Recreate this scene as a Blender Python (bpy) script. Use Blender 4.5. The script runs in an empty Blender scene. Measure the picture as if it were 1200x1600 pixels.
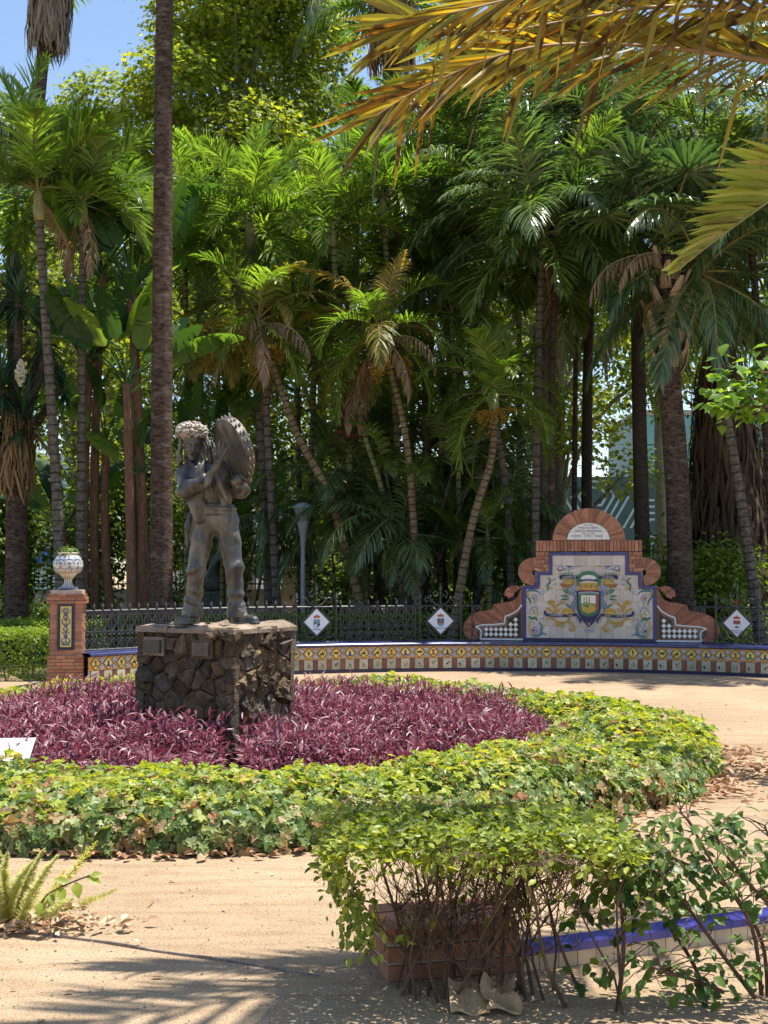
import bpy, math, random
import numpy as np
from mathutils import Vector, Matrix, Quaternion
random.seed(7)
rng = np.random.default_rng(7)
scene = bpy.context.scene
COL = scene.collection
PI = math.pi
R = math.radians

# ------------------------------------------------------------------ camera, light, exposure
F = 2100.0
CAMH = 1.6
PITCH = math.atan(89 / F)
cam = bpy.data.cameras.new('camera')
camo = bpy.data.objects.new('camera', cam)
COL.objects.link(camo)
cam.sensor_fit = 'VERTICAL'
cam.sensor_height = 36
cam.lens = F / 1600 * 36
cam.clip_end = 900
cam.clip_start = 0.05
camo.location = (0, 0, CAMH)
camo.rotation_euler = (PI / 2 + PITCH, 0, 0)
scene.camera = camo

SUN = Vector((0.27, 0.08, 0.96)).normalized()
world = bpy.data.worlds.new("World")
scene.world = world
world.use_nodes = True
wn = world.node_tree
sky = wn.nodes.new('ShaderNodeTexSky')
sky.sky_type = 'NISHITA'
sky.sun_disc = False
sky.sun_elevation = math.asin(SUN.z)
sky.sun_rotation = math.atan2(SUN.x, SUN.y)
sky.air_density = 1.0
sky.dust_density = 0.6
bg = wn.nodes['Background']
bg.inputs['Strength'].default_value = 0.12
wn.links.new(sky.outputs[0], bg.inputs['Color'])
sun = bpy.data.lights.new('sun', 'SUN')
sun.energy = 5.0
sun.angle = R(0.5)
sun.color = (1.0, 0.95, 0.86)
suno = bpy.data.objects.new('sun', sun)
COL.objects.link(suno)
suno.rotation_euler = SUN.to_track_quat('Z', 'Y').to_euler()
suno.location = (5, 8, 30)
scene.view_settings.view_transform = 'Standard'
scene.view_settings.look = 'None'
scene.view_settings.exposure = 0.86
scene.view_settings.gamma = 1
scene.cycles.max_bounces = 8
scene.cycles.diffuse_bounces = 4
scene.cycles.transmission_bounces = 6
scene.cycles.transparent_max_bounces = 8

# ------------------------------------------------------------------ helpers
_fw = Vector((0, math.cos(PITCH), math.sin(PITCH)))
_up = Vector((0, -math.sin(PITCH), math.cos(PITCH)))
def P(px, py, d):
    """world point seen at photo pixel (px, py) at ground distance d"""
    v = _fw * F + Vector((px - 600, 0, 0)) + _up * (800 - py)
    v *= d / v.y
    return Vector((v.x, v.y, v.z + CAMH))

def thing(name, label, cat, loc=(0, 0, 0), rz=0.0, group=None):
    o = bpy.data.objects.new(name, None)
    o.empty_display_size = 0.1
    COL.objects.link(o)
    o.location = loc
    o.rotation_euler = (0, 0, rz)
    tag(o, label, cat, group)
    return o
def tag(o, label, cat, group=None):
    o['label'] = label
    o['category'] = cat
    if group:
        o['group'] = group
    return o
def link(name, me, parent=None, loc=None, rot=None, scale=None):
    o = bpy.data.objects.new(name, me)
    COL.objects.link(o)
    if parent is not None:
        o.parent = parent
    if loc is not None:
        o.location = loc
    if rot is not None:
        o.rotation_euler = rot
    if scale is not None:
        o.scale = (scale, scale, scale) if not hasattr(scale, '__len__') else scale
    return o
def struct(name, me, **k):
    o = link(name, me, **k)
    o['kind'] = 'structure'
    return o

def mesh_np(name, V, faces, mats, mi=None, smooth=False):
    """faces: list of (array m x k) blocks; mi: list of ints, one per block (or arrays)"""
    me = bpy.data.meshes.new(name)
    V = np.asarray(V, dtype=np.float32).reshape(-1, 3)
    if not isinstance(faces, (list, tuple)):
        faces = [faces]
    faces = [np.asarray(f, dtype=np.int32) for f in faces]
    nl = sum(f.size for f in faces)
    nf = sum(len(f) for f in faces)
    me.vertices.add(len(V))
    me.vertices.foreach_set('co', V.ravel())
    me.loops.add(nl)
    me.loops.foreach_set('vertex_index', np.concatenate([f.ravel() for f in faces]))
    me.polygons.add(nf)
    tot = np.concatenate([np.full(len(f), f.shape[1], dtype=np.int32) for f in faces])
    st = np.zeros(nf, dtype=np.int32)
    st[1:] = np.cumsum(tot)[:-1]
    me.polygons.foreach_set('loop_start', st)
    me.polygons.foreach_set('loop_total', tot)
    if mi is not None:
        a = np.concatenate([np.full(len(f), m, dtype=np.int32) if np.isscalar(m) else np.asarray(m, dtype=np.int32) for f, m in zip(faces, mi)])
        me.polygons.foreach_set('material_index', a)
    me.polygons.foreach_set('use_smooth', np.full(nf, bool(smooth)))
    for m in (mats if isinstance(mats, (list, tuple)) else [mats]):
        me.materials.append(m)
    me.update(calc_edges=True)
    me.validate()
    return me

class MB:
    def __init__(s):
        s.v = []; s.f = []; s.m = []
    def add(s, vs, fs, m=0):
        o = len(s.v)
        s.v += [tuple(p) for p in vs]
        s.f += [tuple(i + o for i in f) for f in fs]
        s.m += [m] * len(fs)
    def box(s, c, size, m=0, rot=None, taper=1.0):
        hx, hy, hz = size[0] / 2, size[1] / 2, size[2] / 2
        c = Vector(c)
        vs = []
        for z in (-1, 1):
            t = taper if z > 0 else 1
            for x, y in ((-1, -1), (1, -1), (1, 1), (-1, 1)):
                p = Vector((x * hx * t, y * hy * t, z * hz))
                if rot is not None:
                    p = rot @ p
                vs.append(c + p)
        s.add(vs, [(3, 2, 1, 0), (4, 5, 6, 7), (0, 1, 5, 4), (1, 2, 6, 5), (2, 3, 7, 6), (3, 0, 4, 7)], m)
    def tube(s, pts, rad, n=8, m=0, cap=True, ms=None):
        pts = [Vector(p) for p in pts]
        k = len(pts)
        if not hasattr(rad, '__len__'):
            rad = [rad] * k
        t0 = (pts[1] - pts[0]).normalized()
        ref = Vector((0, 0, 1)) if abs(t0.z) < 0.9 else Vector((1, 0, 0))
        u = t0.cross(ref).normalized()
        vs = []
        for i in range(k):
            t = (pts[min(i + 1, k - 1)] - pts[max(i - 1, 0)]).normalized()
            u = (u - t * u.dot(t)).normalized()
            w = t.cross(u)
            for j in range(n):
                a = 2 * PI * j / n
                vs.append(pts[i] + (u * math.cos(a) + w * math.sin(a)) * rad[i])
        o = len(s.v)
        s.v += [tuple(p) for p in vs]
        for i in range(k - 1):
            mm = ms[i] if ms else m
            for j in range(n):
                a, b = i * n + j, i * n + (j + 1) % n
                s.f.append((o + a, o + b, o + b + n, o + a + n)); s.m.append(mm)
        if cap:
            s.f.append(tuple(o + j for j in reversed(range(n)))); s.m.append(m)
            s.f.append(tuple(o + (k - 1) * n + j for j in range(n))); s.m.append(m)
    def lathe(s, prof, n=24, m=0, c=(0, 0, 0), ms=None):
        o = len(s.v)
        for r, z in prof:
            for j in range(n):
                a = 2 * PI * j / n
                s.v.append((c[0] + r * math.cos(a), c[1] + r * math.sin(a), c[2] + z))
        for i in range(len(prof) - 1):
            for j in range(n):
                a, b = i * n + j, i * n + (j + 1) % n
                s.f.append((o + a, o + b, o + b + n, o + a + n)); s.m.append(ms[i] if ms else m)
    def prism(s, poly, y0, y1, m=0, xf=None):
        """polygon in (u, v) extruded along local y from y0 (front) to y1; returns u->x, v->z"""
        n = len(poly)
        vs = [(u, y0, v) for u, v in poly] + [(u, y1, v) for u, v in poly]
        if xf is not None:
            vs = [xf @ Vector(p) for p in vs]
        area = sum(poly[i][0] * poly[(i + 1) % n][1] - poly[(i + 1) % n][0] * poly[i][1] for i in range(n))
        idx = list(range(n)) if area > 0 else list(reversed(range(n)))
        fs = [tuple(idx), tuple(n + i for i in reversed(idx))]
        for k in range(n):
            a, b = idx[k], idx[(k + 1) % n]
            fs.append((b, a, a + n, b + n))
        s.add(vs, fs, m)
    def mesh(s, name, mats, smooth=False):
        me = bpy.data.meshes.new(name)
        me.from_pydata(s.v, [], s.f)
        for m in (mats if isinstance(mats, (list, tuple)) else [mats]):
            me.materials.append(m)
        me.polygons.foreach_set('material_index', s.m)
        if smooth:
            me.polygons.foreach_set('use_smooth', [True] * len(s.f))
        me.update()
        return me
    def obj(s, name, mats, parent=None, smooth=False, **k):
        return link(name, s.mesh(name, mats, smooth), parent, **k)

def spline(pts, n):
    """Catmull-Rom through points, n samples per segment"""
    pts = [np.array(p, float) for p in pts]
    if len(pts) < 3:
        return [pts[0] + (pts[-1] - pts[0]) * i / n for i in range(n + 1)]
    out = []
    for i in range(len(pts) - 1):
        p0, p1, p2, p3 = pts[max(i - 1, 0)], pts[i], pts[i + 1], pts[min(i + 2, len(pts) - 1)]
        for j in range(n):
            t = j / n
            out.append(0.5 * ((2 * p1) + (-p0 + p2) * t + (2 * p0 - 5 * p1 + 4 * p2 - p3) * t * t + (-p0 + 3 * p1 - 3 * p2 + p3) * t ** 3))
    out.append(pts[-1])
    return out
def resample(pts, n):
    pts = np.array(pts, float)
    seg = np.linalg.norm(np.diff(pts, axis=0), axis=1)
    s = np.concatenate([[0], np.cumsum(seg)])
    t = np.linspace(0, s[-1], n)
    return np.stack([np.interp(t, s, pts[:, k]) for k in range(pts.shape[1])], axis=1)

# ------------------------------------------------------------------ materials
def nodes(name):
    m = bpy.data.materials.new(name)
    m.use_nodes = True
    nt = m.node_tree
    return m, nt, nt.nodes['Principled BSDF']
def N(nt, t, **k):
    n = nt.nodes.new(t)
    for a, b in k.items():
        setattr(n, a, b)
    return n
def ramp(nt, cols, pos=None, interp='LINEAR'):
    r = N(nt, 'ShaderNodeValToRGB')
    e = r.color_ramp.elements
    r.color_ramp.interpolation = interp
    n = len(cols)
    pos = pos or [i / max(1, n - 1) for i in range(n)]
    while len(e) < n:
        e.new(0.5)
    for i in range(n):
        e[i].position = pos[i]
        e[i].color = (*cols[i], 1)
    return r
def coords(nt, kind='Object', scale=(1, 1, 1)):
    tc = N(nt, 'ShaderNodeTexCoord')
    mp = N(nt, 'ShaderNodeMapping')
    mp.inputs['Scale'].default_value = scale
    nt.links.new(tc.outputs[kind], mp.inputs['Vector'])
    return mp.outputs[0]
def noise(nt, vec, scale, detail=4, rough=0.6):
    t = N(nt, 'ShaderNodeTexNoise')
    t.inputs['Scale'].default_value = scale
    t.inputs['Detail'].default_value = detail
    t.inputs['Roughness'].default_value = rough
    if vec is not None:
        nt.links.new(vec, t.inputs['Vector'])
    return t.outputs['Fac']
def bump(nt, b, h, strength=0.5, dist=0.02):
    n = N(nt, 'ShaderNodeBump')
    n.inputs['Strength'].default_value = strength
    n.inputs['Distance'].default_value = dist
    nt.links.new(h, n.inputs['Height'])
    nt.links.new(n.outputs[0], b.inputs['Normal'])
def mixc(nt, fac, a, b, mode='MIX'):
    m = N(nt, 'ShaderNodeMix', data_type='RGBA', blend_type=mode)
    for i, x in ((0, fac), (6, a), (7, b)):
        if hasattr(x, 'links') or hasattr(x, 'is_linked'):
            nt.links.new(x, m.inputs[i])
        elif i == 0:
            m.inputs[0].default_value = x
        else:
            m.inputs[i].default_value = (*x, 1)
    return m.outputs[2]
def math2(nt, op, a, b=None):
    m = N(nt, 'ShaderNodeMath', operation=op)
    for i, x in ((0, a), (1, b)):
        if x is None:
            continue
        if hasattr(x, 'is_linked'):
            nt.links.new(x, m.inputs[i])
        else:
            m.inputs[i].default_value = x
    return m.outputs[0]

def leafmat(name, cols, pos=None, trans=0.4, rough=0.45, tint=(1.7, 1.5, 0.5), spec=0.4, patch=None, obj_rand=0.35):
    """leaf blade: colour varies leaf by leaf, thin enough that light comes through"""
    m, nt, b = nodes(name)
    g = N(nt, 'ShaderNodeNewGeometry')
    oi = N(nt, 'ShaderNodeObjectInfo')
    f = math2(nt, 'ADD', math2(nt, 'MULTIPLY', g.outputs['Random Per Island'], 1 - obj_rand), math2(nt, 'MULTIPLY', oi.outputs['Random'], obj_rand))
    r = ramp(nt, cols, pos)
    nt.links.new(f, r.inputs[0])
    c = r.outputs[0]
    if patch:
        pc, sc, lo, hi = patch
        nz = noise(nt, coords(nt), sc, 2)
        v = math2(nt, 'ADD', nz, math2(nt, 'MULTIPLY', math2(nt, 'SUBTRACT', g.outputs['Random Per Island'], 0.5), 0.25))
        mr = N(nt, 'ShaderNodeMapRange')
        mr.inputs['From Min'].default_value = lo
        mr.inputs['From Max'].default_value = hi
        nt.links.new(v, mr.inputs['Value'])
        c = mixc(nt, mr.outputs[0], c, pc)
    nt.links.new(c, b.inputs['Base Color'])
    b.inputs['Roughness'].default_value = rough
    b.inputs['Specular IOR Level'].default_value = spec
    t = N(nt, 'ShaderNodeBsdfTranslucent')
    nt.links.new(mixc(nt, 1.0, c, tint, 'MULTIPLY'), t.inputs['Color'])
    mx = N(nt, 'ShaderNodeMixShader')
    mx.inputs[0].default_value = trans
    nt.links.new(b.outputs[0], mx.inputs[1])
    nt.links.new(t.outputs[0], mx.inputs[2])
    nt.links.new(mx.outputs[0], nt.nodes['Material Output'].inputs['Surface'])
    return m

def solid(name, c1, c2=None, scale=8, rough=0.7, bmp=0.3, bdist=0.01, stretch=(1, 1, 1), obj_rand=0.0, spec=0.3, metal=0.0, c3=None, detail=5, c3pos=(0.58, 0.7)):
    """surface whose colour wanders between c1 and c2, optional third stain colour, optional per-object shift"""
    m, nt, b = nodes(name)
    v = coords(nt, 'Object', stretch)
    if obj_rand:
        oi = N(nt, 'ShaderNodeObjectInfo')
        ad = N(nt, 'ShaderNodeVectorMath', operation='ADD')
        nt.links.new(v, ad.inputs[0])
        sc = N(nt, 'ShaderNodeVectorMath', operation='SCALE')
        sc.inputs[0].default_value = (37, 17, 53)
        nt.links.new(oi.outputs['Random'], sc.inputs['Scale'])
        nt.links.new(sc.outputs[0], ad.inputs[1])
        v = ad.outputs[0]
    n1 = noise(nt, v, scale, detail)
    r = ramp(nt, [c1, c2 or c1], [0.35, 0.65])
    nt.links.new(n1, r.inputs[0])
    c = r.outputs[0]
    if c3:
        n2 = noise(nt, v, scale * 0.37, 3)
        mr = N(nt, 'ShaderNodeMapRange')
        mr.inputs['From Min'].default_value, mr.inputs['From Max'].default_value = c3pos
        nt.links.new(n2, mr.inputs['Value'])
        c = mixc(nt, mr.outputs[0], c, c3)
    if obj_rand:
        hs = N(nt, 'ShaderNodeHueSaturation')
        mr = N(nt, 'ShaderNodeMapRange')
        mr.inputs['To Min'].default_value = 1 - obj_rand
        mr.inputs['To Max'].default_value = 1 + obj_rand
        nt.links.new(oi.outputs['Random'], mr.inputs['Value'])
        nt.links.new(mr.outputs[0], hs.inputs['Value'])
        nt.links.new(c, hs.inputs['Color'])
        c = hs.outputs[0]
    nt.links.new(c, b.inputs['Base Color'])
    b.inputs['Roughness'].default_value = rough
    b.inputs['Specular IOR Level'].default_value = spec
    b.inputs['Metallic'].default_value = metal
    if bmp:
        n3 = noise(nt, v, scale * 3, 6, 0.7)
        bump(nt, b, n3, bmp, bdist)
    return m

def sand_mat():
    m, nt, b = nodes('sand')
    v = coords(nt, 'Object')
    a = noise(nt, v, 0.5, 5, 0.6)
    r = ramp(nt, [(0.34, 0.25, 0.165), (0.43, 0.325, 0.22)], [0.35, 0.65])
    nt.links.new(a, r.inputs[0])
    f = noise(nt, v, 90, 3, 0.7)
    r2 = ramp(nt, [(0.55, 0.52, 0.49), (1.12, 1.10, 1.06)], [0.36, 0.56])
    nt.links.new(f, r2.inputs[0])
    c = mixc(nt, 0.8, r.outputs[0], r2.outputs[0], 'MULTIPLY')
    # wind-swept streaks and damp patches
    vs = coords(nt, 'Object', (1.2, 6, 1))
    s = noise(nt, vs, 1.6, 5, 0.65)
    rs = ramp(nt, [(0.80, 0.76, 0.72), (1.05, 1.05, 1.05)], [0.38, 0.55])
    nt.links.new(s, rs.inputs[0])
    c = mixc(nt, 0.7, c, rs.outputs[0], 'MULTIPLY')
    vo = N(nt, 'ShaderNodeTexVoronoi')
    vo.inputs['Scale'].default_value = 38
    nt.links.new(v, vo.inputs['Vector'])
    rv = ramp(nt, [(0.45, 0.42, 0.40), (1, 1, 1)], [0.06, 0.13])
    nt.links.new(vo.outputs['Distance'], rv.inputs[0])
    c = mixc(nt, 0.55, c, rv.outputs[0], 'MULTIPLY')
    nt.links.new(c, b.inputs['Base Color'])
    b.inputs['Roughness'].default_value = 0.95
    b.inputs['Specular IOR Level'].default_value = 0.1
    h = math2(nt, 'ADD', math2(nt, 'MULTIPLY', f, 0.4), math2(nt, 'ADD', math2(nt, 'MULTIPLY', noise(nt, v, 14, 5), 1.0), math2(nt, 'MULTIPLY', noise(nt, v, 4.5, 3), 1.6)))
    bump(nt, b, h, 0.7, 0.03)
    return m

M = {}
M['sand'] = sand_mat()
M['soil'] = solid('soil', (0.07, 0.05, 0.035), (0.13, 0.095, 0.065), 6, 0.95, 0.6, 0.03, spec=0.1)
M['lawn_soil'] = solid('lawn_soil', (0.035, 0.04, 0.018), (0.09, 0.075, 0.045), 1.3, 0.95, 0.6, 0.05, spec=0.1)
M['asphalt'] = solid('asphalt', (0.16, 0.155, 0.15), (0.22, 0.21, 0.2), 5, 0.9, 0.3, 0.01)
M['brick'] = solid('brick', (0.30, 0.125, 0.075), (0.42, 0.20, 0.125), 14, 0.85, 0.5, 0.006, obj_rand=0.28, c3=(0.36, 0.25, 0.18), c3pos=(0.56, 0.75), spec=0.2)
M['brick_dark'] = solid('brick_dark', (0.27, 0.105, 0.065), (0.37, 0.17, 0.11), 14, 0.85, 0.5, 0.006, obj_rand=0.28, spec=0.2)
M['mortar'] = solid('mortar', (0.36, 0.30, 0.25), (0.46, 0.40, 0.34), 20, 0.95, 0.4, 0.004)
M['stone'] = solid('stone', (0.115, 0.073, 0.042), (0.23, 0.16, 0.095), 13, 0.92, 1.0, 0.035, obj_rand=0.4, c3=(0.14, 0.115, 0.09), c3pos=(0.5, 0.62), spec=0.15)
M['stone_grey'] = solid('stone_grey', (0.10, 0.08, 0.065), (0.18, 0.148, 0.12), 13, 0.92, 1.0, 0.035, obj_rand=0.3, spec=0.15)
M['stone_mortar'] = solid('stone_mortar', (0.09, 0.062, 0.042), (0.15, 0.105, 0.07), 14, 0.95, 0.6, 0.01)
M['flagstone'] = solid('flagstone', (0.20, 0.145, 0.10), (0.34, 0.26, 0.20), 7, 0.9, 0.7, 0.012, obj_rand=0.15)
M['bronze'] = solid('bronze', (0.062, 0.053, 0.041), (0.215, 0.185, 0.143), 10, 0.46, 0.6, 0.012, stretch=(1, 1, 0.4), c3=(0.05, 0.052, 0.056), c3pos=(0.50, 0.62), spec=0.7, metal=0.4)
M['bronze_pale'] = solid('bronze_pale', (0.26, 0.22, 0.175), (0.46, 0.40, 0.33), 16, 0.6, 0.4, 0.006, spec=0.5, metal=0.2)
M['plaque_metal'] = solid('plaque_metal', (0.055, 0.06, 0.045), (0.09, 0.085, 0.065), 20, 0.45, 0.2, 0.003, spec=0.6, metal=0.5)
M['plaque_brown'] = solid('plaque_brown', (0.10, 0.08, 0.07), (0.15, 0.12, 0.10), 30, 0.5, 0.2, 0.003, spec=0.6, metal=0.4)
M['iron'] = solid('iron', (0.028, 0.028, 0.029), (0.065, 0.065, 0.066), 25, 0.55, 0.2, 0.002, spec=0.5)
M['tile_white'] = solid('tile_white', (0.47, 0.41, 0.36), (0.57, 0.51, 0.455), 6, 0.22, 0.08, 0.003, obj_rand=0.10, spec=0.5, c3=(0.42, 0.34, 0.28), c3pos=(0.58, 0.8))
M['tile_cream'] = solid('tile_cream', (0.36, 0.335, 0.265), (0.48, 0.45, 0.365), 12, 0.3, 0.1, 0.002, obj_rand=0.18, c3=(0.22, 0.19, 0.14), c3pos=(0.6, 0.85))
M['tile_blue'] = solid('tile_blue', (0.018, 0.020, 0.14), (0.032, 0.036, 0.22), 10, 0.2, 0.06, 0.002, spec=0.6, obj_rand=0.12)
M['tile_blue_bright'] = solid('tile_blue_bright', (0.045, 0.045, 0.26), (0.075, 0.075, 0.33), 10, 0.25, 0.06, 0.002, spec=0.6, obj_rand=0.12)
M['tile_navy'] = solid('tile_navy', (0.012, 0.012, 0.05), (0.02, 0.02, 0.075), 10, 0.25, 0.06, 0.002, spec=0.5)
M['tile_cap'] = solid('tile_cap', (0.022, 0.028, 0.11), (0.045, 0.055, 0.17), 7, 0.3, 0.1, 0.003, spec=0.6, obj_rand=0.15, c3=(0.30, 0.31, 0.36), c3pos=(0.62, 0.8))
M['tile_ochre'] = solid('tile_ochre', (0.47, 0.21, 0.035), (0.58, 0.29, 0.06), 12, 0.3, 0.1, 0.002, spec=0.5)
M['tile_yellow'] = solid('tile_yellow', (0.58, 0.45, 0.11), (0.68, 0.55, 0.18), 12, 0.25, 0.06, 0.002, spec=0.5, obj_rand=0.1)
M['tile_brown'] = solid('tile_brown', (0.13, 0.045, 0.028), (0.20, 0.07, 0.04), 12, 0.3, 0.1, 0.002, spec=0.5, obj_rand=0.2)
M['tile_pale_blue'] = solid('tile_pale_blue', (0.42, 0.46, 0.52), (0.55, 0.57, 0.60), 12, 0.25, 0.06, 0.002, spec=0.5, obj_rand=0.12)
M['tile_black'] = solid('tile_black', (0.012, 0.012, 0.016), (0.02, 0.02, 0.026), 12, 0.2, 0.0, spec=0.5)
M['ivory'] = solid('ivory', (0.52, 0.40, 0.28), (0.64, 0.52, 0.38), 9, 0.6, 0.2, 0.004, obj_rand=0.1)
M['white_trim'] = solid('white_trim', (0.62, 0.60, 0.58), (0.72, 0.70, 0.68), 9, 0.4, 0.1, 0.003)
M['glaze_paint_blue'] = solid('paint_blue', (0.03, 0.05, 0.20), None, 9, 0.3, 0)
M['paint_navy'] = solid('paint_navy', (0.018, 0.022, 0.09), None, 9, 0.3, 0)
M['paint_green'] = solid('paint_green', (0.035, 0.14, 0.08), (0.06, 0.20, 0.11), 20, 0.3, 0)
M['paint_teal'] = solid('paint_teal', (0.05, 0.16, 0.20), (0.08, 0.22, 0.25), 20, 0.3, 0)
M['paint_gold'] = solid('paint_gold', (0.42, 0.27, 0.04), (0.55, 0.38, 0.09), 30, 0.3, 0)
M['paint_olive'] = solid('paint_olive', (0.22, 0.24, 0.06), (0.38, 0.33, 0.1), 30, 0.3, 0)
M['paint_brown'] = solid('paint_brown', (0.20, 0.075, 0.03), (0.35, 0.16, 0.06), 30, 0.3, 0)
M['paint_red'] = solid('paint_red', (0.42, 0.05, 0.04), None, 9, 0.3, 0)
M['paint_sky'] = solid('paint_sky', (0.16, 0.30, 0.45), (0.24, 0.38, 0.5), 9, 0.3, 0)
M['paint_grey'] = solid('paint_grey', (0.22, 0.24, 0.34), (0.32, 0.33, 0.4), 30, 0.3, 0)
M['paint_white'] = solid('paint_white', (0.72, 0.70, 0.66), None, 9, 0.35, 0)
M['paint_black'] = solid('paint_black', (0.02, 0.02, 0.022), None, 9, 0.35, 0)
M['plaque_white'] = solid('plaque_white', (0.70, 0.70, 0.71), (0.76, 0.76, 0.76), 5, 0.4, 0.05, 0.001)
M['trunk_brown'] = solid('trunk_brown', (0.045, 0.030, 0.022), (0.175, 0.122, 0.092), 9, 0.95, 1.0, 0.05, stretch=(1.1, 1.1, 2.6), c3=(0.24, 0.19, 0.155), c3pos=(0.56, 0.72), spec=0.08, detail=8)
M['trunk_dark'] = solid('trunk_dark', (0.05, 0.040, 0.032), (0.10, 0.078, 0.06), 6, 0.95, 0.9, 0.02, stretch=(2, 2, 6), spec=0.1)
M['trunk_grey'] = solid('trunk_grey', (0.075, 0.064, 0.052), (0.185, 0.16, 0.13), 7, 0.9, 0.8, 0.02, stretch=(2, 2, 2), c3=(0.23, 0.21, 0.18), c3pos=(0.6, 0.75), spec=0.12)
M['trunk_tan'] = solid('trunk_tan', (0.12, 0.085, 0.045), (0.26, 0.195, 0.105), 7, 0.85, 0.7, 0.015, stretch=(2, 2, 2), spec=0.2)
M['trunk_olive'] = solid('trunk_olive', (0.12, 0.13, 0.05), (0.24, 0.22, 0.10), 6, 0.8, 0.4, 0.01, stretch=(2, 2, 3), spec=0.2)
M['ring_scar'] = solid('ring_scar', (0.045, 0.035, 0.028), (0.09, 0.07, 0.05), 10, 0.95, 0.4, 0.01, spec=0.1)
M['bark_red'] = solid('bark_red', (0.15, 0.075, 0.045), (0.27, 0.15, 0.095), 6, 0.95, 0.9, 0.02, stretch=(6, 6, 1.3), c3=(0.12, 0.085, 0.065), spec=0.1)
M['boot'] = solid('boot', (0.24, 0.16, 0.10), (0.40, 0.29, 0.19), 6, 0.85, 0.6, 0.01, stretch=(5, 5, 1), obj_rand=0.2, spec=0.2)
M['bark_twig'] = solid('bark_twig', (0.075, 0.045, 0.030), (0.15, 0.10, 0.072), 20, 0.9, 0.5, 0.003, stretch=(1, 1, 0.3), obj_rand=0.2, spec=0.15)
M['bark_plane'] = solid('bark_plane', (0.20, 0.17, 0.13), (0.32, 0.28, 0.22), 3, 0.9, 0.4, 0.01)
M['rachis'] = solid('rachis', (0.16, 0.17, 0.05), (0.26, 0.23, 0.08), 6, 0.5, 0.1, 0.003)
M['rachis_dry'] = solid('rachis_dry', (0.26, 0.15, 0.07), (0.36, 0.23, 0.11), 6, 0.6, 0.1, 0.003)
M['crownshaft'] = solid('crownshaft', (0.17, 0.17, 0.07), (0.30, 0.26, 0.12), 4, 0.5, 0.2, 0.005, stretch=(3, 3, 0.6))

G1 = [(0.036, 0.066, 0.018), (0.085, 0.14, 0.032), (0.17, 0.23, 0.05), (0.30, 0.345, 0.085)]
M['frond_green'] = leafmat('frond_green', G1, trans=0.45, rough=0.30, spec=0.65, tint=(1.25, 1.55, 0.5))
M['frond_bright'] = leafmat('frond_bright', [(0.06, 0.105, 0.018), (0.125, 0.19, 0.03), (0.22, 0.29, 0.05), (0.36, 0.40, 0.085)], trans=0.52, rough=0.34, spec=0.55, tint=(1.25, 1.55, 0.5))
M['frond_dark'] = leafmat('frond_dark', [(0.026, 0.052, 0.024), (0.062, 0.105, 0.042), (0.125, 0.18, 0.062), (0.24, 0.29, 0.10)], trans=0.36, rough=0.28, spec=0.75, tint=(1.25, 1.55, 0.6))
M['frond_gold'] = leafmat('frond_gold', [(0.08, 0.12, 0.02), (0.17, 0.18, 0.03), (0.30, 0.24, 0.06), (0.40, 0.30, 0.12)], trans=0.4, rough=0.5)
M['frond_dead'] = leafmat('frond_dead', [(0.13, 0.085, 0.05), (0.24, 0.165, 0.10), (0.36, 0.27, 0.17)], trans=0.2, rough=0.8, tint=(1.2, 1.0, 0.6), spec=0.15)
M['skirt'] = leafmat('skirt', [(0.055, 0.038, 0.026), (0.11, 0.075, 0.05), (0.20, 0.14, 0.09)], trans=0.1, rough=0.85, tint=(1.1, 1.0, 0.7), spec=0.1)
M['skirt_pale'] = leafmat('skirt_pale', [(0.15, 0.115, 0.085), (0.24, 0.185, 0.14), (0.33, 0.26, 0.2)], trans=0.1, rough=0.85, tint=(1.1, 1.0, 0.7), spec=0.1)
M['skirt_tan'] = leafmat('skirt_tan', [(0.17, 0.10, 0.05), (0.28, 0.18, 0.09), (0.38, 0.26, 0.14)], trans=0.15, rough=0.85, tint=(1.1, 1.0, 0.7), spec=0.1)
M['leaflet_dry'] = leafmat('leaflet_dry', [(0.09, 0.045, 0.018), (0.20, 0.12, 0.025), (0.33, 0.19, 0.025), (0.48, 0.33, 0.04), (0.50, 0.43, 0.07), (0.24, 0.24, 0.05), (0.14, 0.12, 0.04)], trans=0.5, rough=0.5, tint=(1.6, 1.3, 0.35), obj_rand=1.0, patch=((0.08, 0.038, 0.014), 6, 0.55, 0.63))
M['leaflet_olive'] = leafmat('leaflet_olive', [(0.08, 0.085, 0.025), (0.14, 0.14, 0.035), (0.25, 0.25, 0.06), (0.30, 0.24, 0.05), (0.15, 0.11, 0.045)], trans=0.45, rough=0.45, obj_rand=1.0)
M['leaflet_lime'] = leafmat('leaflet_lime', [(0.20, 0.25, 0.05), (0.30, 0.36, 0.07), (0.40, 0.44, 0.10), (0.42, 0.38, 0.15)], trans=0.5, rough=0.45, obj_rand=1.0)
M['ivy_yellow'] = leafmat('ivy_yellow', [(0.09, 0.18, 0.045), (0.20, 0.30, 0.05), (0.34, 0.41, 0.06), (0.50, 0.49, 0.08)], trans=0.42, rough=0.4, spec=0.4)
M['ivy'] = leafmat('ivy', [(0.025, 0.06, 0.018), (0.065, 0.125, 0.035), (0.135, 0.21, 0.06), (0.27, 0.34, 0.13), (0.42, 0.46, 0.24), (0.33, 0.38, 0.06)], [0, 0.25, 0.50, 0.72, 0.88, 1.0], trans=0.36, rough=0.42, spec=0.3, patch=((0.38, 0.25, 0.13), 2.6, 0.60, 0.70))
M['ivy_dead'] = leafmat('ivy_dead', [(0.22, 0.10, 0.05), (0.36, 0.18, 0.09), (0.52, 0.40, 0.26), (0.60, 0.52, 0.38)], trans=0.25, rough=0.7, tint=(1.2, 0.9, 0.5), spec=0.2)
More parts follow.
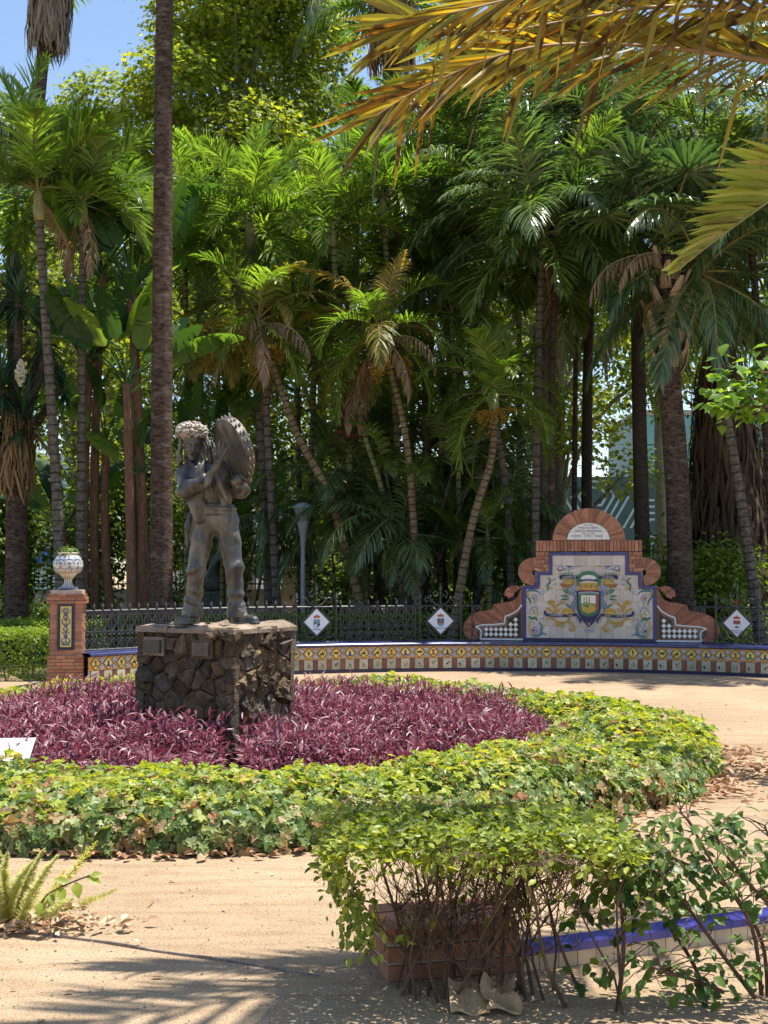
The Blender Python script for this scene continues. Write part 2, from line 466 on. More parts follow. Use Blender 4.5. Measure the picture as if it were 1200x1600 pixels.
M['purple'] = leafmat('purple', [(0.06, 0.022, 0.038), (0.17, 0.06, 0.09), (0.25, 0.09, 0.12), (0.40, 0.23, 0.265), (0.56, 0.42, 0.40), (0.26, 0.30, 0.12)], [0, 0.22, 0.48, 0.78, 0.97, 1.0], trans=0.26, rough=0.42, tint=(1.6, 0.8, 0.85), spec=0.45)
M['purple_stem'] = solid('purple_stem', (0.14, 0.03, 0.07), (0.22, 0.06, 0.11), 8, 0.5, 0)
M['hedge_leaf'] = leafmat('hedge_leaf', [(0.06, 0.10, 0.014), (0.16, 0.22, 0.03), (0.27, 0.345, 0.05), (0.41, 0.445, 0.10)], trans=0.5, rough=0.42, obj_rand=0.0)
M['hedge_far'] = leafmat('hedge_far', [(0.07, 0.13, 0.018), (0.16, 0.26, 0.03), (0.28, 0.38, 0.05)], trans=0.45, rough=0.45, obj_rand=0.0)
M['shrub_leaf'] = leafmat('shrub_leaf', [(0.025, 0.06, 0.014), (0.05, 0.105, 0.022), (0.09, 0.16, 0.03), (0.17, 0.24, 0.04)], trans=0.4, rough=0.4, obj_rand=1.0)
M['sapling_leaf'] = leafmat('sapling_leaf', [(0.08, 0.17, 0.02), (0.13, 0.25, 0.03), (0.20, 0.33, 0.05)], trans=0.55, rough=0.35, obj_rand=1.0)
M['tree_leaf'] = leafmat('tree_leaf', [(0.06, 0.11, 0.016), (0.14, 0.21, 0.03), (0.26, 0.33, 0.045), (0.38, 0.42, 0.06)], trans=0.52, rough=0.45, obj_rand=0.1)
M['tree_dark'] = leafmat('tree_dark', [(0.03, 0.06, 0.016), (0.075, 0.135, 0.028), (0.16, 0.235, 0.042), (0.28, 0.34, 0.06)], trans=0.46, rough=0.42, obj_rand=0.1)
M['paddle'] = leafmat('paddle', [(0.025, 0.07, 0.02), (0.05, 0.12, 0.03), (0.10, 0.20, 0.04), (0.17, 0.27, 0.05)], trans=0.48, rough=0.33, spec=0.5, obj_rand=1.0)
M['yucca'] = leafmat('yucca', [(0.018, 0.05, 0.03), (0.035, 0.085, 0.045), (0.07, 0.13, 0.055)], trans=0.2, rough=0.4, spec=0.5)
M['flower_cream'] = leafmat('flower_cream', [(0.5, 0.47, 0.33), (0.68, 0.66, 0.55)], trans=0.2)
M['orange_fruit'] = leafmat('orange_fruit', [(0.30, 0.16, 0.02), (0.42, 0.26, 0.04), (0.46, 0.36, 0.08)], trans=0.2, rough=0.6)
M['flower_red'] = leafmat('flower_red', [(0.5, 0.05, 0.02), (0.62, 0.12, 0.04)], trans=0.3)
M['fern'] = leafmat('fern', [(0.34, 0.38, 0.12), (0.50, 0.52, 0.22), (0.62, 0.62, 0.34)], trans=0.4, rough=0.5)
M['litter'] = leafmat('litter', [(0.26, 0.13, 0.07), (0.42, 0.26, 0.16), (0.54, 0.38, 0.25), (0.64, 0.52, 0.38)], trans=0.1, rough=0.8, tint=(1.1, 0.9, 0.6), spec=0.2)
M['pebble'] = leafmat('pebble', [(0.16, 0.12, 0.085), (0.32, 0.24, 0.17), (0.5, 0.4, 0.3)], trans=0.0, rough=0.9, spec=0.1)
M['sheath'] = solid('sheath', (0.42, 0.27, 0.14), (0.54, 0.38, 0.23), 9, 0.75, 0.5, 0.006, stretch=(6, 1, 1), c3=(0.36, 0.27, 0.18))
M['steel'] = solid('steel', (0.16, 0.13, 0.12), (0.30, 0.26, 0.24), 14, 0.55, 0.2, 0.002, metal=0.4, c3=(0.22, 0.12, 0.08))
M['lamp_grey'] = solid('lamp_grey', (0.20, 0.23, 0.25), (0.26, 0.29, 0.31), 5, 0.5, 0)
M['cream_wall'] = solid('cream_wall', (0.42, 0.36, 0.29), (0.52, 0.45, 0.37), 3, 0.9, 0.3, 0.01, obj_rand=0.1)
M['white_wall'] = solid('white_wall', (0.58, 0.60, 0.60), (0.68, 0.69, 0.68), 1, 0.9, 0)
M['teal_wall'] = solid('teal_wall', (0.045, 0.085, 0.085), (0.06, 0.105, 0.10), 2, 0.7, 0)
M['grey_wall'] = solid('grey_wall', (0.15, 0.17, 0.16), (0.19, 0.21, 0.20), 2, 0.85, 0)
M['pattern_line'] = solid('pattern_line', (0.34, 0.43, 0.41), (0.40, 0.48, 0.46), 2, 0.6, 0)
M['glass_teal'] = solid('glass_teal', (0.11, 0.29, 0.27), (0.17, 0.38, 0.35), 0.6, 0.15, 0, spec=0.7)
M['mullion'] = solid('mullion', (0.12, 0.22, 0.20), (0.16, 0.27, 0.25), 2, 0.5, 0)
M['turquoise_wall'] = solid('turquoise_wall', (0.26, 0.42, 0.42), (0.34, 0.50, 0.49), 1, 0.8, 0)
M['banner_blue'] = solid('banner_blue', (0.06, 0.20, 0.55), (0.12, 0.30, 0.65), 1.5, 0.5, 0)
M['dark_stone'] = solid('dark_stone', (0.06, 0.068, 0.062), (0.12, 0.125, 0.115), 8, 0.8, 0.5, 0.01)
M['red_cloth'] = solid('red_cloth', (0.10, 0.025, 0.018), (0.15, 0.04, 0.028), 8, 0.8, 0.4, 0.02)
# ------------------------------------------------------------------ setting: ground, beds
def grid_disc(name, mat, cx, cy, r0, r1, z, nr=6, na=96, zf=None):
    V = []; Fq = []
    for i in range(nr + 1):
        r = r0 + (r1 - r0) * i / nr
        for j in range(na):
            a = 2 * PI * j / na
            V.append((cx + r * math.cos(a), cy + r * math.sin(a), z if zf is None else zf(r, a)))
    for i in range(nr):
        for j in range(na):
            a, b = i * na + j, i * na + (j + 1) % na
            Fq.append((a, a + na, b + na, b))
    return struct(name, mesh_np(name, V, np.array(Fq), mat))
gm = MB()
gm.add([(-300, -60, 0), (300, -60, 0), (300, 500, 0), (-300, 500, 0)], [(0, 1, 2, 3)])
struct('ground', gm.mesh('ground', M['sand']))
BC = Vector((-1.5, 11.9, 0)); R_OUT = 4.35; R_IN = 2.92
grid_disc('flower_bed_soil', M['soil'], BC.x, BC.y, 0.02, R_OUT - 0.05, 0.012)
AC = Vector((1.66, 14.0, 0)); AR = 7.15
def arc(ang, r, z=0.0):
    return Vector((AC.x + r * math.cos(ang), AC.y + r * math.sin(ang), z))
A_L, A_R = R(142.5), R(36)
# planted ground behind the bench
sm = MB()
na = 60
pts = [arc(R(146) + (R(20) - R(146)) * i / na, AR + 0.45, 0.008) for i in range(na + 1)]
pts = [(-30, 22.5, 0.008), (-6.0, 21.2, 0.008)] + [tuple(p) for p in pts] + [(30, 16.0, 0.008), (40, 37, 0.008), (-40, 37, 0.008)]
sm.add(pts, [tuple(reversed(range(len(pts))))])
struct('planted_ground', sm.mesh('planted_ground', M['lawn_soil']))
sm = MB()
sm.add([(-80, 42, 0.01), (80, 42, 0.01), (80, 60, 0.01), (-80, 60, 0.01)], [(0, 1, 2, 3)])
struct('street', sm.mesh('street', M['asphalt']))

# ------------------------------------------------------------------ stone pedestal
def clip_poly(poly, n, c):
    out = []
    for i in range(len(poly)):
        a, b = poly[i], poly[(i + 1) % len(poly)]
        da, db = n[0] * a[0] + n[1] * a[1] - c, n[0] * b[0] + n[1] * b[1] - c
        if da <= 0:
            out.append(a)
        if (da < 0 < db) or (db < 0 < da):
            t = da / (da - db)
            out.append((a[0] + (b[0] - a[0]) * t, a[1] + (b[1] - a[1]) * t))
    return out
def voronoi(w, h, n, rnd, gap=0.005):
    pts = []
    tries = 0
    while len(pts) < n and tries < 4000:
        p = (rnd.uniform(0, w), rnd.uniform(0, h))
        tries += 1
        if all((p[0] - q[0]) ** 2 + (p[1] - q[1]) ** 2 > (0.62 ** 2) * w * h / n for q in pts):
            pts.append(p)
    cells = []
    for i, p in enumerate(pts):
        poly = [(-0.02, -0.02), (w + 0.02, -0.02), (w + 0.02, h + 0.02), (-0.02, h + 0.02)]
        for j, q in enumerate(pts):
            if i == j:
                continue
            n_ = (q[0] - p[0], q[1] - p[1])
            L = math.hypot(*n_)
            n_ = (n_[0] / L, n_[1] / L)
            mid = ((p[0] + q[0]) / 2, (p[1] + q[1]) / 2)
            poly = clip_poly(poly, n_, n_[0] * mid[0] + n_[1] * mid[1] - gap / 2)
            if not poly:
                break
        if len(poly) >= 3:
            cells.append((p, poly))
    return cells
def stone_mesh(p, poly, rnd, depth):
    """irregular face stone in (u, depth, v): polygon with a chipped, faceted front"""
    pts = []
    for i in range(len(poly)):
        a, b = poly[i], poly[(i + 1) % len(poly)]
        pts.append(a)
        if math.hypot(b[0] - a[0], b[1] - a[1]) > 0.07:
            t = rnd.uniform(0.35, 0.65)
            pts.append((a[0] + (b[0] - a[0]) * t + rnd.uniform(-.008, .008), a[1] + (b[1] - a[1]) * t + rnd.uniform(-.008, .008)))
    n = len(pts)
    V = [(u, 0.03, v) for u, v in pts]
    V += [(u, -depth * rnd.uniform(0.15, 0.95), v) for u, v in pts]
    tilt = (rnd.uniform(-.25, .25), rnd.uniform(-.25, .25))
    cx, cy = p
    for k in (0.72, 0.38):
        for u, v in pts:
            uu, vv = cx + (u - cx) * k * rnd.uniform(.82, 1.15), cy + (v - cy) * k * rnd.uniform(.82, 1.15)
            V.append((uu, -depth * rnd.uniform(0.75, 1.2) - tilt[0] * (uu - cx) - tilt[1] * (vv - cy), vv))
    V.append((cx, -depth * rnd.uniform(0.8, 1.2), cy))
    Fs = []
    for r_ in range(3):
        for i in range(n):
            a, b = r_ * n + i, r_ * n + (i + 1) % n
            Fs.append((a, b, b + n, a + n))
    for i in range(n):
        Fs.append((3 * n + i, 3 * n + (i + 1) % n, 4 * n))
    return V, Fs
PT = 1.13
ped = thing('stone_pedestal', 'rough brown rubble stone pedestal carrying the bronze musician, rising from purple plants', 'pedestal', (-1.22, 10.9, 0), R(-31))
# local frame: near corner at origin; left face runs along -x, right face along +y
S1, S2 = 0.98, 0.84
mb = MB(); mb.box((-S1 / 2, S2 / 2, (PT - 0.05) / 2), (S1 - 0.05, S2 - 0.05, PT - 0.05)); mb.obj('core', M['stone_mortar'], ped)
prnd = random.Random(11)
faces = [
    (Vector((-S1, 0.025, 0)), Vector((1, 0, 0)), Vector((0, 1, 0)), S1, 62),
    (Vector((-0.025, 0, 0)), Vector((0, 1, 0)), Vector((-1, 0, 0)), S2, 52),
    (Vector((0, S2 - 0.025, 0)), Vector((-1, 0, 0)), Vector((0, -1, 0)), S1, 24),
    (Vector((-S1 + 0.025, S2, 0)), Vector((0, -1, 0)), Vector((1, 0, 0)), S2, 22)]
for fi, (o, u, inn, w, n) in enumerate(faces):
    for p, poly in voronoi(w, PT - 0.03, n, prnd):
        V, Fs = stone_mesh(p, poly, prnd, prnd.uniform(0.02, 0.075))
        V = [o + u * a + inn * b + Vector((0, 0, c)) for a, b, c in V]
        mb = MB(); mb.add(V, Fs)
        mb.obj('stone', M['stone_grey'] if prnd.random() < 0.25 else M['stone'], ped)
for p, poly in voronoi(S1 + 0.02, S2 + 0.02, 16, prnd, 0.006):
    V, Fs = stone_mesh(p, poly, prnd, 0.032)
    V = [Vector((-S1 - 0.01 + a, -0.01 + c, PT - 0.035 - b * .8)) for a, b, c in V]
    mb = MB(); mb.add(V, [tuple(f) for f in Fs]); mb.obj('flagstone', M['flagstone'], ped)
def metal_plaque(u, v, w, h, mat, name, label):
    t = MB(); t.box((-S1 + u, -0.062, v), (w, 0.03, h)); q = t.obj(name, mat, ped); q['label'] = label
    t = MB()
    for k in range(4):
        t.box((-S1 + u, -0.079, v + h * (0.28 - 0.18 * k)), (w * (0.7 - 0.1 * (k % 2)), 0.003, h * 0.05))
    t.obj('raised_lettering', M['plaque_brown'] if mat is M['plaque_metal'] else M['plaque_metal'], q)
    t = MB(); t.box((-S1 + u, -0.045, v), (w + 0.05, 0.02, h + 0.05)); t.obj('plaque_bed', M['flagstone'] if mat is M['plaque_metal'] else M['stone_mortar'], q)
metal_plaque(0.19, 0.955, 0.165, 0.105, M['plaque_metal'], 'plaque', 'dark green metal plaque at the left corner')
metal_plaque(0.70, 0.945, 0.165, 0.105, M['plaque_brown'], 'plaque', 'brown metal plaque near the middle corner')

# ------------------------------------------------------------------ bronze statue: distance field turned into one skin
def surface_net(fn, lo, hi, h):
    lo = np.array(lo, float); hi = np.array(hi, float)
    n = np.ceil((hi - lo) / h).astype(int) + 1
    ax = [lo[i] + h * np.arange(n[i]) for i in range(3)]
    X, Y, Z = np.meshgrid(*ax, indexing='ij')
    D = fn(np.stack([X, Y, Z], -1).astype(np.float32)).astype(np.float32)
    inside = D < 0
    c = np.zeros(np.array(D.shape) - 1, int)
    for dx in (0, 1):
        for dy in (0, 1):
            for dz in (0, 1):
                c += inside[dx:D.shape[0] - 1 + dx, dy:D.shape[1] - 1 + dy, dz:D.shape[2] - 1 + dz]
    act = (c > 0) & (c < 8)
    idx = -np.ones(c.shape, int)
    ijk = np.argwhere(act)
    idx[act] = np.arange(len(ijk))
    acc = np.zeros((len(ijk), 3)); cnt = np.zeros(len(ijk))
    corners = [(0, 0, 0), (1, 0, 0), (0, 1, 0), (1, 1, 0), (0, 0, 1), (1, 0, 1), (0, 1, 1), (1, 1, 1)]
    for a in range(8):
        for b in range(a + 1, 8):
            if bin(a ^ b).count('1') != 1:
                continue
            ca, cb = np.array(corners[a]), np.array(corners[b])
            ia, ib = ijk + ca, ijk + cb
            da, db = D[ia[:, 0], ia[:, 1], ia[:, 2]], D[ib[:, 0], ib[:, 1], ib[:, 2]]
            m = (da < 0) != (db < 0)
            t = np.where(m, da / np.where(m, da - db, 1), 0)
            acc[m] += (ia + (ib - ia) * t[:, None])[m]
            cnt[m] += 1
    V = lo + h * acc / np.maximum(cnt, 1)[:, None]
    Q = []
    for axis in range(3):
        s0 = [slice(None)] * 3; s1 = [slice(None)] * 3
        s0[axis] = slice(0, -1); s1[axis] = slice(1, None)
        ch = inside[tuple(s0)] != inside[tuple(s1)]
        e = np.argwhere(ch)
        o1, o2 = [(1, 2), (2, 0), (0, 1)][axis]
        ok = (e[:, o1] > 0) & (e[:, o2] > 0) & (e[:, o1] < idx.shape[o1]) & (e[:, o2] < idx.shape[o2]) & (e[:, axis] < idx.shape[axis])
        e = e[ok]
        def g(d1, d2):
            q = e.copy(); q[:, o1] -= d1; q[:, o2] -= d2
            return idx[q[:, 0], q[:, 1], q[:, 2]]
        q = np.stack([g(1, 1), g(0, 1), g(0, 0), g(1, 0)], 1)
        fl = ~inside[e[:, 0], e[:, 1], e[:, 2]]
        q[fl] = q[fl][:, ::-1]
        Q.append(q)
    Q = np.concatenate(Q)
    return V, Q[(Q >= 0).all(1)]
def cap(p, a, b, ra, rb=None):
    a = np.array(a, np.float32); b = np.array(b, np.float32); rb = ra if rb is None else rb
    ab = b - a
    t = np.clip(((p - a) @ ab) / (ab @ ab), 0, 1)
    return np.linalg.norm(p - a - t[..., None] * ab, axis=-1) - (ra + (rb - ra) * t)
def ell(p, c, r, rot=None):
    q = p - np.array(c, np.float32)
    if rot is not None:
        q = q @ np.array(rot, np.float32)
    r = np.array(r, np.float32)
    k0 = np.linalg.norm(q / r, axis=-1)
    k1 = np.linalg.norm(q / (r * r), axis=-1)
    return k0 * (k0 - 1) / np.maximum(k1, 1e-6)
def smin(a, b, k):
    h = np.clip(0.5 + 0.5 * (b - a) / k, 0, 1)
    return b + (a - b) * h - k * h * (1 - h)
def smax(a, b, k):
    return -smin(-a, -b, k)
HC = np.array((-0.162, -0.05, 1.515))
def wrk(p):
    x, y, z = p[..., 0], p[..., 1], p[..., 2]
    return np.sin(5 * x + 3 * z + 1.3) + np.sin(7 * y - 2 * z)
def ridge(q, sharp=3.0):
    """cloth fold profile: narrow raised creases with wide hollows"""
    return np.abs(np.cos(q)) ** sharp - 0.35
def leg(p, hip, knee, ank, r, seed):
    d = smin(cap(p, hip, knee, r[0], r[1]), cap(p, knee, ank, r[2], r[3]), 0.05)
    x, y, z = p[..., 0] - knee[0], p[..., 1], p[..., 2]
    w = np.sin(9 * x + 4 * z + seed) + np.sin(11 * y - 7 * z + 2 * seed)
    # slanting pull creases at the thigh, bunching behind the knee, stacked folds on the shoe
    d = d - 0.012 * ridge(16 * z + 15 * x + .9 * w + seed) * np.exp(-((z - .72) / .10) ** 2)
    d = d - 0.016 * ridge(24 * z - 12 * x + .8 * w + seed) * np.exp(-((z - .46) / .07) ** 2)
    d = d - 0.022 * ridge(29 * z + 9 * x + .9 * w + 2 * seed) * np.exp(-((z - .20) / .085) ** 2)
    d = d - 0.008 * ridge(12 * x + 2.5 * z + .6 * w + seed, 6) * np.exp(-((z - .6) / .25) ** 2)
    return d
def statue_sdf(p):
    x, y, z = p[..., 0], p[..., 1], p[..., 2]
    w = wrk(p)
    d = ell(p, (0.025, 0.005, 0.90), (0.190, 0.130, 0.15))
    rl = leg(p, (-0.070, 0.01, 0.86), (-0.122, -0.050, 0.47), (-0.160, 0.0, 0.13), (0.106, 0.073, 0.070, 0.070), 0.6)
    ll = leg(p, (0.120, 0.01, 0.86), (0.196, -0.045, 0.47), (0.213, 0.0, 0.13), (0.106, 0.073, 0.070, 0.068), 2.1)
    d = smin(d, np.minimum(rl, ll), 0.035)
    d = d - 0.006 * ridge(30 * x + 12 * z + w) * np.exp(-((z - .84) / .08) ** 2)
    cuff = np.minimum(cap(p, (-0.161, 0.0, 0.115), (-0.164, 0.0, 0.075), 0.086, 0.090), cap(p, (0.213, 0.0, 0.115), (0.215, 0.0, 0.075), 0.084, 0.088))
    d = np.minimum(d, smax(cuff - .006 * ridge(40 * z + 20 * x), 0.058 - z, 0.006))
    for (hx, hy, tx, ty) in ((-0.16, 0.035, -0.25, -0.155), (0.22, 0.035, 0.375, -0.115)):
        sh = smin(cap(p, (hx, hy, 0.052), (tx, ty, 0.032), 0.050, 0.040), cap(p, (hx, hy, 0.05), (hx, hy - .01, 0.11), 0.052, 0.052), 0.03)
        sole = smax(cap(p, (hx, hy, 0.014), (tx, ty, 0.014), 0.058, 0.047), np.abs(z - .012) - .012, .003)
        d = smin(d, smax(np.minimum(sh, sole), 0.001 - z, 0.003), 0.006)
    # shirt
    t = ell(p, (-0.030, 0.0, 1.17), (0.178, 0.112, 0.215))
    t = smin(t, cap(p, (-0.225, -0.005, 1.275), (0.135, 0.02, 1.285), 0.075, 0.075), 0.08)
    shirt = t - 0.008 * ridge(20 * z + 26 * x + w)
    d = smin(d, shirt, 0.03)
    # waistcoat: thicker shell, crisp edges, open in front, longer points at the hem
    cx = -0.03 + 0.10 * (1.25 - z)
    hem = 0.985 - 0.09 * np.clip((x - cx) / .15, -1, 1) * -1.0 * (x < cx) * 0 - 0.07 * np.exp(-((np.abs(x - cx) - .09) / .05) ** 2) * (y < 0)
    vt = smin(ell(p, (-0.022, -0.008, 1.13), (0.202, 0.158, 0.300)), ell(p, (-0.03, -0.02, 1.245), (0.185, 0.150, 0.14)), .05)
    vt = vt - 0.007 * ridge(13 * z - 24 * x + w)
    front = 0.020 + 0.055 * np.clip((1.32 - z) / .3, 0, 1.3)
    gap = smax(front - np.abs(x - cx - .02), -(y + 0.0) * -1.0 - 0.0, 0.002)
    open_ = np.where(y < -0.02, front - np.abs(x - cx - .02), -1.0)
    vest = smax(smax(vt, open_, 0.003), hem - z, 0.004)
    vest = smax(vest, z - 1.35, 0.01)
    d = np.minimum(d, vest)
    # sash wound several times, knotted ends at the hip
    sash = ell(p, (0.015, 0.0, 0.965), (0.192, 0.146, 0.10))
    sash = smax(sash - 0.007 * ridge(62 * z + 5 * x + w), np.abs(z - .965) - .052, .006)
    d = np.minimum(d, sash)
    d = smin(d, smin(cap(p, (-0.165, -0.05, 0.96), (-0.195, -0.05, 0.82), 0.020, 0.026), cap(p, (-0.195, -0.05, 0.82), (-0.203, -0.03, 0.66), 0.026, 0.012), 0.02) - .005 * ridge(60 * x + 60 * y), 0.006)
    # long waistcoat point on the near side
    d = np.minimum(d, smin(ell(p, (-0.105, -0.115, 1.00), (0.070, 0.040, 0.11)), ell(p, (-0.088, -0.118, 0.905), (0.055, 0.026, 0.062)), 0.02) - .004 * ridge(30 * z + 30 * x))
    # lapel of the far side, thrown open
    lap = smin(cap(p, (0.030, -0.120, 1.335), (0.075, -0.182, 1.20), 0.020, 0.034), cap(p, (0.075, -0.182, 1.20), (0.150, -0.168, 1.02), 0.034, 0.010), 0.01)
    d = np.minimum(d, lap)
    d = np.minimum(d, cap(p, (0.00, -0.130, 1.30), (0.055, -0.155, 1.10), 0.012, 0.010))
    # neck and shirt collar points
    d = smin(d, cap(p, (-0.10, 0.0, 1.28), (-0.145, -0.025, 1.45), 0.062, 0.056), 0.03)
    d = np.minimum(d, smin(cap(p, (-0.185, -0.055, 1.375), (-0.120, -0.135, 1.315), 0.022, 0.010), cap(p, (-0.06, -0.075, 1.375), (-0.085, -0.140, 1.305), 0.022, 0.010), 0.01))
    # right arm: full gathered sleeve, rolled cuff, bare forearm
    rs = smin(cap(p, (-0.232, -0.01, 1.255), (-0.200, -0.105, 1.13), 0.084, 0.076), cap(p, (-0.200, -0.105, 1.13), (-0.06, -0.235, 1.18), 0.075, 0.052), 0.04)
    rs = rs - 0.018 * ridge(17 * x + 17 * z + 9 * y + .7 * w) * np.exp(-((z - 1.15) / .11) ** 2) - .008 * ridge(26 * x - 16 * z + w)
    d = smin(d, rs, 0.018)
    cf = ell(p, (-0.022, -0.262, 1.197), (0.060, 0.052, 0.056)) - 0.020 * ridge(34 * x - 22 * z + 20 * y)
    d = np.minimum(d, cf)
    d = smin(d, cap(p, (-0.03, -0.255, 1.195), (0.085, -0.30, 1.335), 0.038, 0.026), 0.008)
    # left arm, bent up to hold the rim of the tambourine
    ls = smin(cap(p, (0.150, 0.03, 1.27), (0.245, 0.02, 1.135), 0.072, 0.066), cap(p, (0.245, 0.02, 1.135), (0.240, -0.150, 1.165), 0.064, 0.048), 0.03)
    ls = ls - 0.016 * ridge(19 * z + 14 * y + 12 * x + .6 * w) * np.exp(-((z - 1.13) / .1) ** 2) - .007 * ridge(25 * x + 20 * y + w)
    d = smin(d, ls, 0.018)
    cf = ell(p, (0.232, -0.185, 1.200), (0.050, 0.042, 0.042)) - 0.018 * ridge(36 * x + 20 * z + 26 * y)
    d = np.minimum(d, cf)
    d = smin(d, cap(p, (0.245, -0.19, 1.20), (0.285, -0.185, 1.255), 0.034, 0.028), 0.008)
    return d
def head_sdf(p):
    # head turned a little towards the drum and bowed
    f = np.array((0.20, -0.95, -0.22)); f /= np.linalg.norm(f)
    s = np.cross(f, (0.05, 0, 1)); s /= np.linalg.norm(s); u = np.cross(s, f)
    q = p - HC
    a = np.stack([q @ s, q @ f, q @ u], -1).astype(np.float32)      # right, forward, up in head space
    X, Yf, Z = np.abs(a[..., 0]), a[..., 1], a[..., 2]
    am = np.stack([X, Yf, Z], -1)
    d = ell(a, (0, -0.01, 0.035), (0.082, 0.100, 0.105))
    d = smin(d, ell(a, (0, 0.025, -0.055), (0.062, 0.066, 0.072)), 0.04)
    d = smin(d, ell(a, (0, 0.070, -0.108), (0.028, 0.024, 0.022)), 0.025)   # chin
    d = smin(d, ell(am, (0.042, 0.058, -0.030), (0.024, 0.022, 0.022)), 0.02)   # cheekbone
    d = smin(d, cap(am, (0.010, 0.088, 0.030), (0.050, 0.070, 0.034), 0.011, 0.009), 0.015)  # brow
    eye = ell(am, (0.032, 0.092, 0.008), (0.020, 0.018, 0.013))
    d = smax(d, -eye, 0.012)
    d = smin(d, ell(am, (0.031, 0.074, 0.007), (0.013, 0.012, 0.008)), 0.004)
    d = smin(d, cap(a, (0, 0.088, 0.020), (0, 0.116, -0.026), 0.008, 0.015), 0.012)    # nose
    d = smin(d, ell(am, (0.013, 0.098, -0.030), (0.009, 0.010, 0.008)), 0.006)
    mouth = ell(a, (0, 0.098, -0.068), (0.024, 0.022, 0.010))
    d = smin(d, cap(am, (0, 0.092, -0.057), (0.022, 0.082, -0.062), 0.007, 0.004), 0.006)
    d = smin(d, cap(am, (0, 0.090, -0.082), (0.020, 0.080, -0.076), 0.008, 0.005), 0.006)
    d = smax(d, -mouth, 0.006)
    d = smin(d, ell(am, (0.082, -0.005, -0.010), (0.012, 0.022, 0.030)), 0.008)   # ear
    # neck
    d = smin(d, cap(p, (-0.11, 0.0, 1.33), (-0.15, -0.03, 1.46), 0.062, 0.058), 0.03)
    return d
def hand_sdf_r(p):
    w = np.array((0.085, -0.300, 1.335)); c = np.array((0.108, -0.315, 1.405))
    d = cap(p, w - (0.02, -0.008, 0.03), w, 0.030, 0.026)
    palm = smin(cap(p, w + (0, 0, .015), c + (-0.024, 0.004, 0.022), 0.021, 0.017), cap(p, w + (0.006, -0.01, .015), c + (0.030, -0.006, 0.012), 0.021, 0.016), 0.02)
    d = smin(d, palm, 0.012)
    fin = [((-0.030, 0.006, 0.028), (-0.052, 0.0, 0.070), (-0.060, 0.012, 0.102), 0.0105),
           ((-0.010, 0.002, 0.034), (-0.012, -0.006, 0.084), (-0.006, 0.006, 0.122), 0.0110),
           ((0.012, -0.003, 0.030), (0.026, -0.012, 0.076), (0.038, 0.0, 0.110), 0.0105),
           ((0.031, -0.008, 0.020), (0.056, -0.018, 0.052), (0.074, -0.010, 0.078), 0.0095)]
    for a, b, e, r in fin:
        f = smin(cap(p, c + a, c + b, r, r * .92), cap(p, c + b, c + e, r * .92, r * .72), 0.006)
        d = smin(d, f, 0.006)
    th = smin(cap(p, w + (-0.012, -0.02, 0.02), c + (-0.046, -0.030, 0.0), 0.018, 0.013), cap(p, c + (-0.046, -0.030, 0.0), c + (-0.060, -0.034, 0.040), 0.013, 0.009), 0.008)
    return smin(d, th, 0.008)
# tambourine frame
TN = np.array((-0.80, -0.50, -0.34)); TN /= np.linalg.norm(TN)
TC = np.array((0.175, -0.185, 1.465)); TR = 0.262
TU = np.cross(TN, (0, 0, 1)); TU /= np.linalg.norm(TU); TV = np.cross(TU, TN)
def rimpt(a, r=TR, off=0.0):
    return TC + (TU * math.cos(a) + TV * math.sin(a)) * r + TN * off
# rim angle closest to the left wrist
_best = min((np.linalg.norm(rimpt(a, TR) - np.array((0.285, -0.185, 1.25))), a) for a in np.linspace(0, 2 * PI, 361))
LG = _best[1]
def hand_sdf_l(p):
    g = rimpt(LG, TR + 0.012, -0.035)
    w = np.array((0.275, -0.185, 1.245))
    d = smin(cap(p, w, g + (0.01, 0.0, -0.02), 0.030, 0.030), cap(p, g + (0.012, 0.01, -0.02), g + (0.0, -0.02, 0.0), 0.026, 0.022), 0.015)
    for k, r in enumerate((0.0110, 0.0115, 0.0110, 0.0095)):
        a = LG + (k - 1.5) * 0.085
        p0 = rimpt(a, TR + 0.022, -0.045); p1 = rimpt(a, TR + 0.026, -0.002); p2 = rimpt(a, TR - 0.012 - 0.006 * (k % 2), 0.020); p3 = rimpt(a, TR - 0.042 + 0.004 * k, 0.014)
        f = smin(smin(cap(p, p0, p1, r, r), cap(p, p1, p2, r, r * .9), .005), cap(p, p2, p3, r * .9, r * .7), .005)
        d = smin(d, f, 0.006)
    t0 = rimpt(LG - 0.20, TR + 0.012, -0.055)
    t1 = rimpt(LG - 0.24, TR - 0.030, -0.075)
    d = smin(d, smin(cap(p, g, t0, 0.018, 0.013), cap(p, t0, t1, 0.013, 0.009), 0.006), 0.01)
    return d
statue = thing('bronze_statue', 'weathered bronze statue of a folk musician in flowered hat beating a large tambourine', 'statue', (-1.462, 11.42, PT + 0.004), 0)
parts = [surface_net(statue_sdf, (-0.42, -0.40, -0.01), (0.46, 0.22, 1.46), 0.0065),
         surface_net(head_sdf, (-0.30, -0.24, 1.30), (-0.02, 0.12, 1.70), 0.0045),
         surface_net(hand_sdf_r, (0.01, -0.40, 1.28), (0.24, -0.22, 1.56), 0.004),
         surface_net(hand_sdf_l, rimpt(LG) - 0.13, rimpt(LG) + 0.13, 0.0042)]
off = 0; VV = []; QQ = []
for v, q in parts:
    VV.append(v); QQ.append(q + off); off += len(v)
link('body', mesh_np('body', np.concatenate(VV), np.concatenate(QQ), M['bronze'], smooth=True), statue)
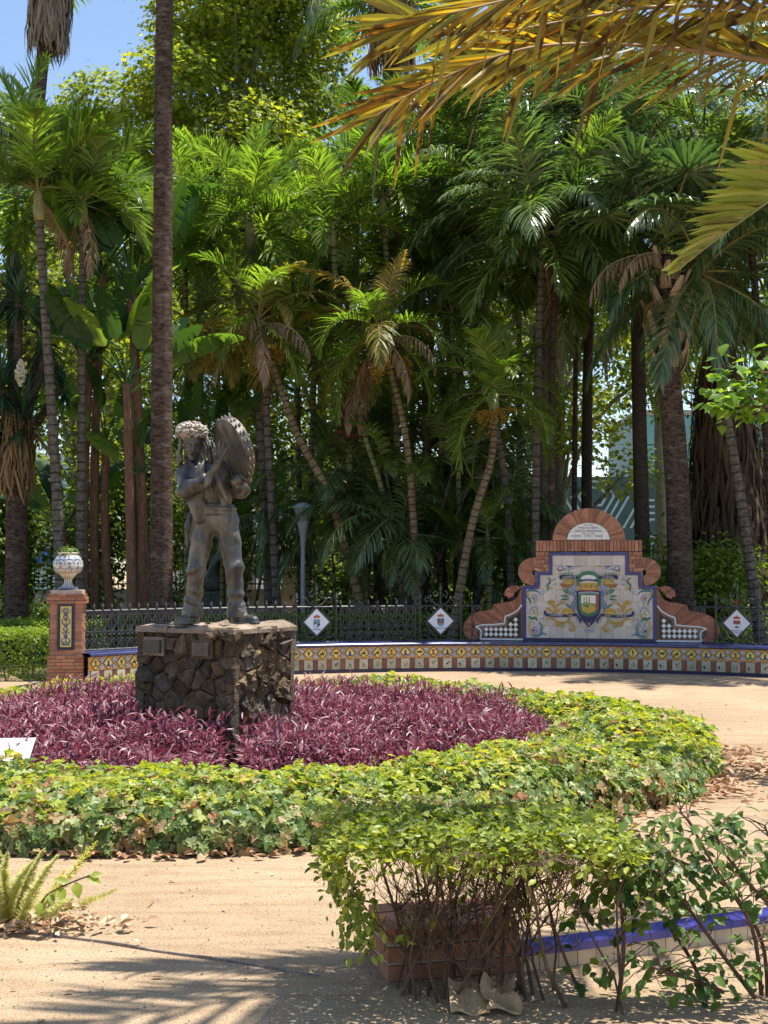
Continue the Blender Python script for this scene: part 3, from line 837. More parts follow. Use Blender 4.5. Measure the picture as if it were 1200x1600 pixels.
# hat smothered in flowers
def ico(sub=1):
    t = (1 + 5 ** .5) / 2
    v = [(-1, t, 0), (1, t, 0), (-1, -t, 0), (1, -t, 0), (0, -1, t), (0, 1, t), (0, -1, -t), (0, 1, -t), (t, 0, -1), (t, 0, 1), (-t, 0, -1), (-t, 0, 1)]
    v = [np.array(p) / np.linalg.norm(p) for p in v]
    f = [(0, 11, 5), (0, 5, 1), (0, 1, 7), (0, 7, 10), (0, 10, 11), (1, 5, 9), (5, 11, 4), (11, 10, 2), (10, 7, 6), (7, 1, 8), (3, 9, 4), (3, 4, 2), (3, 2, 6), (3, 6, 8), (3, 8, 9), (4, 9, 5), (2, 4, 11), (6, 2, 10), (8, 6, 7), (9, 8, 1)]
    for _ in range(sub):
        mid = {}; nf = []
        def m_(a, b):
            k = (min(a, b), max(a, b))
            if k not in mid:
                p = v[a] + v[b]; v.append(p / np.linalg.norm(p)); mid[k] = len(v) - 1
            return mid[k]
        for a, b, c in f:
            ab, bc, ca = m_(a, b), m_(b, c), m_(c, a)
            nf += [(a, ab, ca), (b, bc, ab), (c, ca, bc), (ab, bc, ca)]
        f = nf
    return np.array(v), f
iv, if_ = ico(1)
hat = MB()
hc = np.array((-0.172, -0.045, 1.625))
hv = [(hc + p * np.array((0.120, 0.130, 0.085))) for p in iv]
hat.add(hv, if_)
hrnd = random.Random(3)
for k in range(170):
    a = hrnd.uniform(0, 2 * PI); e = math.asin(hrnd.uniform(-0.62, 1.0))
    dirv = np.array((math.cos(a) * math.cos(e), math.sin(a) * math.cos(e), math.sin(e)))
    c = hc + dirv * np.array((0.125, 0.135, 0.088))
    r = hrnd.uniform(0.014, 0.024)
    hat.add([c + p * r * np.array((hrnd.uniform(.8, 1.2), hrnd.uniform(.8, 1.2), hrnd.uniform(.6, 1.1))) for p in iv[:12]], ico(0)[1])
hat.obj('flower_hat', M['bronze_pale'], statue)
for (x0, y0, x1, y1, zt, zb, r) in ((-0.275, -0.02, -0.285, -0.01, 1.60, 1.34, .016), (-0.265, -0.07, -0.262, -0.07, 1.59, 1.37, .015), (-0.28, 0.04, -0.275, 0.05, 1.60, 1.33, .02),
                                    (-0.065, -0.075, -0.045, -0.085, 1.60, 1.37, .014), (-0.055, -0.03, -0.005, -0.06, 1.60, 1.36, .016), (-0.05, 0.02, 0.03, -0.02, 1.61, 1.34, .015)):
    pts = [(x0 + (x1 - x0) * t + 0.008 * math.sin(9 * t + x0 * 50), y0 + (y1 - y0) * t + 0.008 * math.cos(8 * t), zt + (zb - zt) * t) for t in np.linspace(0, 1, 8)]
    rb = MB(); rb.tube(pts, [r * (0.7 + 0.5 * t) for t in np.linspace(0, 1, 8)], 6); rb.obj('hat_ribbon', M['bronze'], statue, smooth=True)
TM = Matrix.Identity(3)
for i in range(3):
    TM[i][0], TM[i][1], TM[i][2] = TU[i], TV[i], TN[i]
tb = MB()
prof = [(TR * .0 + .001, 0.0), (TR * .5, -0.004), (TR - .006, -0.002), (TR, 0.006), (TR + .006, 0.0), (TR + .006, -0.075), (TR - .012, -0.075), (TR - .012, -0.012), (0.001, -0.012)]
tb.lathe(prof, 48)
tv = [tuple(np.array(TM @ Vector(p)) + TC) for p in tb.v]
tb.v = tv
tamb = tb.obj('tambourine', M['bronze'], statue)
for k in range(22):
    a = 2 * PI * k / 22 + 0.1
    if abs((a - LG + PI) % (2 * PI) - PI) < 0.35:
        continue
    for o in (-0.022, -0.054):
        jb = MB()
        c = rimpt(a, TR + 0.012, o)
        vs = [c + (p[0] * TU + p[1] * TV) * 0.019 + TN * p[2] * 0.008 for p in iv[:12]]
        jb.add(vs, ico(0)[1]); jb.obj('jingle', M['bronze_pale'], tamb)

# ------------------------------------------------------------------ tiled bench
bench = thing('tiled_bench', 'long curved tiled bench with blue seat edge and yellow diamond tiles below', 'bench')
bench_mb = MB()
nb = 90
angs = [A_L + (A_R - A_L) * i / nb for i in range(nb + 1)]
prof = [(AR + 0.02, 0.0), (AR + 0.02, 0.395), (AR + 0.46, 0.395), (AR + 0.46, 0.0)]
for a in angs:
    for r, z in prof:
        bench_mb.v.append(tuple(arc(a, r, z)))
for i in range(nb):
    for k in range(3):
        a = i * 4 + k
        bench_mb.f.append((a, a + 4, a + 5, a + 1)); bench_mb.m.append(0)
bench_mb.obj('bench_core', M['mortar'], bench)
MODW = 0.222
NMOD = int((A_L - A_R) * AR / MODW)
def flatbox(w, z0, z1, y0, y1, x=0.0):
    t = MB(); t.box((x, (y0 + y1) / 2, (z0 + z1) / 2), (w, y1 - y0, z1 - z0)); return t
me_ochre = flatbox(MODW - 0.004, 0.213, 0.396, 0.003, 0.018).mesh('ochre_tile', M['tile_ochre'])
me_white = flatbox(0.135, 0.056, 0.205, -0.001, 0.018).mesh('picture_tile', [M['tile_cream'], M['paint_black']])
me_brown = flatbox(0.072, 0.054, 0.207, 0.004, 0.018).mesh('brown_tile', M['tile_brown'])
me_navy = flatbox(MODW - 0.004, 0.0, 0.049, -0.012, 0.018).mesh('skirting_tile', M['tile_navy'])
def rhomb(cx, cz, a, b):
    return [(cx - a, cz), (cx, cz - b), (cx + a, cz), (cx, cz + b)]
# little painted figures standing inside the diamonds
FIG = {
 'person': [(-.010, -.055), (-.004, -.055), (-.002, -.01), (.002, -.01), (.006, -.055), (.012, -.055), (.010, .005), (.022, -.004), (.024, .004), (.010, .026), (.006, .030), (.009, .042), (.003, .050), (-.004, .050), (-.009, .042), (-.006, .030), (-.012, .024), (-.020, .004), (-.016, -.002), (-.008, .008)],
 'lady': [(-.034, -.050), (.034, -.050), (.014, -.002), (.022, .012), (.010, .026), (.005, .029), (.009, .041), (.002, .048), (-.006, .045), (-.008, .036), (-.005, .029), (-.012, .024), (-.020, .010), (-.012, -.002)],
 'bull': [(-.040, -.030), (-.034, -.030), (-.030, -.008), (-.006, -.010), (.012, -.008), (.016, -.030), (.022, -.030), (.026, -.006), (.034, -.002), (.046, -.008), (.048, .004), (.036, .016), (.030, .024), (.024, .018), (-.020, .018), (-.038, .014), (-.046, -.006), (-.040, .002)],
 'rider': [(-.036, -.045), (-.030, -.045), (-.026, -.020), (.008, -.022), (.014, -.045), (.020, -.045), (.022, -.016), (.038, .002), (.044, .016), (.032, .014), (.020, .000), (.012, .004), (.010, .024), (.013, .036), (.004, .044), (-.004, .036), (-.002, .024), (-.010, .004), (-.030, .000), (-.042, -.016)],
 'bust': [(-.032, -.045), (.032, -.045), (.026, -.020), (.010, -.008), (.018, .004), (.020, .024), (.008, .042), (-.010, .042), (-.022, .026), (-.018, .002), (-.010, -.008), (-.026, -.020)],
}
def ear(poly):
    """fan-free triangulation by blender's own tessellator"""
    from mathutils.geometry import tessellate_polygon
    return tessellate_polygon([[Vector((u, v, 0)) for u, v in poly]])
def paint_poly(mb, poly, y, m, xf=None):
    vs = [Vector((u, y, v)) for u, v in poly]
    if xf is not None:
        vs = [xf @ p for p in vs]
    tris = []
    for t in ear(poly):
        a, b, c = (poly[i] for i in t)
        if (b[0] - a[0]) * (c[1] - a[1]) - (b[1] - a[1]) * (c[0] - a[0]) < 0:
            t = (t[0], t[2], t[1])
        tris.append(tuple(t))
    mb.add(vs, tris, m)
figs = list(FIG.values())
me_diam = []
for k, (fp, pm, pm2) in enumerate([(figs[0], 1, 2), (figs[1], 3, 1), (figs[2], 1, 1), (figs[3], 1, 4), (figs[4], 2, 1), (figs[1], 4, 1), (figs[0], 2, 1), (figs[0], 4, 1)]):
    t = MB()
    t.prism(rhomb(0, 0, 0.086, 0.090), -0.002, 0.010, 0)
    t.prism(rhomb(0, 0, 0.074, 0.078), -0.005, 0.000, 5)
    paint_poly(t, fp, -0.0062, pm)
    head = [p for p in fp if p[1] > 0.022]
    if len(head) > 3:
        paint_poly(t, [(u * 0.8, v * 1.0) for u, v in head], -0.0068, pm2)
    me_diam.append(t.mesh('diamond_tile', [M['paint_black'], M['paint_black'], M['paint_brown'], M['paint_green'], M['glaze_paint_blue'], M['tile_yellow']]))
t = MB()
t.prism(rhomb(0, 0, 0.050, 0.052), 0.000, 0.010, 0)
t.prism(rhomb(0, 0, 0.042, 0.044), -0.003, 0.002, 1)
for dx, dz in ((0.015, 0.008), (-0.015, -0.006), (0.0, 0.02), (0.002, -0.02)):
    paint_poly(t, [(dx + 0.009 * math.cos(a), dz + 0.009 * math.sin(a)) for a in np.linspace(0, 5.2, 6)], -0.0042, 2)
me_small = t.mesh('small_diamond_tile', [M['paint_navy'], M['tile_pale_blue'], M['glaze_paint_blue']])
brnd = random.Random(5)
me_pics = []
for k in range(6):
    t = flatbox(0.135, 0.056, 0.205, -0.001, 0.018)
    q = random.Random(k)
    for j in range(5):
        x, z = q.uniform(-.035, .035), q.uniform(.095, .165)
        w, h = q.uniform(.008, .022), q.uniform(.003, .012)
        paint_poly(t, [(x - w, z - h), (x + w * .6, z - h * 1.2), (x + w, z + h), (x - w * .3, z + h * 1.5)], -0.0022 - 0.0004 * j, 1 if j % 2 else 2)
    pts = [(x, 0.085 + 0.008 * math.sin(x * 60)) for x in np.linspace(-.048, .048, 7)]
    paint_poly(t, pts + [(x, z + 0.005) for x, z in reversed(pts)], -0.0046, 2)
    me_pics.append(t.mesh('picture_tile', [M['tile_cream'], M['paint_black'], M['paint_olive']]))
t = MB()
ncap = 4
for i in range(ncap + 1):
    a = (i / ncap - 0.5) * (MODW * 2 - 0.004) / AR
    for r, z in ((AR - 0.018, 0.402), (AR - 0.030, 0.412), (AR - 0.030, 0.436), (AR - 0.016, 0.448), (AR + 0.46, 0.450), (AR + 0.46, 0.400)):
        t.v.append((r * math.sin(a), r * math.cos(a), z))
for i in range(ncap):
    for k in range(6):
        a, b = i * 6 + k, i * 6 + (k + 1) % 6
        t.f.append((a, a + 6, b + 6, b)); t.m.append(0)
me_cap = t.mesh('cap_tile', M['tile_cap'])
for i in range(NMOD):
    ang = A_L - (i + 0.5) * MODW / AR
    pos = arc(ang, AR)
    rz = ang - PI / 2
    for nm, me in (('ochre_tile', me_ochre), ('skirting_tile', me_navy)):
        link(nm, me, bench, pos, (0, 0, rz))
    link('diamond_tile', me_diam[brnd.randrange(len(me_diam))], bench, pos + Vector((0, 0, 0.305)), (0, 0, rz))
    link('picture_tile', me_pics[brnd.randrange(6)], bench, pos, (0, 0, rz))
    ang2 = A_L - (i + 1.0) * MODW / AR
    pos2 = arc(ang2, AR)
    for dz in (0.258, 0.352):
        link('small_diamond_tile', me_small, bench, pos2 + Vector((0, 0, dz)), (0, 0, ang2 - PI / 2))
    link('brown_tile', me_brown, bench, pos2, (0, 0, ang2 - PI / 2))
    if i % 2 == 0:
        a3 = A_L - (i + 1.0) * MODW / AR
        link('cap_tile', me_cap, bench, (AC.x, AC.y, 0), (0, 0, a3 - PI / 2))

# ------------------------------------------------------------------ tiled brick monument standing on the bench
MS = 98.0
mon_dir = R(77.8)
mon = thing('tiled_monument', 'stepped brick monument with arched top and painted coat of arms in tiles', 'monument', arc(mon_dir, AR + 0.34, 0.451), mon_dir - PI / 2)
def U(px, py):
    return ((px - 917.8) / MS, (1000.5 - py) / MS)
TH = 0.24
BRK = random.Random(21)
def brick_band(inner, outer, n, mat='brick', y1=TH, y0=0.0, joint=0.10):
    inner = resample(inner, n + 1); outer = resample(outer, n + 1)
    for i in range(n):
        a, b, c, d_ = inner[i], inner[i + 1], outer[i + 1], outer[i]
        j = joint / 2
        cen = (a + b + c + d_) / 4
        q = [a + (b - a) * j, b + (a - b) * j, c + (d_ - c) * j, d_ + (c - d_) * j]
        q = [p + (cen - p) * 0.02 for p in q]
        pr = BRK.uniform(0, 0.012)
        t = MB(); t.prism([tuple(p) for p in q], y0 - pr, y1 - 0.004 - pr)
        t.obj('brick', M[mat], mon)
def backing(poly, y0=0.012, y1=TH - 0.012, name='mortar_core', mat='mortar'):
    t = MB(); t.prism(poly, y0, y1); t.obj(name, M[mat], mon)
def arcpts(cx, cy, rx, ry, a0, a1, n):
    return [U(cx + rx * math.cos(R(a)), cy - ry * math.sin(R(a))) for a in np.linspace(a0, a1, n)]
def mir(pts):
    return [(-u, v) for u, v in pts]
# arch over the lunette
arch_in = arcpts(917.8, 843, 34.5, 27.5, 180, 0, 30); arch_out = arcpts(917.8, 843, 55.5, 49.5, 180, 0, 30)
brick_band(arch_in, arch_out, 34)
backing(arch_in + list(reversed(arch_out)))
# soldier course under the arch
brick_band([U(836, 860.5), U(999.6, 860.5)], [U(836, 843.5), U(999.6, 843.5)], 30, joint=0.12)
# stepped shoulders
for sgn in (1, -1):
    f = (lambda p: p) if sgn == 1 else mir
    for k in range(5):
        y0 = 861 + k * 6.3
        e = 0.4
        for (xa, xb) in (((836, 846), (846, 856.5)) if k % 2 else ((836, 850), (850, 856.5))):
            q = f([U(xa + e, y0 + 6.0), U(xb - e, y0 + 6.0), U(xb - e, y0 + e), U(xa + e, y0 + e)])
            pr = BRK.uniform(0, 0.012)
            t = MB(); t.prism(q, -pr, TH - 0.006); t.obj('brick', M['brick'], mon)
    # round volute at the notch
    vin = arcpts(835, 893.5, 5, 5, 88, 268, 14); vout = arcpts(834, 892, 26, 22, 84, 268, 24)
    brick_band(f(vin), f(vout), 13)
    backing(f(vin + list(reversed(vout))))
    t = MB(); t.tube([(p[0], 0.002, p[1]) for p in f(arcpts(836, 896, 8, 8, 110, 30, 5))], 0.012, 6); t.obj('volute_trim', M['ivory'], mon)
    # wing: hooked upper scroll and long lower scroll
    up_in = [U(813.5, 945), U(806, 953), U(796, 959), U(788, 962)]
    up_out = [U(813.5, 917), U(803, 936), U(786, 940), U(768.5, 943.5)]
    brick_band(f(spline(up_in, 6)), f(spline(up_out, 6)), 11, 'brick_dark')
    hk_in = [U(813.8, 916.5)] + arcpts(799, 927, 3, 3, 20, 200, 8)
    hk_out = [U(815, 916)] + arcpts(800.5, 927, 14.5, 13, 62, 200, 12)
    brick_band(f(resample(hk_in, 14).tolist()), f(resample(hk_out, 14).tolist()), 7, 'brick_dark')
    brick_band(f([U(791, 934), U(800, 931)]), f([U(789, 925), U(803, 925)]), 1, 'brick_dark')
    lo_in = [U(787, 962.5), U(786, 973), U(772, 974.5), U(756, 976), U(744, 980), U(741, 984), U(744, 990)]
    lo_out = [U(768, 943.5), U(768, 952.5), U(757, 953), U(744, 955), U(731, 962), U(722, 973), U(720, 985), U(725, 996), U(735, 999.5), U(744, 999)]
    brick_band(f(resample(lo_in, 40).tolist()), f(resample(lo_out, 40).tolist()), 19, 'brick_dark')
    backing(f([U(813, 999), U(813, 930), U(806, 942), U(790, 948), U(774, 952), U(770, 958), U(750, 958), U(732, 966), U(726, 980), U(733, 995), U(745, 999)]), 0.02)
    # white trim line and chequer field
    tr = resample([U(814, 944), U(807, 953), U(796, 959.5), U(787.5, 962.5), U(786.5, 973.5), U(770, 975.5), U(752, 976), U(740, 979), U(747, 982), U(750, 988), U(748, 998)], 60)
    t = MB()
    for i in range(59):
        pass
    t.tube([(p[0], -0.006, p[1]) for p in f(tr.tolist())], 0.014, 6)
    t.obj('white_trim', M['white_trim'], mon)
    t = MB(); t.prism(f([U(748, 999.5), U(816, 999.5), U(816, 996.8), U(748, 996.8)]), -0.012, 0.05); t.obj('white_trim', M['white_trim'], mon)
    fld = f([U(751.5, 996.5), U(813.5, 996.5), U(813.5, 949), U(806, 957.5), U(790.5, 964.5), U(789.5, 977), U(753, 979.5)])
    t = MB(); t.prism(fld, -0.004, 0.02); t.obj('chequer_border', M['tile_brown'], mon)
    fld2 = f([U(754, 994.5), U(811.8, 994.5), U(811.8, 953.5), U(806.8, 959.5), U(792.4, 966.5), U(791.5, 979), U(755.5, 981.5)])
    t = MB(); t.prism(fld2, -0.008, 0.0); t.obj('chequer_ground', M['tile_black'], mon)
    def infield(u, v):
        px = u * MS + 917.8; py = 1000.5 - v * MS
        if sgn == -1:
            px = 2 * 917.8 - px
        lim = 981.5 if px < 791 else (967.5 if px < 801 else 962.5)
        return 756 < px < 811 and lim < py < 994
    st = 7.75
    for i in range(9):
        for j in range(8):
            for o in (0,):
                cx_, cy_ = 757.5 + i * st, 990.5 - j * st
                u, v = U(cx_, cy_)
                if sgn == -1:
                    u = -u
                if infield(u, v):
                    t = MB(); t.prism(rhomb(u, v, 0.0385, 0.0385), -0.0125, -0.002)
                    t.obj('chequer_tile', M['paint_white'], mon)
# field of white tiles and its blue frame
backing([U(813, 1000), U(1022.6, 1000), U(1022.6, 914), U(1001, 914), U(999, 863), U(836, 863), U(834, 914), U(813, 914)], 0.03, TH - 0.02, 'mortar_core', 'mortar')
frame_half = [U(815.5, 1000.5), U(815.5, 914.5)] + [U(833 + 5 * math.cos(R(a)) - 1, 909.5 - 5 * math.sin(R(a))) for a in (270, 300, 330, 360)] + [U(837.5, 892.5), U(857, 892.5), U(857, 862), U(917.8, 862)]
frame_in = [U(820, 995.8), U(820, 919.5)] + [U(832 + 10 * math.cos(R(a)), 909.5 - 10 * math.sin(R(a))) for a in (270, 300, 330, 360)] + [U(842, 897), U(861.5, 897), U(861.5, 866.5), U(917.8, 866.5)]
for sgn in (1, -1):
    f = (lambda p: p) if sgn == 1 else mir
    for i in range(len(frame_half) - 1):
        a, b, c, d_ = frame_half[i], frame_half[i + 1], frame_in[i + 1], frame_in[i]
        L = max(1, int(round(math.hypot(b[0] - a[0], b[1] - a[1]) / 0.2)))
        for k in range(L):
            l = lambda p, q, t_: (p[0] + (q[0] - p[0]) * t_, p[1] + (q[1] - p[1]) * t_)
            t0, t1 = k / L + 0.004, (k + 1) / L - 0.004
            t = MB(); t.prism(f([l(a, b, t0), l(a, b, t1), l(d_, c, t1), l(d_, c, t0)]), -0.022, 0.03)
            t.obj('frame_tile', M['tile_blue'], mon)
for k in range(10):
    xa = 820.5 + k * 19.46
    t = MB(); t.prism([U(xa + .2, 1000.3), U(xa + 19.26, 1000.3), U(xa + 19.26, 996), U(xa + .2, 996)], -0.022, 0.03); t.obj('frame_tile', M['tile_navy'], mon)
rows = [(995.6, 976.5), (976.5, 957.5), (957.5, 938.5), (938.5, 919.3), (919.3, 897.5), (897.5, 883), (883, 866.8)]
halfw = [97.6, 97.6, 97.6, 97.6, 75.6, 56.1, 56.1]
for ri, ((yb, yt), hw) in enumerate(zip(rows, halfw)):
    x = -hw
    edges = [-hw] + [e for e in np.arange(-100 + (10 if ri % 2 else 0), 100, 19.6) if -hw + 5 < e < hw - 5] + [hw]
    for a, b in zip(edges[:-1], edges[1:]):
        g = 0.16
        t = MB(); t.prism([U(917.8 + a + g, yb - g), U(917.8 + b - g, yb - g), U(917.8 + b - g, yt + g), U(917.8 + a + g, yt + g)], -0.001 - BRK.uniform(0, 0.002), 0.028)
        t.obj('white_tile', M['tile_white'], mon)
# lunette
lun = arcpts(917.8, 843, 34.2, 27.2, 180, 0, 30)
t = MB(); t.prism(list(reversed(lun)), 0.012, 0.05); t.obj('lunette_bed', M['grey_wall'], mon)
cellx = [-33.5, -20, -6.5, 7, 20.5, 33.5]
for i in range(5):
    for (ya, yb) in ((842.2, 829.8), (829.4, 815)):
        a, b = cellx[i] + .15, cellx[i + 1] - .15
        poly = [(917.8 + a, ya), (917.8 + b, ya)]
        def ytop(x):
            s = 1 - (x / 33.2) ** 2
            return 842.6 - 26.4 * math.sqrt(max(s, 0))
        tops = [(917.8 + x, max(yb, ytop(x))) for x in np.linspace(b, a, 5)]
        if all(q[1] >= ya - 0.3 for q in tops):
            continue
        poly = [(x, min(y, ya)) for x, y in poly + tops]
        t = MB(); t.prism([U(*q) for q in poly], 0.004, 0.03); t.obj('lunette_tile', M['paint_white'], mon)

def text_obj(txt, size, mat, parent, loc, rot=(PI / 2, 0, 0), name='lettering', extrude=0.0006, align='CENTER', sx=1.0):
    cu = bpy.data.curves.new('txt', 'FONT')
    cu.body = txt; cu.size = size; cu.align_x = align; cu.align_y = 'CENTER'; cu.extrude = extrude; cu.resolution_u = 2
    tmp = bpy.data.objects.new('txt', cu)
    COL.objects.link(tmp)
    dg = bpy.context.evaluated_depsgraph_get()
    me = bpy.data.meshes.new_from_object(tmp.evaluated_get(dg))
    bpy.data.objects.remove(tmp)
    me.name = name
    me.materials.clear(); me.materials.append(mat)
    o = link(name, me, parent, loc, rot)
    o.scale = (sx, 1, 1)
    return o
for txt, py, sz, sx in (('A LA', 819.5, 0.042, 1.3), ('MALAGUEÑA', 824.0, 0.044, 1.2), ('FIESTA VERDIALES', 828.7, 0.050, 1.0), ('EN SU DIA', 833.0, 0.036, 1.2)):
    u, v = U(917.8, py); text_obj(txt, sz, M['paint_black'], mon, (u, 0.0028, v), sx=sx)
for txt, px_ in (('MCMX', 899), ('1972', 917), ('PARK', 934)):
    u, v = U(px_, 837); text_obj(txt, 0.052, M['paint_black'], mon, (u, 0.0028, v))

# painting on the tiles (glaze, drawn as thin raised shapes)
PY = [-0.0046]
def nexty():
    PY[0] -= 0.00035
    return PY[0]
def stroke(mb, pts, w, m, taper=True, n=6, mirror=False):
    P_ = np.array(spline(pts, n)) if len(pts) > 2 else np.array(pts, float)
    k = len(P_)
    tan = np.gradient(P_, axis=0); tan /= np.linalg.norm(tan, axis=1)[:, None] + 1e-9
    nor = np.stack([-tan[:, 1], tan[:, 0]], 1)
    ww = np.full(k, w / 2) if not taper else (w / 2) * np.clip(np.sin(np.linspace(0.25, PI - 0.1, k)), 0.15, 1)
    A, B = P_ + nor * ww[:, None], P_ - nor * ww[:, None]
    y = nexty()
    for mr in ((False, True) if mirror else (False,)):
        vs = []
        for p in list(A) + list(B):
            u, v = U(*p)
            vs.append(((-u if mr else u), y, v))
        fs = []
        for i in range(k - 1):
            q = (i, i + 1, k + i + 1, k + i)
            fs.append(q if not mr else tuple(reversed(q)))
        # make them face the viewer
        a, b, c = (np.array(vs[j]) for j in fs[0][:3])
        if np.cross(b - a, c - a)[1] > 0:
            fs = [tuple(reversed(q)) for q in fs]
        (mb.twin if mr and getattr(mb, 'twin', None) else mb).add(vs, fs, m)
def blob(mb, pts, m, mirror=False):
    y = nexty()
    for mr in ((False, True) if mirror else (False,)):
        poly = [U(*p) for p in pts]
        if mr:
            poly = [(-u, v) for u, v in poly]
        paint_poly(mb.twin if mr and getattr(mb, 'twin', None) else mb, poly, y, m)
PM = [M['paint_navy'], M['glaze_paint_blue'], M['paint_green'], M['paint_teal'], M['paint_gold'], M['paint_olive'], M['paint_brown'], M['paint_grey'], M['paint_white'], M['paint_sky'], M['paint_red'], M['paint_black']]
NAVY, BLUE, GREEN, TEAL, GOLD, OLIVE, BROWN, GREY, WHITE, SKYC, RED, BLACK = range(12)
def C2(x, y):   # coordinates read off the enlarged photograph of the left half
    return (810 + x / 10.909, 870 + y / 10.909)
def S(*pp):
    return [C2(*p) for p in pp]
pt = MB(); pt.twin = MB()
# acanthus scrolls down the side
stroke(pt, S((130, 610), (150, 570), (230, 560), (320, 580), (360, 640)), 3.6, TEAL, mirror=True)
stroke(pt, S((130, 600), (125, 660), (160, 700), (190, 760), (190, 820)), 3.0, GREEN, mirror=True)
stroke(pt, S((140, 590), (150, 640), (180, 620)), 3.2, GOLD, mirror=True)
stroke(pt, S((360, 580), (420, 570), (430, 600), (380, 620), (350, 600)), 1.6, GREY, mirror=True)
stroke(pt, S((200, 690), (230, 640), (290, 660), (290, 720), (240, 720), (220, 690)), 2.6, GREY, mirror=True)
blob(pt, [C2(245 + 22 * math.cos(a), 690 + 22 * math.sin(a)) for a in np.linspace(0, 6, 9)], BROWN, True)
stroke(pt, S((250, 740), (265, 780), (255, 800)), 1.6, OLIVE, mirror=True)
stroke(pt, S((160, 960), (200, 870), (260, 840), (310, 880), (320, 940)), 3.0, GREY, mirror=True)
stroke(pt, S((200, 900), (240, 890), (250, 940), (210, 960)), 2.0, OLIVE, mirror=True)
stroke(pt, S((300, 920), (310, 980), (300, 1030)), 2.4, GOLD, mirror=True)
stroke(pt, S((150, 1000), (210, 1040), (270, 1030), (310, 1090)), 4.6, GREEN, mirror=True)
stroke(pt, S((150, 1060), (180, 1110), (160, 1190), (190, 1290), (260, 1340)), 2.6, GOLD, mirror=True)
stroke(pt, S((340, 1080), (380, 1180), (360, 1290), (270, 1345), (200, 1330)), 3.4, TEAL, mirror=True)
stroke(pt, S((350, 1090), (360, 1040), (410, 1040), (400, 1080)), 1.8, GREY, mirror=True)
stroke(pt, S((390, 1140), (420, 1160), (400, 1220), (380, 1240)), 1.8, GOLD, mirror=True)
stroke(pt, S((230, 1310), (330, 1320), (400, 1290), (470, 1320)), 3.4, TEAL, mirror=True)
stroke(pt, S((300, 1140), (330, 1120), (360, 1170), (330, 1250), (290, 1280)), 2.4, GREY, mirror=True)
stroke(pt, S((200, 1240), (220, 1190), (280, 1200), (280, 1270), (220, 1280), (205, 1240)), 2.2, GREY, mirror=True)
blob(pt, [C2(238 + 22 * math.cos(a), 1240 + 22 * math.sin(a)) for a in np.linspace(0, 6, 9)], NAVY, True)
stroke(pt, S((200, 1090), (250, 1110), (240, 1150)), 2.0, GREY, mirror=True)
# small spray under the shoulder
stroke(pt, S((470, 350), (520, 370), (520, 430), (480, 470), (490, 540), (460, 580)), 3.2, GREEN, mirror=True)
stroke(pt, S((520, 370), (580, 390), (610, 360), (590, 340)), 2.0, GREY, mirror=True)
stroke(pt, S((560, 450), (610, 460), (620, 420)), 2.0, GREY, mirror=True)
blob(pt, [C2(535 + 26 * math.cos(a), 525 + 28 * math.sin(a)) for a in np.linspace(0, 6, 10)], GOLD, True)
# upper corner
stroke(pt, S((660, 160), (700, 140), (760, 190), (830, 200), (950, 180)), 2.8, GREY, mirror=True)
stroke(pt, S((670, 150), (660, 210), (720, 220), (780, 200)), 1.8, BLUE, mirror=True)
stroke(pt, S((790, 140), (850, 160), (930, 150)), 1.8, BLUE, mirror=True)
stroke(pt, S((940, 170), (1000, 150), (1070, 155)), 1.6, OLIVE, mirror=True)
stroke(pt, S((670, 250), (700, 270), (740, 275)), 2.2, GOLD, mirror=True)
# big gold scroll below the ribbon
for q in (S((600, 980), (590, 850), (520, 760), (480, 800)), S((600, 980), (620, 850), (700, 770), (800, 780)), S((590, 960), (530, 900), (470, 860), (450, 880)),
          S((480, 760), (560, 740), (600, 820)), S((460, 1040), (560, 1040), (640, 1090), (760, 1110), (900, 1080)), S((460, 1040), (470, 1110)),
          S((620, 1040), (620, 1120), (680, 1150), (700, 1090)), S((840, 1070), (900, 1140), (930, 1200), (880, 1240), (850, 1200), (880, 1180)), S((700, 860), (660, 900), (650, 940))):
    stroke(pt, q, 3.4, GOLD, mirror=True)
    stroke(pt, [(x + .4, y + .6) for x, y in q], 1.0, BROWN, mirror=True)
blob(pt, [C2(820 + 100 * math.cos(a), 930 + 75 * math.sin(a)) for a in np.linspace(PI, 2 * PI, 12)] + S((900, 970), (740, 970)), GOLD, True)
stroke(pt, S((740, 950), (760, 900), (830, 890), (880, 930)), 1.4, BROWN, mirror=True)
for q in (S((700, 1120), (740, 1180), (770, 1110)), S((860, 1010), (800, 1090), (700, 1080))):
    stroke(pt, q, 2.4, OLIVE, mirror=True)
# palm leaves and horn
for a, b in (((820, 620), (740, 540)), ((830, 660), (700, 650)), ((840, 700), (700, 720)), ((830, 600), (800, 520)), ((850, 640), (880, 560)), ((870, 860), (780, 780)), ((880, 840), (900, 760)), ((890, 880), (950, 830))):
    stroke(pt, [C2(*a), C2((a[0] + b[0]) / 2 + 10, (a[1] + b[1]) / 2), C2(*b)], 3.0, GREEN if a[1] % 40 else TEAL, mirror=True)
blob(pt, S((690, 440), (760, 450), (940, 400), (900, 480), (820, 510), (730, 510)), BROWN, True)
blob(pt, S((770, 450), (790, 400), (870, 370), (920, 420), (880, 450)), GOLD, True)
for dx in (760, 800, 840, 900):
    stroke(pt, S((dx, 310), (dx - 10, 280), (dx + 20, 255)), 1.6, GREEN, mirror=True)
    stroke(pt, S((dx, 350), (dx + 8, 380), (dx + 15, 420)), 2.0, OLIVE, mirror=True)
pt.obj('painted_scrollwork', PM, mon); pt.twin.obj('painted_scrollwork', PM, mon)
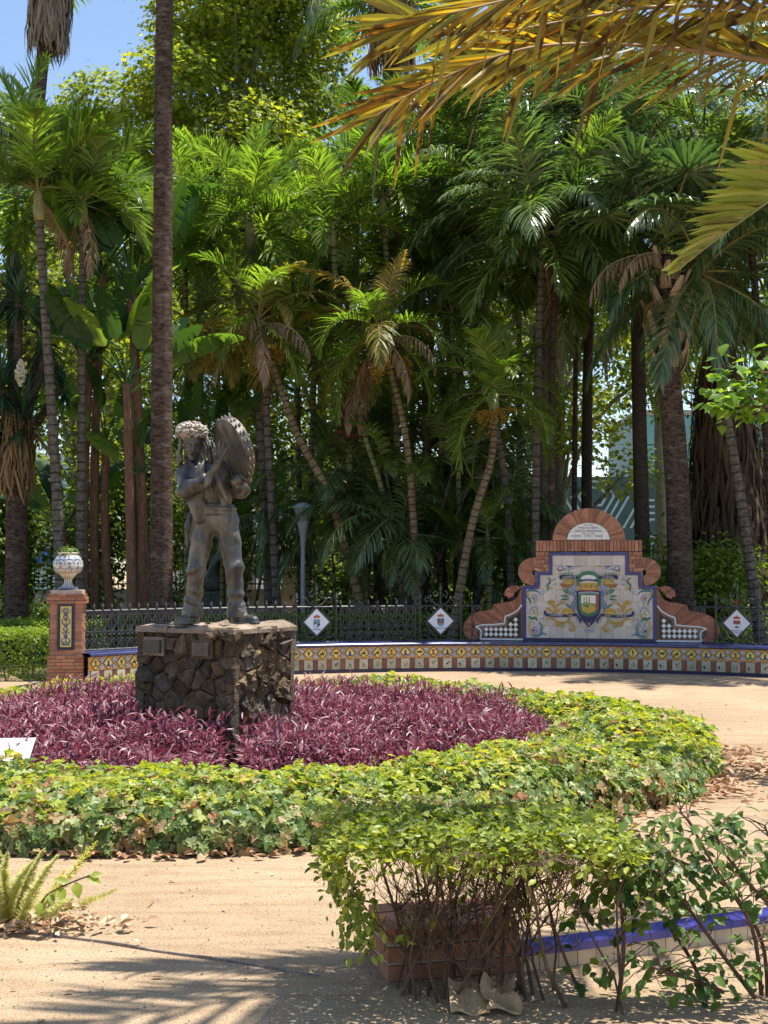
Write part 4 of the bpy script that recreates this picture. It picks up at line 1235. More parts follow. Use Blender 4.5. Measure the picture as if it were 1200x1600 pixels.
# shield
sh = MB()
cxs = 917.8
def mp(pts):
    return pts + [(2 * cxs - x, y) for x, y in reversed(pts)]
blob(sh, mp([(917.8, 891), (909, 892.5), (902, 897), (898.5, 904), (899.5, 914), (903, 914), (903.5, 904), (908, 898), (917.8, 896)]), GREEN)
blob(sh, mp([(903.5, 909.5), (903.5, 920), (917.8, 920.5)]), GOLD)
blob(sh, mp([(905, 909), (906.5, 901), (912, 898), (917.8, 897)]), WHITE)
for k in range(7):
    x = 905 + k * 4.2
    blob(sh, [(x - 1.3, 917), (x + 1.3, 917), (x + .9, 911.5), (x - .9, 911.5)], OLIVE if k % 2 else BROWN)
stroke(sh, [(903, 920.5), (917.8, 921.5), (932.6, 920.5)], 1.6, RED, False)
blob(sh, mp([(899, 922), (899.5, 950), (903, 960), (911, 966), (917.8, 972)]), NAVY)
blob(sh, mp([(902, 924), (902.5, 950), (906, 957.5), (912, 960.5), (917.8, 961.5)]), GREEN)
blob(sh, mp([(905.5, 928), (906, 948), (909, 954), (917.8, 957.5)]), OLIVE)
blob(sh, [(906.5, 929), (929, 929), (929, 941), (906.5, 941)], WHITE)
blob(sh, [(928.5, 927), (932, 927), (931.5, 950), (928.5, 953)], RED)
for x in (910, 914, 918):
    blob(sh, [(x, 931), (x + 1.6, 931), (x + 1.8, 941), (x - .2, 941)], OLIVE)
blob(sh, [(908, 953), (908, 944), (914, 941), (922, 942), (927.5, 947), (925, 954), (917, 956)], GOLD)
blob(sh, [(909, 945), (914, 942.5), (920, 944), (916, 948)], GREEN)
stroke(sh, [(907, 943), (913, 940.5), (920, 941.5), (927, 945)], 1.1, GREEN, False)
stroke(sh, [(902, 925.5), (917.8, 924), (933.6, 925.5)], 2.8, GREY, False)
for q in ([(899, 915), (895, 918), (897, 923), (894, 928), (898, 932), (895, 938), (898, 944), (893, 949), (896, 955)],):
    stroke(sh, q, 3.0, GREY, False, mirror=True)
    stroke(sh, q, 1.2, BLUE, False, mirror=True)
stroke(sh, [(897, 956), (901, 962), (905, 968), (903, 973)], 3.2, NAVY, mirror=True)
stroke(sh, [(898, 962), (901, 969), (906, 974)], 2.2, GREY, mirror=True)
stroke(sh, [(914, 978), (911, 982), (914, 985), (917, 982), (914, 981)], 1.8, GREY, mirror=True)
stroke(sh, [(905, 960), (911, 968), (917.8, 978)], 4.0, NAVY, mirror=True)
stroke(sh, [(913, 984), (917.8, 981.5), (922.6, 984)], 1.8, GREY, False)
blob(sh, [(894 + 4 * math.cos(a), 917 + 4.4 * math.sin(a)) for a in np.linspace(0, 6, 9)], GREY, True)
sh.obj('painted_shield', PM, mon)
rbl = []
rbm = MB(); rbm.twin = MB()
stroke(rbm, [(876, 904), (875, 899.5), (884, 900), (902, 901)], 4.2, NAVY, False, mirror=True)
rbl += [rbm.obj('lettered_ribbon', PM, mon), rbm.twin.obj('lettered_ribbon', PM, mon)]
rbm = MB()
stroke(rbm, [(904, 906), (917.8, 905), (931.6, 906)], 3.4, NAVY, False)
rbl.append(rbm.obj('lettered_ribbon', PM, mon)); rbm = MB(); rbm.twin = MB()
stroke(rbm, [(850.5, 953), (851, 958), (858, 960.5), (878, 961), (898, 959)], 3.8, NAVY, False, mirror=True)
rbl += [rbm.obj('lettered_ribbon', PM, mon), rbm.twin.obj('lettered_ribbon', PM, mon)]
yl = nexty() - 0.0004
for txt, px_, py_, sz, sx in (('LA PRIMERA EN', 888.5, 900.4, 0.030, 1.0), ('LA LIBERTAD', 947, 900.4, 0.030, 1.0), ('EL PELIGRO DE', 917.8, 905.2, 0.026, 1.0), ('LA MUY NOBLE', 867.5, 960.6, 0.028, 1.0), ('Y LEAL', 889, 960.4, 0.028, 1.0), ('CIUDAD', 946.5, 960.4, 0.028, 1.0), ('DE MALAGA', 968, 960.6, 0.028, 1.0)):
    u, v = U(px_, py_)
    text_obj(txt, sz, M['paint_white'], rbl[2 if abs(px_ - 917.8) < 2 else (0 if py_ < 950 else 3) + (px_ > 917.8)], (u, yl, v), sx=sx, extrude=0.0003)

# ------------------------------------------------------------------ brick pillar and urn
PIL = Vector((-4.37, 18.62, 0))
pil = thing('brick_pillar', 'square red brick pillar with tall blue and yellow tile panel, beside left hedge', 'pillar', PIL, R(7))
W0, D0 = 0.44, 0.44
t = MB(); t.box((0, 0, 0.655), (W0 - 0.016, D0 - 0.016, 1.31)); t.obj('mortar_core', M['mortar'], pil)
ch = 0.0468
mbb = MB(); mbb.box((0, 0, 0), (1, 1, 1)); me_brick = mbb.mesh('brick', M['brick'])
prn = random.Random(2)
ncourse = 28
for c in range(ncourse):
    w = W0
    if c < 9: w = 0.485
    elif c in (24, 25): w = 0.52
    elif c == 26: w = 0.475
    elif c == 27: w = 0.40
    z = c * ch + ch / 2
    bw = 0.115 if w < 0.5 else 0.13
    # ring of bricks, alternating which side runs through
    L = w - bw
    for side in range(4):
        rot = side * PI / 2
        n = 2
        segs = [0, L * (0.5 if c % 2 else 0.36), L] if c % 3 else [0, L * 0.64, L]
        for a, b in zip(segs[:-1], segs[1:]):
            lx = -w / 2 + (a + b) / 2 + (0 if c % 2 else bw)
            ly = -w / 2 + bw / 2
            if 9 <= c <= 23 and side in (0, 3) and abs(lx) < 0.12 and 10 <= c <= 22:
                pass
            jit = prn.uniform(-0.003, 0.004)
            p = Matrix.Rotation(rot, 3, 'Z') @ Vector((lx, ly - jit, z))
            link('brick', me_brick, pil, p, (0, 0, rot), ((b - a) - 0.009, bw, ch - 0.008))
# tile panels on two faces
for rot in (0, -PI / 2):
    Rm = Matrix.Rotation(rot, 3, 'Z').to_4x4()
    pan = MB()
    pan.prism([(-0.075, 0.535), (0.075, 0.535), (0.075, 1.09), (-0.075, 1.09)], -W0 / 2 - 0.012, -W0 / 2 + 0.02, 0, Rm)
    yf = -W0 / 2 - 0.0135
    def pst(pts, w, m):
        global yf
        P_ = np.array(spline(pts, 5)); tan = np.gradient(P_, axis=0); tan /= np.linalg.norm(tan, axis=1)[:, None] + 1e-9
        nor = np.stack([-tan[:, 1], tan[:, 0]], 1) * w / 2
        yf -= 0.0003
        k = len(P_)
        vs = [Rm @ Vector((p[0], yf, p[1])) for p in list(P_ + nor) + list(P_ - nor)]
        pan.add(vs, [(i, k + i, k + i + 1, i + 1) for i in range(k - 1)], m)
    for s in (1, -1):
        pst([(s * .005, .56), (s * .045, .60), (s * .05, .64), (s * .015, .66), (s * .02, .70), (s * .05, .74)], .013, 1)
        pst([(0, .72), (s * .03, .78), (s * .012, .83), (s * .045, .86), (s * .05, .92)], .012, 1)
        pst([(s * .01, .90), (s * .03, .95), (s * .01, .98), (s * .03, 1.03), (s * .012, 1.07)], .014, 1)
        pst([(s * .055, .56), (s * .02, .58), (s * .055, .60)], .008, 2)
        pst([(s * .02, .62), (s * .05, .68), (s * .03, .71)], .007, 3)
        pst([(s * .03, .99), (s * .055, 1.01), (s * .05, 1.06)], .008, 2)
        pst([(s * .02, .80), (s * .05, .81), (s * .055, .84)], .007, 3)
    pst([(0, .58), (.004, .80), (0, 1.06)], .010, 1)
    pst([(-.06, .595), (0, .60), (.06, .595)], .014, 2)
    pst([(-.05, .57), (0, .565), (.05, .57)], .012, 1)
    pan.obj('tile_panel', [M['tile_yellow'], M['glaze_paint_blue'], M['paint_teal'], M['paint_white']], pil)
    for (u0, u1, v0, v1) in [(-0.115, -0.077, 0.495 + k * 0.16, 0.495 + (k + 1) * 0.16 - .004) for k in range(4)] + [(0.077, 0.115, 0.495 + k * 0.16, 0.495 + (k + 1) * 0.16 - .004) for k in range(4)] + [(-0.075, 0.075, 0.495, 0.533), (-0.075, 0.075, 1.092, 1.131)]:
        t = MB(); t.prism([(u0, v0), (u1, v0), (u1, v1), (u0, v1)], -W0 / 2 - 0.016, -W0 / 2 + 0.02, 0, Rm); t.obj('frame_tile', M['tile_navy'], pil)
# glazed ceramic urn
def urn_material():
    m, nt, b = nodes('urn_glaze')
    at = N(nt, 'ShaderNodeVertexColor'); at.layer_name = 'glaze'
    v = coords(nt, 'Object')
    n = noise(nt, v, 30, 4)
    r = ramp(nt, [(0.78, 0.78, 0.78), (1.05, 1.05, 1.05)], [0.35, 0.6])
    nt.links.new(n, r.inputs[0])
    nt.links.new(mixc(nt, 0.8, at.outputs[0], r.outputs[0], 'MULTIPLY'), b.inputs['Base Color'])
    b.inputs['Roughness'].default_value = 0.3
    return m
prof_key = [(0.0, 0.0), (0.135, 0.0), (0.138, 0.02), (0.12, 0.035), (0.085, 0.045), (0.062, 0.07), (0.050, 0.105), (0.050, 0.135), (0.060, 0.15), (0.085, 0.175), (0.105, 0.20), (0.12, 0.215), (0.165, 0.235), (0.192, 0.275), (0.203, 0.325), (0.200, 0.375), (0.182, 0.425), (0.155, 0.462), (0.130, 0.480), (0.130, 0.492), (0.145, 0.50), (0.145, 0.515), (0.118, 0.515), (0.112, 0.46)]
pk = resample(prof_key, 110)
nu = 96
V = []; colr = []
cream = np.array((0.62, 0.56, 0.46)); blue = np.array((0.17, 0.22, 0.34)); dark = np.array((0.05, 0.06, 0.12)); tan_ = np.array((0.40, 0.30, 0.20))
for r, z in pk:
    for j in range(nu):
        a = 2 * PI * j / nu
        rr = r
        if 0.03 < z < 0.15:
            rr *= 1 + 0.05 * math.cos(a * 12)
        V.append((rr * math.cos(a), rr * math.sin(a), z))
        c = cream
        if z < 0.03: c = blue * 0.6
        elif z < 0.15: c = cream if math.cos(a * 12) > -0.1 else blue
        elif z < 0.22:
            c = tan_ if abs(((a * 12 / PI) % 2) - 1) * 0.06 > (z - 0.155) else cream
        elif z < 0.245: c = tan_
        elif z < 0.30:
            c = cream if math.sin(a * 28) * math.cos((z - 0.27) * 120) > -0.2 else dark
            if z < 0.252 or z > 0.293: c = blue
        elif z < 0.43:
            ph = (a * 10 / (2 * PI)) % 1
            arch_ = 0.315 + 0.10 * math.sqrt(max(0, 1 - ((ph - .5) / .5) ** 2))
            c = blue if z > arch_ else cream
            if abs(z - arch_) < 0.007: c = dark
            if z < arch_ - 0.02 and abs(ph - .5) < 0.13 + 0.08 * math.sin(z * 90): c = blue
            if z > arch_ + .01 and math.sin(a * 40) * math.sin(z * 150) > .45: c = cream
        elif z < 0.47: c = blue if math.sin(a * 30) > -.3 else cream
        colr.append((*c, 1))
Fq = []
for i in range(len(pk) - 1):
    for j in range(nu):
        a, b = i * nu + j, i * nu + (j + 1) % nu
        Fq.append((a, b, b + nu, a + nu))
me = mesh_np('urn_body', V, np.array(Fq), urn_material(), smooth=True)
ca = me.color_attributes.new('glaze', 'FLOAT_COLOR', 'POINT')
ca.data.foreach_set('color', np.array(colr, dtype=np.float32).ravel())
urn = thing('ceramic_urn', 'glazed blue and cream ceramic urn planted with small leaves on brick pillar', 'urn', PIL + Vector((0, 0, ncourse * ch + 0.003)), 0.3)
link('urn_body', me, urn)
t = MB(); t.lathe([(0.001, 0.47), (0.114, 0.468)], 20); t.obj('urn_soil', M['soil'], urn)

# ------------------------------------------------------------------ iron fence behind the bench, with plaques
FR = AR + 0.56
fence_me = {}
def ctube(pts, r=0.006, n=5):
    t = MB(); t.tube(pts, r, n); return t
def spiral(cx, cz, r0, r1, a0, a1, n=14):
    return [(cx + (r0 + (r1 - r0) * i / n) * math.cos(a0 + (a1 - a0) * i / n), 0, cz + (r0 + (r1 - r0) * i / n) * math.sin(a0 + (a1 - a0) * i / n)) for i in range(n + 1)]
BAY = 0.150
# vertical bar with spear head
t = MB()
t.tube([(0, 0, 0.40), (0, 0, 1.04)], 0.009, 5)
t.lathe([(0.010, 1.02), (0.022, 1.03), (0.010, 1.045), (0.024, 1.06), (0.001, 1.12)], 6)
fence_me['bar'] = t.mesh('bar', M['iron'])
def scroll_pair(zc, h, flip):
    t = MB()
    for s in (1, -1):
        g = -1 if flip else 1
        p = [(s * 0.012, 0, zc - g * h * 0.5), (s * 0.030, 0, zc - g * h * 0.25), (s * 0.058, 0, zc + g * h * 0.05)]
        sp = [(s * (0.036 + 0.030 * (1 - 0.6 * k / 12) * math.cos(k / 12 * 4.6)), 0, zc + g * (h * 0.12 + 0.042 * (1 - 0.6 * k / 12) * math.sin(k / 12 * 4.6))) for k in range(13)]
        t.tube(p + sp, 0.0125, 5)
    return t.mesh('scroll', M['iron'])
fence_me['top'] = scroll_pair(0.93, 0.20, False)
fence_me['mid'] = scroll_pair(0.72, 0.20, True)
fence_me['low'] = scroll_pair(0.55, 0.20, False)
# diamond plaque bay: crest of scrolls with tall finial
t = MB()
t.tube([(0, 0, 0.98), (0, 0, 1.28)], 0.012, 5)
t.lathe([(0.012, 1.20), (0.028, 1.215), (0.012, 1.235), (0.026, 1.27), (0.02, 1.30), (0.001, 1.38)], 6)
for s in (1, -1):
    t.tube(spiral(s * 0.07, 1.19, 0.055, 0.016, PI / 2 if s > 0 else PI / 2, PI / 2 + s * -5.2, 16), 0.012, 5)
    t.tube([(s * 0.02, 0, 1.02), (s * 0.10, 0, 1.05), (s * 0.17, 0, 1.13)] + spiral(s * 0.215, 1.10, 0.05, 0.014, PI / 2 + s * .5, PI / 2 + s * (.5 - 5.0), 14), 0.012, 5)
    t.tube(spiral(s * 0.25, 0.97, 0.05, 0.016, PI, PI + s * 5.0, 14), 0.012, 5)
    t.tube(spiral(s * 0.12, 0.96, 0.045, 0.014, 0, s * 5.0, 14), 0.011, 5)
fence_me['crest'] = t.mesh('crest', M['iron'])
t = MB()
for s in (1, -1):
    for zc in (0.56, 0.85):
        t.tube(spiral(s * 0.24, zc, 0.065, 0.02, PI / 2, PI / 2 + s * 5.2, 16), 0.012, 5)
        t.tube(spiral(s * 0.165, zc - 0.06 if zc > .7 else zc - .06, 0.04, 0.012, 0, s * 4.8, 12), 0.010, 5)
    t.tube([(s * 0.05, 0, 0.50), (s * 0.14, 0, 0.55), (s * 0.20, 0, 0.68), (s * 0.26, 0, 0.76)], 0.011, 5)
fence_me['corner'] = t.mesh('scrollwork', M['iron'])
t = MB()
t.tube([(0, 0, 0.40), (0, 0, 1.10)], 0.016, 6)
t.lathe([(0.016, 1.08), (0.032, 1.095), (0.016, 1.115), (0.03, 1.14), (0.02, 1.19), (0.001, 1.24)], 6)
fence_me['post'] = t.mesh('post', M['iron'])
def ang_of_px(px):
    # intersect the ray of an image column with the fence arc
    k = (px - 600) / F
    a = k * k + 1; b = -2 * (k * AC.x + AC.y); c = AC.x ** 2 + AC.y ** 2 - FR ** 2
    y = (-b + math.sqrt(b * b - 4 * a * c)) / (2 * a)
    return math.atan2(y - AC.y, k * y - AC.x)
plaque_ang = [ang_of_px(494.5), ang_of_px(688), ang_of_px(1150.5)]
def in_plaque(a):
    return any(abs(a - q) * FR < 0.36 for q in plaque_ang)
mon_lo, mon_hi = ang_of_px(1085), ang_of_px(752)
def run_fence(root, a0, a1):
    t = MB()
    for z in (0.455, 1.005):
        n = max(2, int(abs(a0 - a1) * FR / 0.3))
        t.tube([arc(a0 + (a1 - a0) * i / n, FR, z) for i in range(n + 1)], 0.015, 4)
    t.obj('rail', M['iron'], root)
    n = int(abs(a0 - a1) * FR / BAY)
    for i in range(n + 1):
        a = a0 + (a1 - a0) * i / n
        if not in_plaque(a):
            link('bar', fence_me['bar'], root, arc(a, FR), (0, 0, a - PI / 2))
        b = a + (a1 - a0) / n / 2
        if i < n and not in_plaque(b) and not in_plaque(a + (a1 - a0) / n) and not in_plaque(a):
            for k in ('top', 'mid', 'low'):
                link('scroll', fence_me[k], root, arc(b, FR), (0, 0, b - PI / 2))
    for q in plaque_ang:
        if min(a0, a1) - 0.04 < q < max(a0, a1) + 0.04:
            link('crest', fence_me['crest'], root, arc(q, FR), (0, 0, q - PI / 2))
            link('scrollwork', fence_me['corner'], root, arc(q, FR), (0, 0, q - PI / 2))
            for s in (1, -1):
                link('post', fence_me['post'], root, arc(q + s * 0.33 / FR, FR), (0, 0, q - PI / 2))
fl = thing('iron_fence', 'dark wrought iron fence of scrolls and spearheads running from pillar to brick monument', 'fence')
run_fence(fl, A_L - 0.03, mon_hi)
fr = thing('iron_fence', 'short end of dark wrought iron scroll fence to the right of brick monument', 'fence')
run_fence(fr, mon_lo, A_R)
def sign(q, label, lines, shieldcols):
    root = thing('diamond_sign', label, 'sign', arc(q, FR - 0.022, 0.765), q - PI / 2, 'diamond signs on the iron fence')
    t = MB(); t.prism(rhomb(0, 0, 0.245, 0.245), 0.003, 0.018); t.obj('sign_frame', M['iron'], root)
    t = MB(); t.prism(rhomb(0, 0, 0.205, 0.205), -0.004, 0.002); t.obj('sign_plate', M['plaque_white'], root)
    t = MB()
    crown = [(-.048, .062), (.048, .062), (.052, .082), (.058, .098), (.040, .094), (.030, .108), (.018, .100), (.006, .112), (.003, .124), (-.003, .124), (-.006, .112), (-.018, .100), (-.030, .108), (-.040, .094), (-.058, .098), (-.052, .082)]
    paint_poly(t, crown, -0.005, 1)
    paint_poly(t, [(-.046, .062), (.046, .062), (.046, .070), (-.046, .070)], -0.0056, 2)
    for k in (-0.028, 0, 0.028):
        paint_poly(t, [(k - .006, .076), (k + .006, .076), (k + .004, .090), (k - .004, .090)], -0.0056, 2)
    shp = [(-.055, .045), (.055, .045), (.055, -.040), (.045, -.066), (.022, -.082), (0, -.090), (-.022, -.082), (-.045, -.066), (-.055, -.040)]
    paint_poly(t, shp, -0.005, 0)
    for k, (poly, c) in enumerate(shieldcols):
        paint_poly(t, poly, -0.0058 - 0.0003 * k, c)
    t.obj('coat_of_arms', [M['paint_grey'], M['paint_red'], M['paint_gold'], M['paint_sky'], M['paint_green'], M['paint_white'], M['glaze_paint_blue'], M['paint_brown'], M['paint_navy']], root)
    for k, l in enumerate(lines):
        text_obj(l, 0.042, M['paint_black'], root, (0, -0.006, -0.112 - 0.030 * k), extrude=0.0004)
def bx(x0, z0, x1, z1):
    return [(x0, z0), (x1, z0), (x1, z1), (x0, z1)]
sign(plaque_ang[0], 'white diamond sign with blue, green and white shield, nearest the stone pedestal', ['Almogía'],
     [(bx(-.05, -.03, .05, .04), 3), ([(-.05, -.01), (-.02, .022), (0, 0), (.0, -.03), (-.05, -.03)], 4), (bx(.018, -.02, .034, .03), 7), ([(-.04, -.05), (-.01, -.02), (.01, -.05), (0, -.07), (-.02, -.075)], 5), ([(0, -.03), (.05, -.02), (.045, -.05), (.01, -.06)], 8)])
sign(plaque_ang[1], 'white diamond sign with red crown and castle over blue waves, left of brick monument', ['Benamocarra'],
     [(bx(-.05, -.03, .05, .04), 6), (bx(-.02, .0, .02, .04), 3), ([(-.006, .008), (.006, .008), (.006, .03), (0, .038), (-.006, .03)], 8), (bx(-.045, -.04, .045, -.008), 7), (bx(-.03, -.012, -.012, .008), 7), (bx(.012, -.012, .03, .008), 7), ([(-.045, -.046), (.045, -.046), (.03, -.07), (0, -.082), (-.03, -.07)], 3)])
sign(plaque_ang[2], 'white diamond sign with red banner shield and ship, right of brick monument', ['Rincón de', 'la Victoria'],
     [(bx(-.055, 0, .055, .045), 1), (bx(-.012, .008, .012, .038), 7), ([(-.054, -.014), (.054, -.014), (.054, -.04), (.044, -.065), (.022, -.081), (0, -.089), (-.022, -.081), (-.044, -.065), (-.054, -.04)], 5), (bx(-.05, -.014, .05, -.004), 8), ([(-.034, -.050), (.034, -.046), (.024, -.070), (-.022, -.072)], 8), (bx(-.003, -.05, .003, -.016), 8)])

# ------------------------------------------------------------------ lectern-like white board at left edge of the bed
lec = thing('information_board', 'slanted white printed board on grey block among the purple leaves', 'board', (-2.68, 9.05, 0), R(8))
t = MB(); t.prism([(-0.03, 0), (0.34, 0), (0.34, 0.39), (-0.03, 0.30)], -0.28, 0.28, 0, Matrix.Rotation(-PI / 2, 4, 'Z') @ Matrix.Scale(-1, 4, Vector((1, 0, 0))))
t.obj('block', M['stone_grey'], lec)
bo = MB()
sl = math.atan2(0.09, 0.37)
rotb = Matrix.Rotation(sl, 3, 'X')
bo.box((0, 0.155, 0.366), (0.60, 0.42, 0.014), rot=rotb); brd = bo.obj('printed_plate', M['paint_white'], lec)
t = MB()
for k in range(7):
    wv = (0.30, 0.46, 0.40, 0.48, 0.44, 0.30, 0.36)[k]
    t.box(Vector((-0.02 * (k % 3), 0.155, 0.366)) + rotb @ Vector((0, 0.15 - 0.045 * k, 0.0085)), (wv, 0.010, 0.001), rot=rotb)
t.obj('printed_lines', M['paint_grey'], brd)
# ------------------------------------------------------------------ far side of the garden: wall, railing, gate post, buildings
WY = 38.0
wall = thing('stone_garden_wall', 'low pale stone wall with dark railing along the far edge of the garden', 'wall', (0, WY, 0))
wr = random.Random(4)
for row in range(3):
    x = -24 + (0.4 if row % 2 else 0)
    while x < 26:
        w = wr.uniform(0.8, 1.3)
        t = MB(); t.box((0, 0, 0), (w - 0.015, 0.4, 0.315)); t.obj('stone_block', M['cream_wall'], wall, loc=(x + w / 2, wr.uniform(-.006, .006), 0.16 + row * 0.322))
        x += w
t = MB(); t.box((1, 0, 1.0), (50, 0.5, 0.07)); t.obj('coping', M['cream_wall'], wall)
t = MB()
t.box((0, 0, 2.1), (48, 0.03, 0.04)); t.box((0, 0, 1.18), (48, 0.03, 0.04))
t.obj('rail', M['iron'], wall)
t = MB(); t.box((0, 0, 1.62), (0.022, 0.022, 1.2)); t.lathe([(0.011, 2.2), (0.03, 2.24), (0.001, 2.34)], 4)
me_rb = t.mesh('railing_bar', M['iron'])
for i in range(260):
    x = -17 + i * 0.125
    if abs(x + 2.62) > 0.35:
        link('railing_bar', me_rb, wall, (x, 0, 0))
gp = thing('gate_post', 'square cream stone gate post with capped top beside the lamp', 'gate post', (-2.62, WY - 0.02, 0))
for k in range(4):
    t = MB(); t.box((0, 0, 0.3 + k * 0.54), (0.43, 0.52, 0.53)); t.obj('stone_block', M['cream_wall'], gp)
t = MB(); t.box((0, 0, 2.16), (0.54, 0.62, 0.1)); t.box((0, 0, 2.25), (0.48, 0.56, 0.08), taper=0.6); t.obj('cap', M['cream_wall'], gp)

lp = P(473, 940, 24.3)
lamp = thing('street_lamp', 'grey street lamp with tapered lantern on thin post beside gate post', 'lamp', (lp.x, lp.y, 0))
t = MB(); t.lathe([(0.09, 0), (0.09, 0.25), (0.045, 0.3), (0.038, 1.95), (0.04, 2.02)], 12); t.obj('post', M['lamp_grey'], lamp, smooth=False)
t = MB(); t.lathe([(0.04, 2.0), (0.055, 2.2), (0.11, 2.45), (0.12, 2.47)], 12); t.obj('bracket', M['lamp_grey'], lamp)
t = MB(); t.lathe([(0.09, 2.47), (0.17, 2.69), (0.175, 2.70)], 12); t.obj('lantern_glass', M['grey_wall'], lamp)
t = MB(); t.lathe([(0.19, 2.70), (0.195, 2.725), (0.08, 2.79), (0.001, 2.81)], 12); t.obj('lamp_lid', M['lamp_grey'], lamp)

# teal glass building with hexagon wall
bld = thing('teal_glass_building', 'teal glass building with pale hexagon line pattern on its lower wall', 'building', (0, 58, 0))
def bX(px, d=58): return (px - 600) / F * d
def bZ(py, d=58): return P(600, py, d).z
def bbox(name, x0, x1, z0, z1, y0, y1, mat):
    t = MB(); t.box(((x0 + x1) / 2, (y0 + y1) / 2, (z0 + z1) / 2), (x1 - x0, y1 - y0, z1 - z0)); return t.obj(name, mat, bld)
bbox('upper_wall', bX(1000), bX(1300), bZ(745) + 0.01, bZ(648), 0.3, 8, M['mullion'])
bbox('roof_edge', bX(996), bX(1305), bZ(648) + .01, bZ(640), 0.1, 8.2, M['cream_wall'])
for i in range(7):
    for j in range(2):
        x0 = bX(1008) + i * 1.1
        z0 = bZ(745) + 0.1 + j * 1.35
        bbox('glass_panel', x0, x0 + 1.04, z0, z0 + 1.28, 0.24, 0.32, M['glass_teal'])
bbox('patterned_wall', bX(640), bX(1300), bZ(855) + 0.01, bZ(745), 0.0, 7.8, M['teal_wall'])
bbox('plinth_wall', bX(560), bX(1305), 0.0, bZ(855), -0.06, 7.9, M['grey_wall'])
hexm = MB()
hz = (bZ(855) + bZ(745)) / 2 + 0.05
for k in range(9):
    cxh = bX(655) + k * 2.55
    czh = hz + (0.62 if k % 2 else -0.75)
    for ring in range(4):
        r0 = 1.45 - ring * 0.32
        for s in range(6):
            a, b = s * PI / 3, (s + 1) * PI / 3
            pa = [(cxh + rr * math.cos(q), czh + rr * math.sin(q)) for q, rr in ((a, r0), (b, r0), (b, r0 - 0.11), (a, r0 - 0.11))]
            if all(bZ(855) + .06 < q[1] < bZ(745) - .04 for q in pa):
                t = MB(); t.prism(pa, -0.03 - 0.002 * (k % 2), 0.01); t.obj('pattern_strip', M['pattern_line'], bld)
# turquoise building and banner at left
bl2 = thing('turquoise_building', 'pale turquoise building glimpsed between trunks at far left', 'building', (0, 64, 0))
t = MB(); t.box((bX(20, 64), 4, 3.4), (6, 8, 6.8)); t.obj('wall', M['turquoise_wall'], bl2)
t = MB(); t.box((bX(20, 64), 4, 6.95), (6.3, 8.3, 0.3)); t.obj('roof', M['white_wall'], bl2)
for i in range(3):
    for j in range(2):
        x = bX(20, 64) - 2.0 + i * 2.0
        t = MB(); t.box((x, -0.02, 2.0 + j * 2.6), (1.1, 0.12, 1.5)); wf = t.obj('window', M['white_wall'], bl2)
        t = MB(); t.box((x, -0.09, 2.0 + j * 2.6), (0.9, 0.03, 1.3)); t.obj('pane', M['glass_teal'], wf)
bl3 = thing('white_building', 'white building seen behind the statue and the gate post', 'building', (0, 66, 0))
t = MB(); t.box((bX(400, 66), 4, 3.0), (9, 8, 6.0)); t.obj('wall', M['white_wall'], bl3)
t = MB(); t.box((bX(400, 66), 4, 6.15), (9.4, 8.4, 0.3)); t.obj('roof', M['cream_wall'], bl3)
for i in range(4):
    for j in range(2):
        x = bX(400, 66) - 3.3 + i * 2.2
        t = MB(); t.box((x, -0.02, 1.6 + j * 2.5), (1.0, 0.12, 1.6)); wf = t.obj('window', M['grey_wall'], bl3)
        t = MB(); t.box((x, -0.09, 1.6 + j * 2.5), (0.8, 0.03, 1.4)); t.obj('pane', M['glass_teal'], wf)
q0 = P(57, 868, 45)
ban = thing('blue_banner', 'blue street banner with white lettering far beyond the left tree trunk', 'banner', (q0.x, q0.y, 0))
t = MB(); t.box((0, 0, q0.z), (0.95, 0.04, 0.52)); pb = t.obj('banner_sheet', M['banner_blue'], ban)
t = MB()
for s in (-.5, .5): t.tube([(s, 0.03, 0), (s, 0.03, q0.z + 0.3)], 0.025, 6)
t.obj('pole', M['iron'], ban)
text_obj('MAR d', 0.24, M['paint_white'], pb, (0.02, -0.03, q0.z - 0.02))
# dark bust on a plinth between the statue's legs
q0 = P(334, 935, 26.5)
bust = thing('stone_bust', 'dark stone bust on a plinth seen between the statue legs', 'bust', (q0.x, q0.y, 0))
t = MB(); t.box((0, 0, 0.55), (0.46, 0.42, 1.1)); t.box((0, 0, 0.06), (0.62, 0.58, 0.12)); t.box((0, 0, 1.13), (0.54, 0.5, 0.06)); t.obj('plinth', M['dark_stone'], bust)
def bust_sdf(p):
    d = ell(p, (0, 0, 0.16), (0.26, 0.15, 0.16))
    d = smin(d, cap(p, (0, 0, 0.2), (0, -.02, 0.42), 0.085, 0.075), 0.05)
    d = smin(d, ell(p, (0, -0.02, 0.55), (0.115, 0.13, 0.155)), 0.03)
    d = smin(d, cap(p, (0, -0.14, 0.58), (0, -0.17, 0.52), 0.014, 0.022), 0.02)
    d = smin(d, ell(p, (0, 0.02, 0.62), (0.15, 0.15, 0.12)) + 0.012 * np.sin(60 * p[..., 0]) * np.sin(55 * p[..., 2] + 40 * p[..., 1]), 0.015)
    am = np.abs(p[..., 0])
    d = smax(d, -ell(np.stack([am, p[..., 1], p[..., 2]], -1), (0.045, -0.15, 0.565), (0.028, 0.025, 0.018)), 0.012)
    return smax(d, 0.0 - p[..., 2], 0.01)
v, q = surface_net(bust_sdf, (-.32, -.25, -.02), (.32, .22, .80), 0.016)
link('bust_figure', mesh_np('bust_figure', v, q, M['dark_stone'], smooth=True), bust, (0, 0, 1.16))

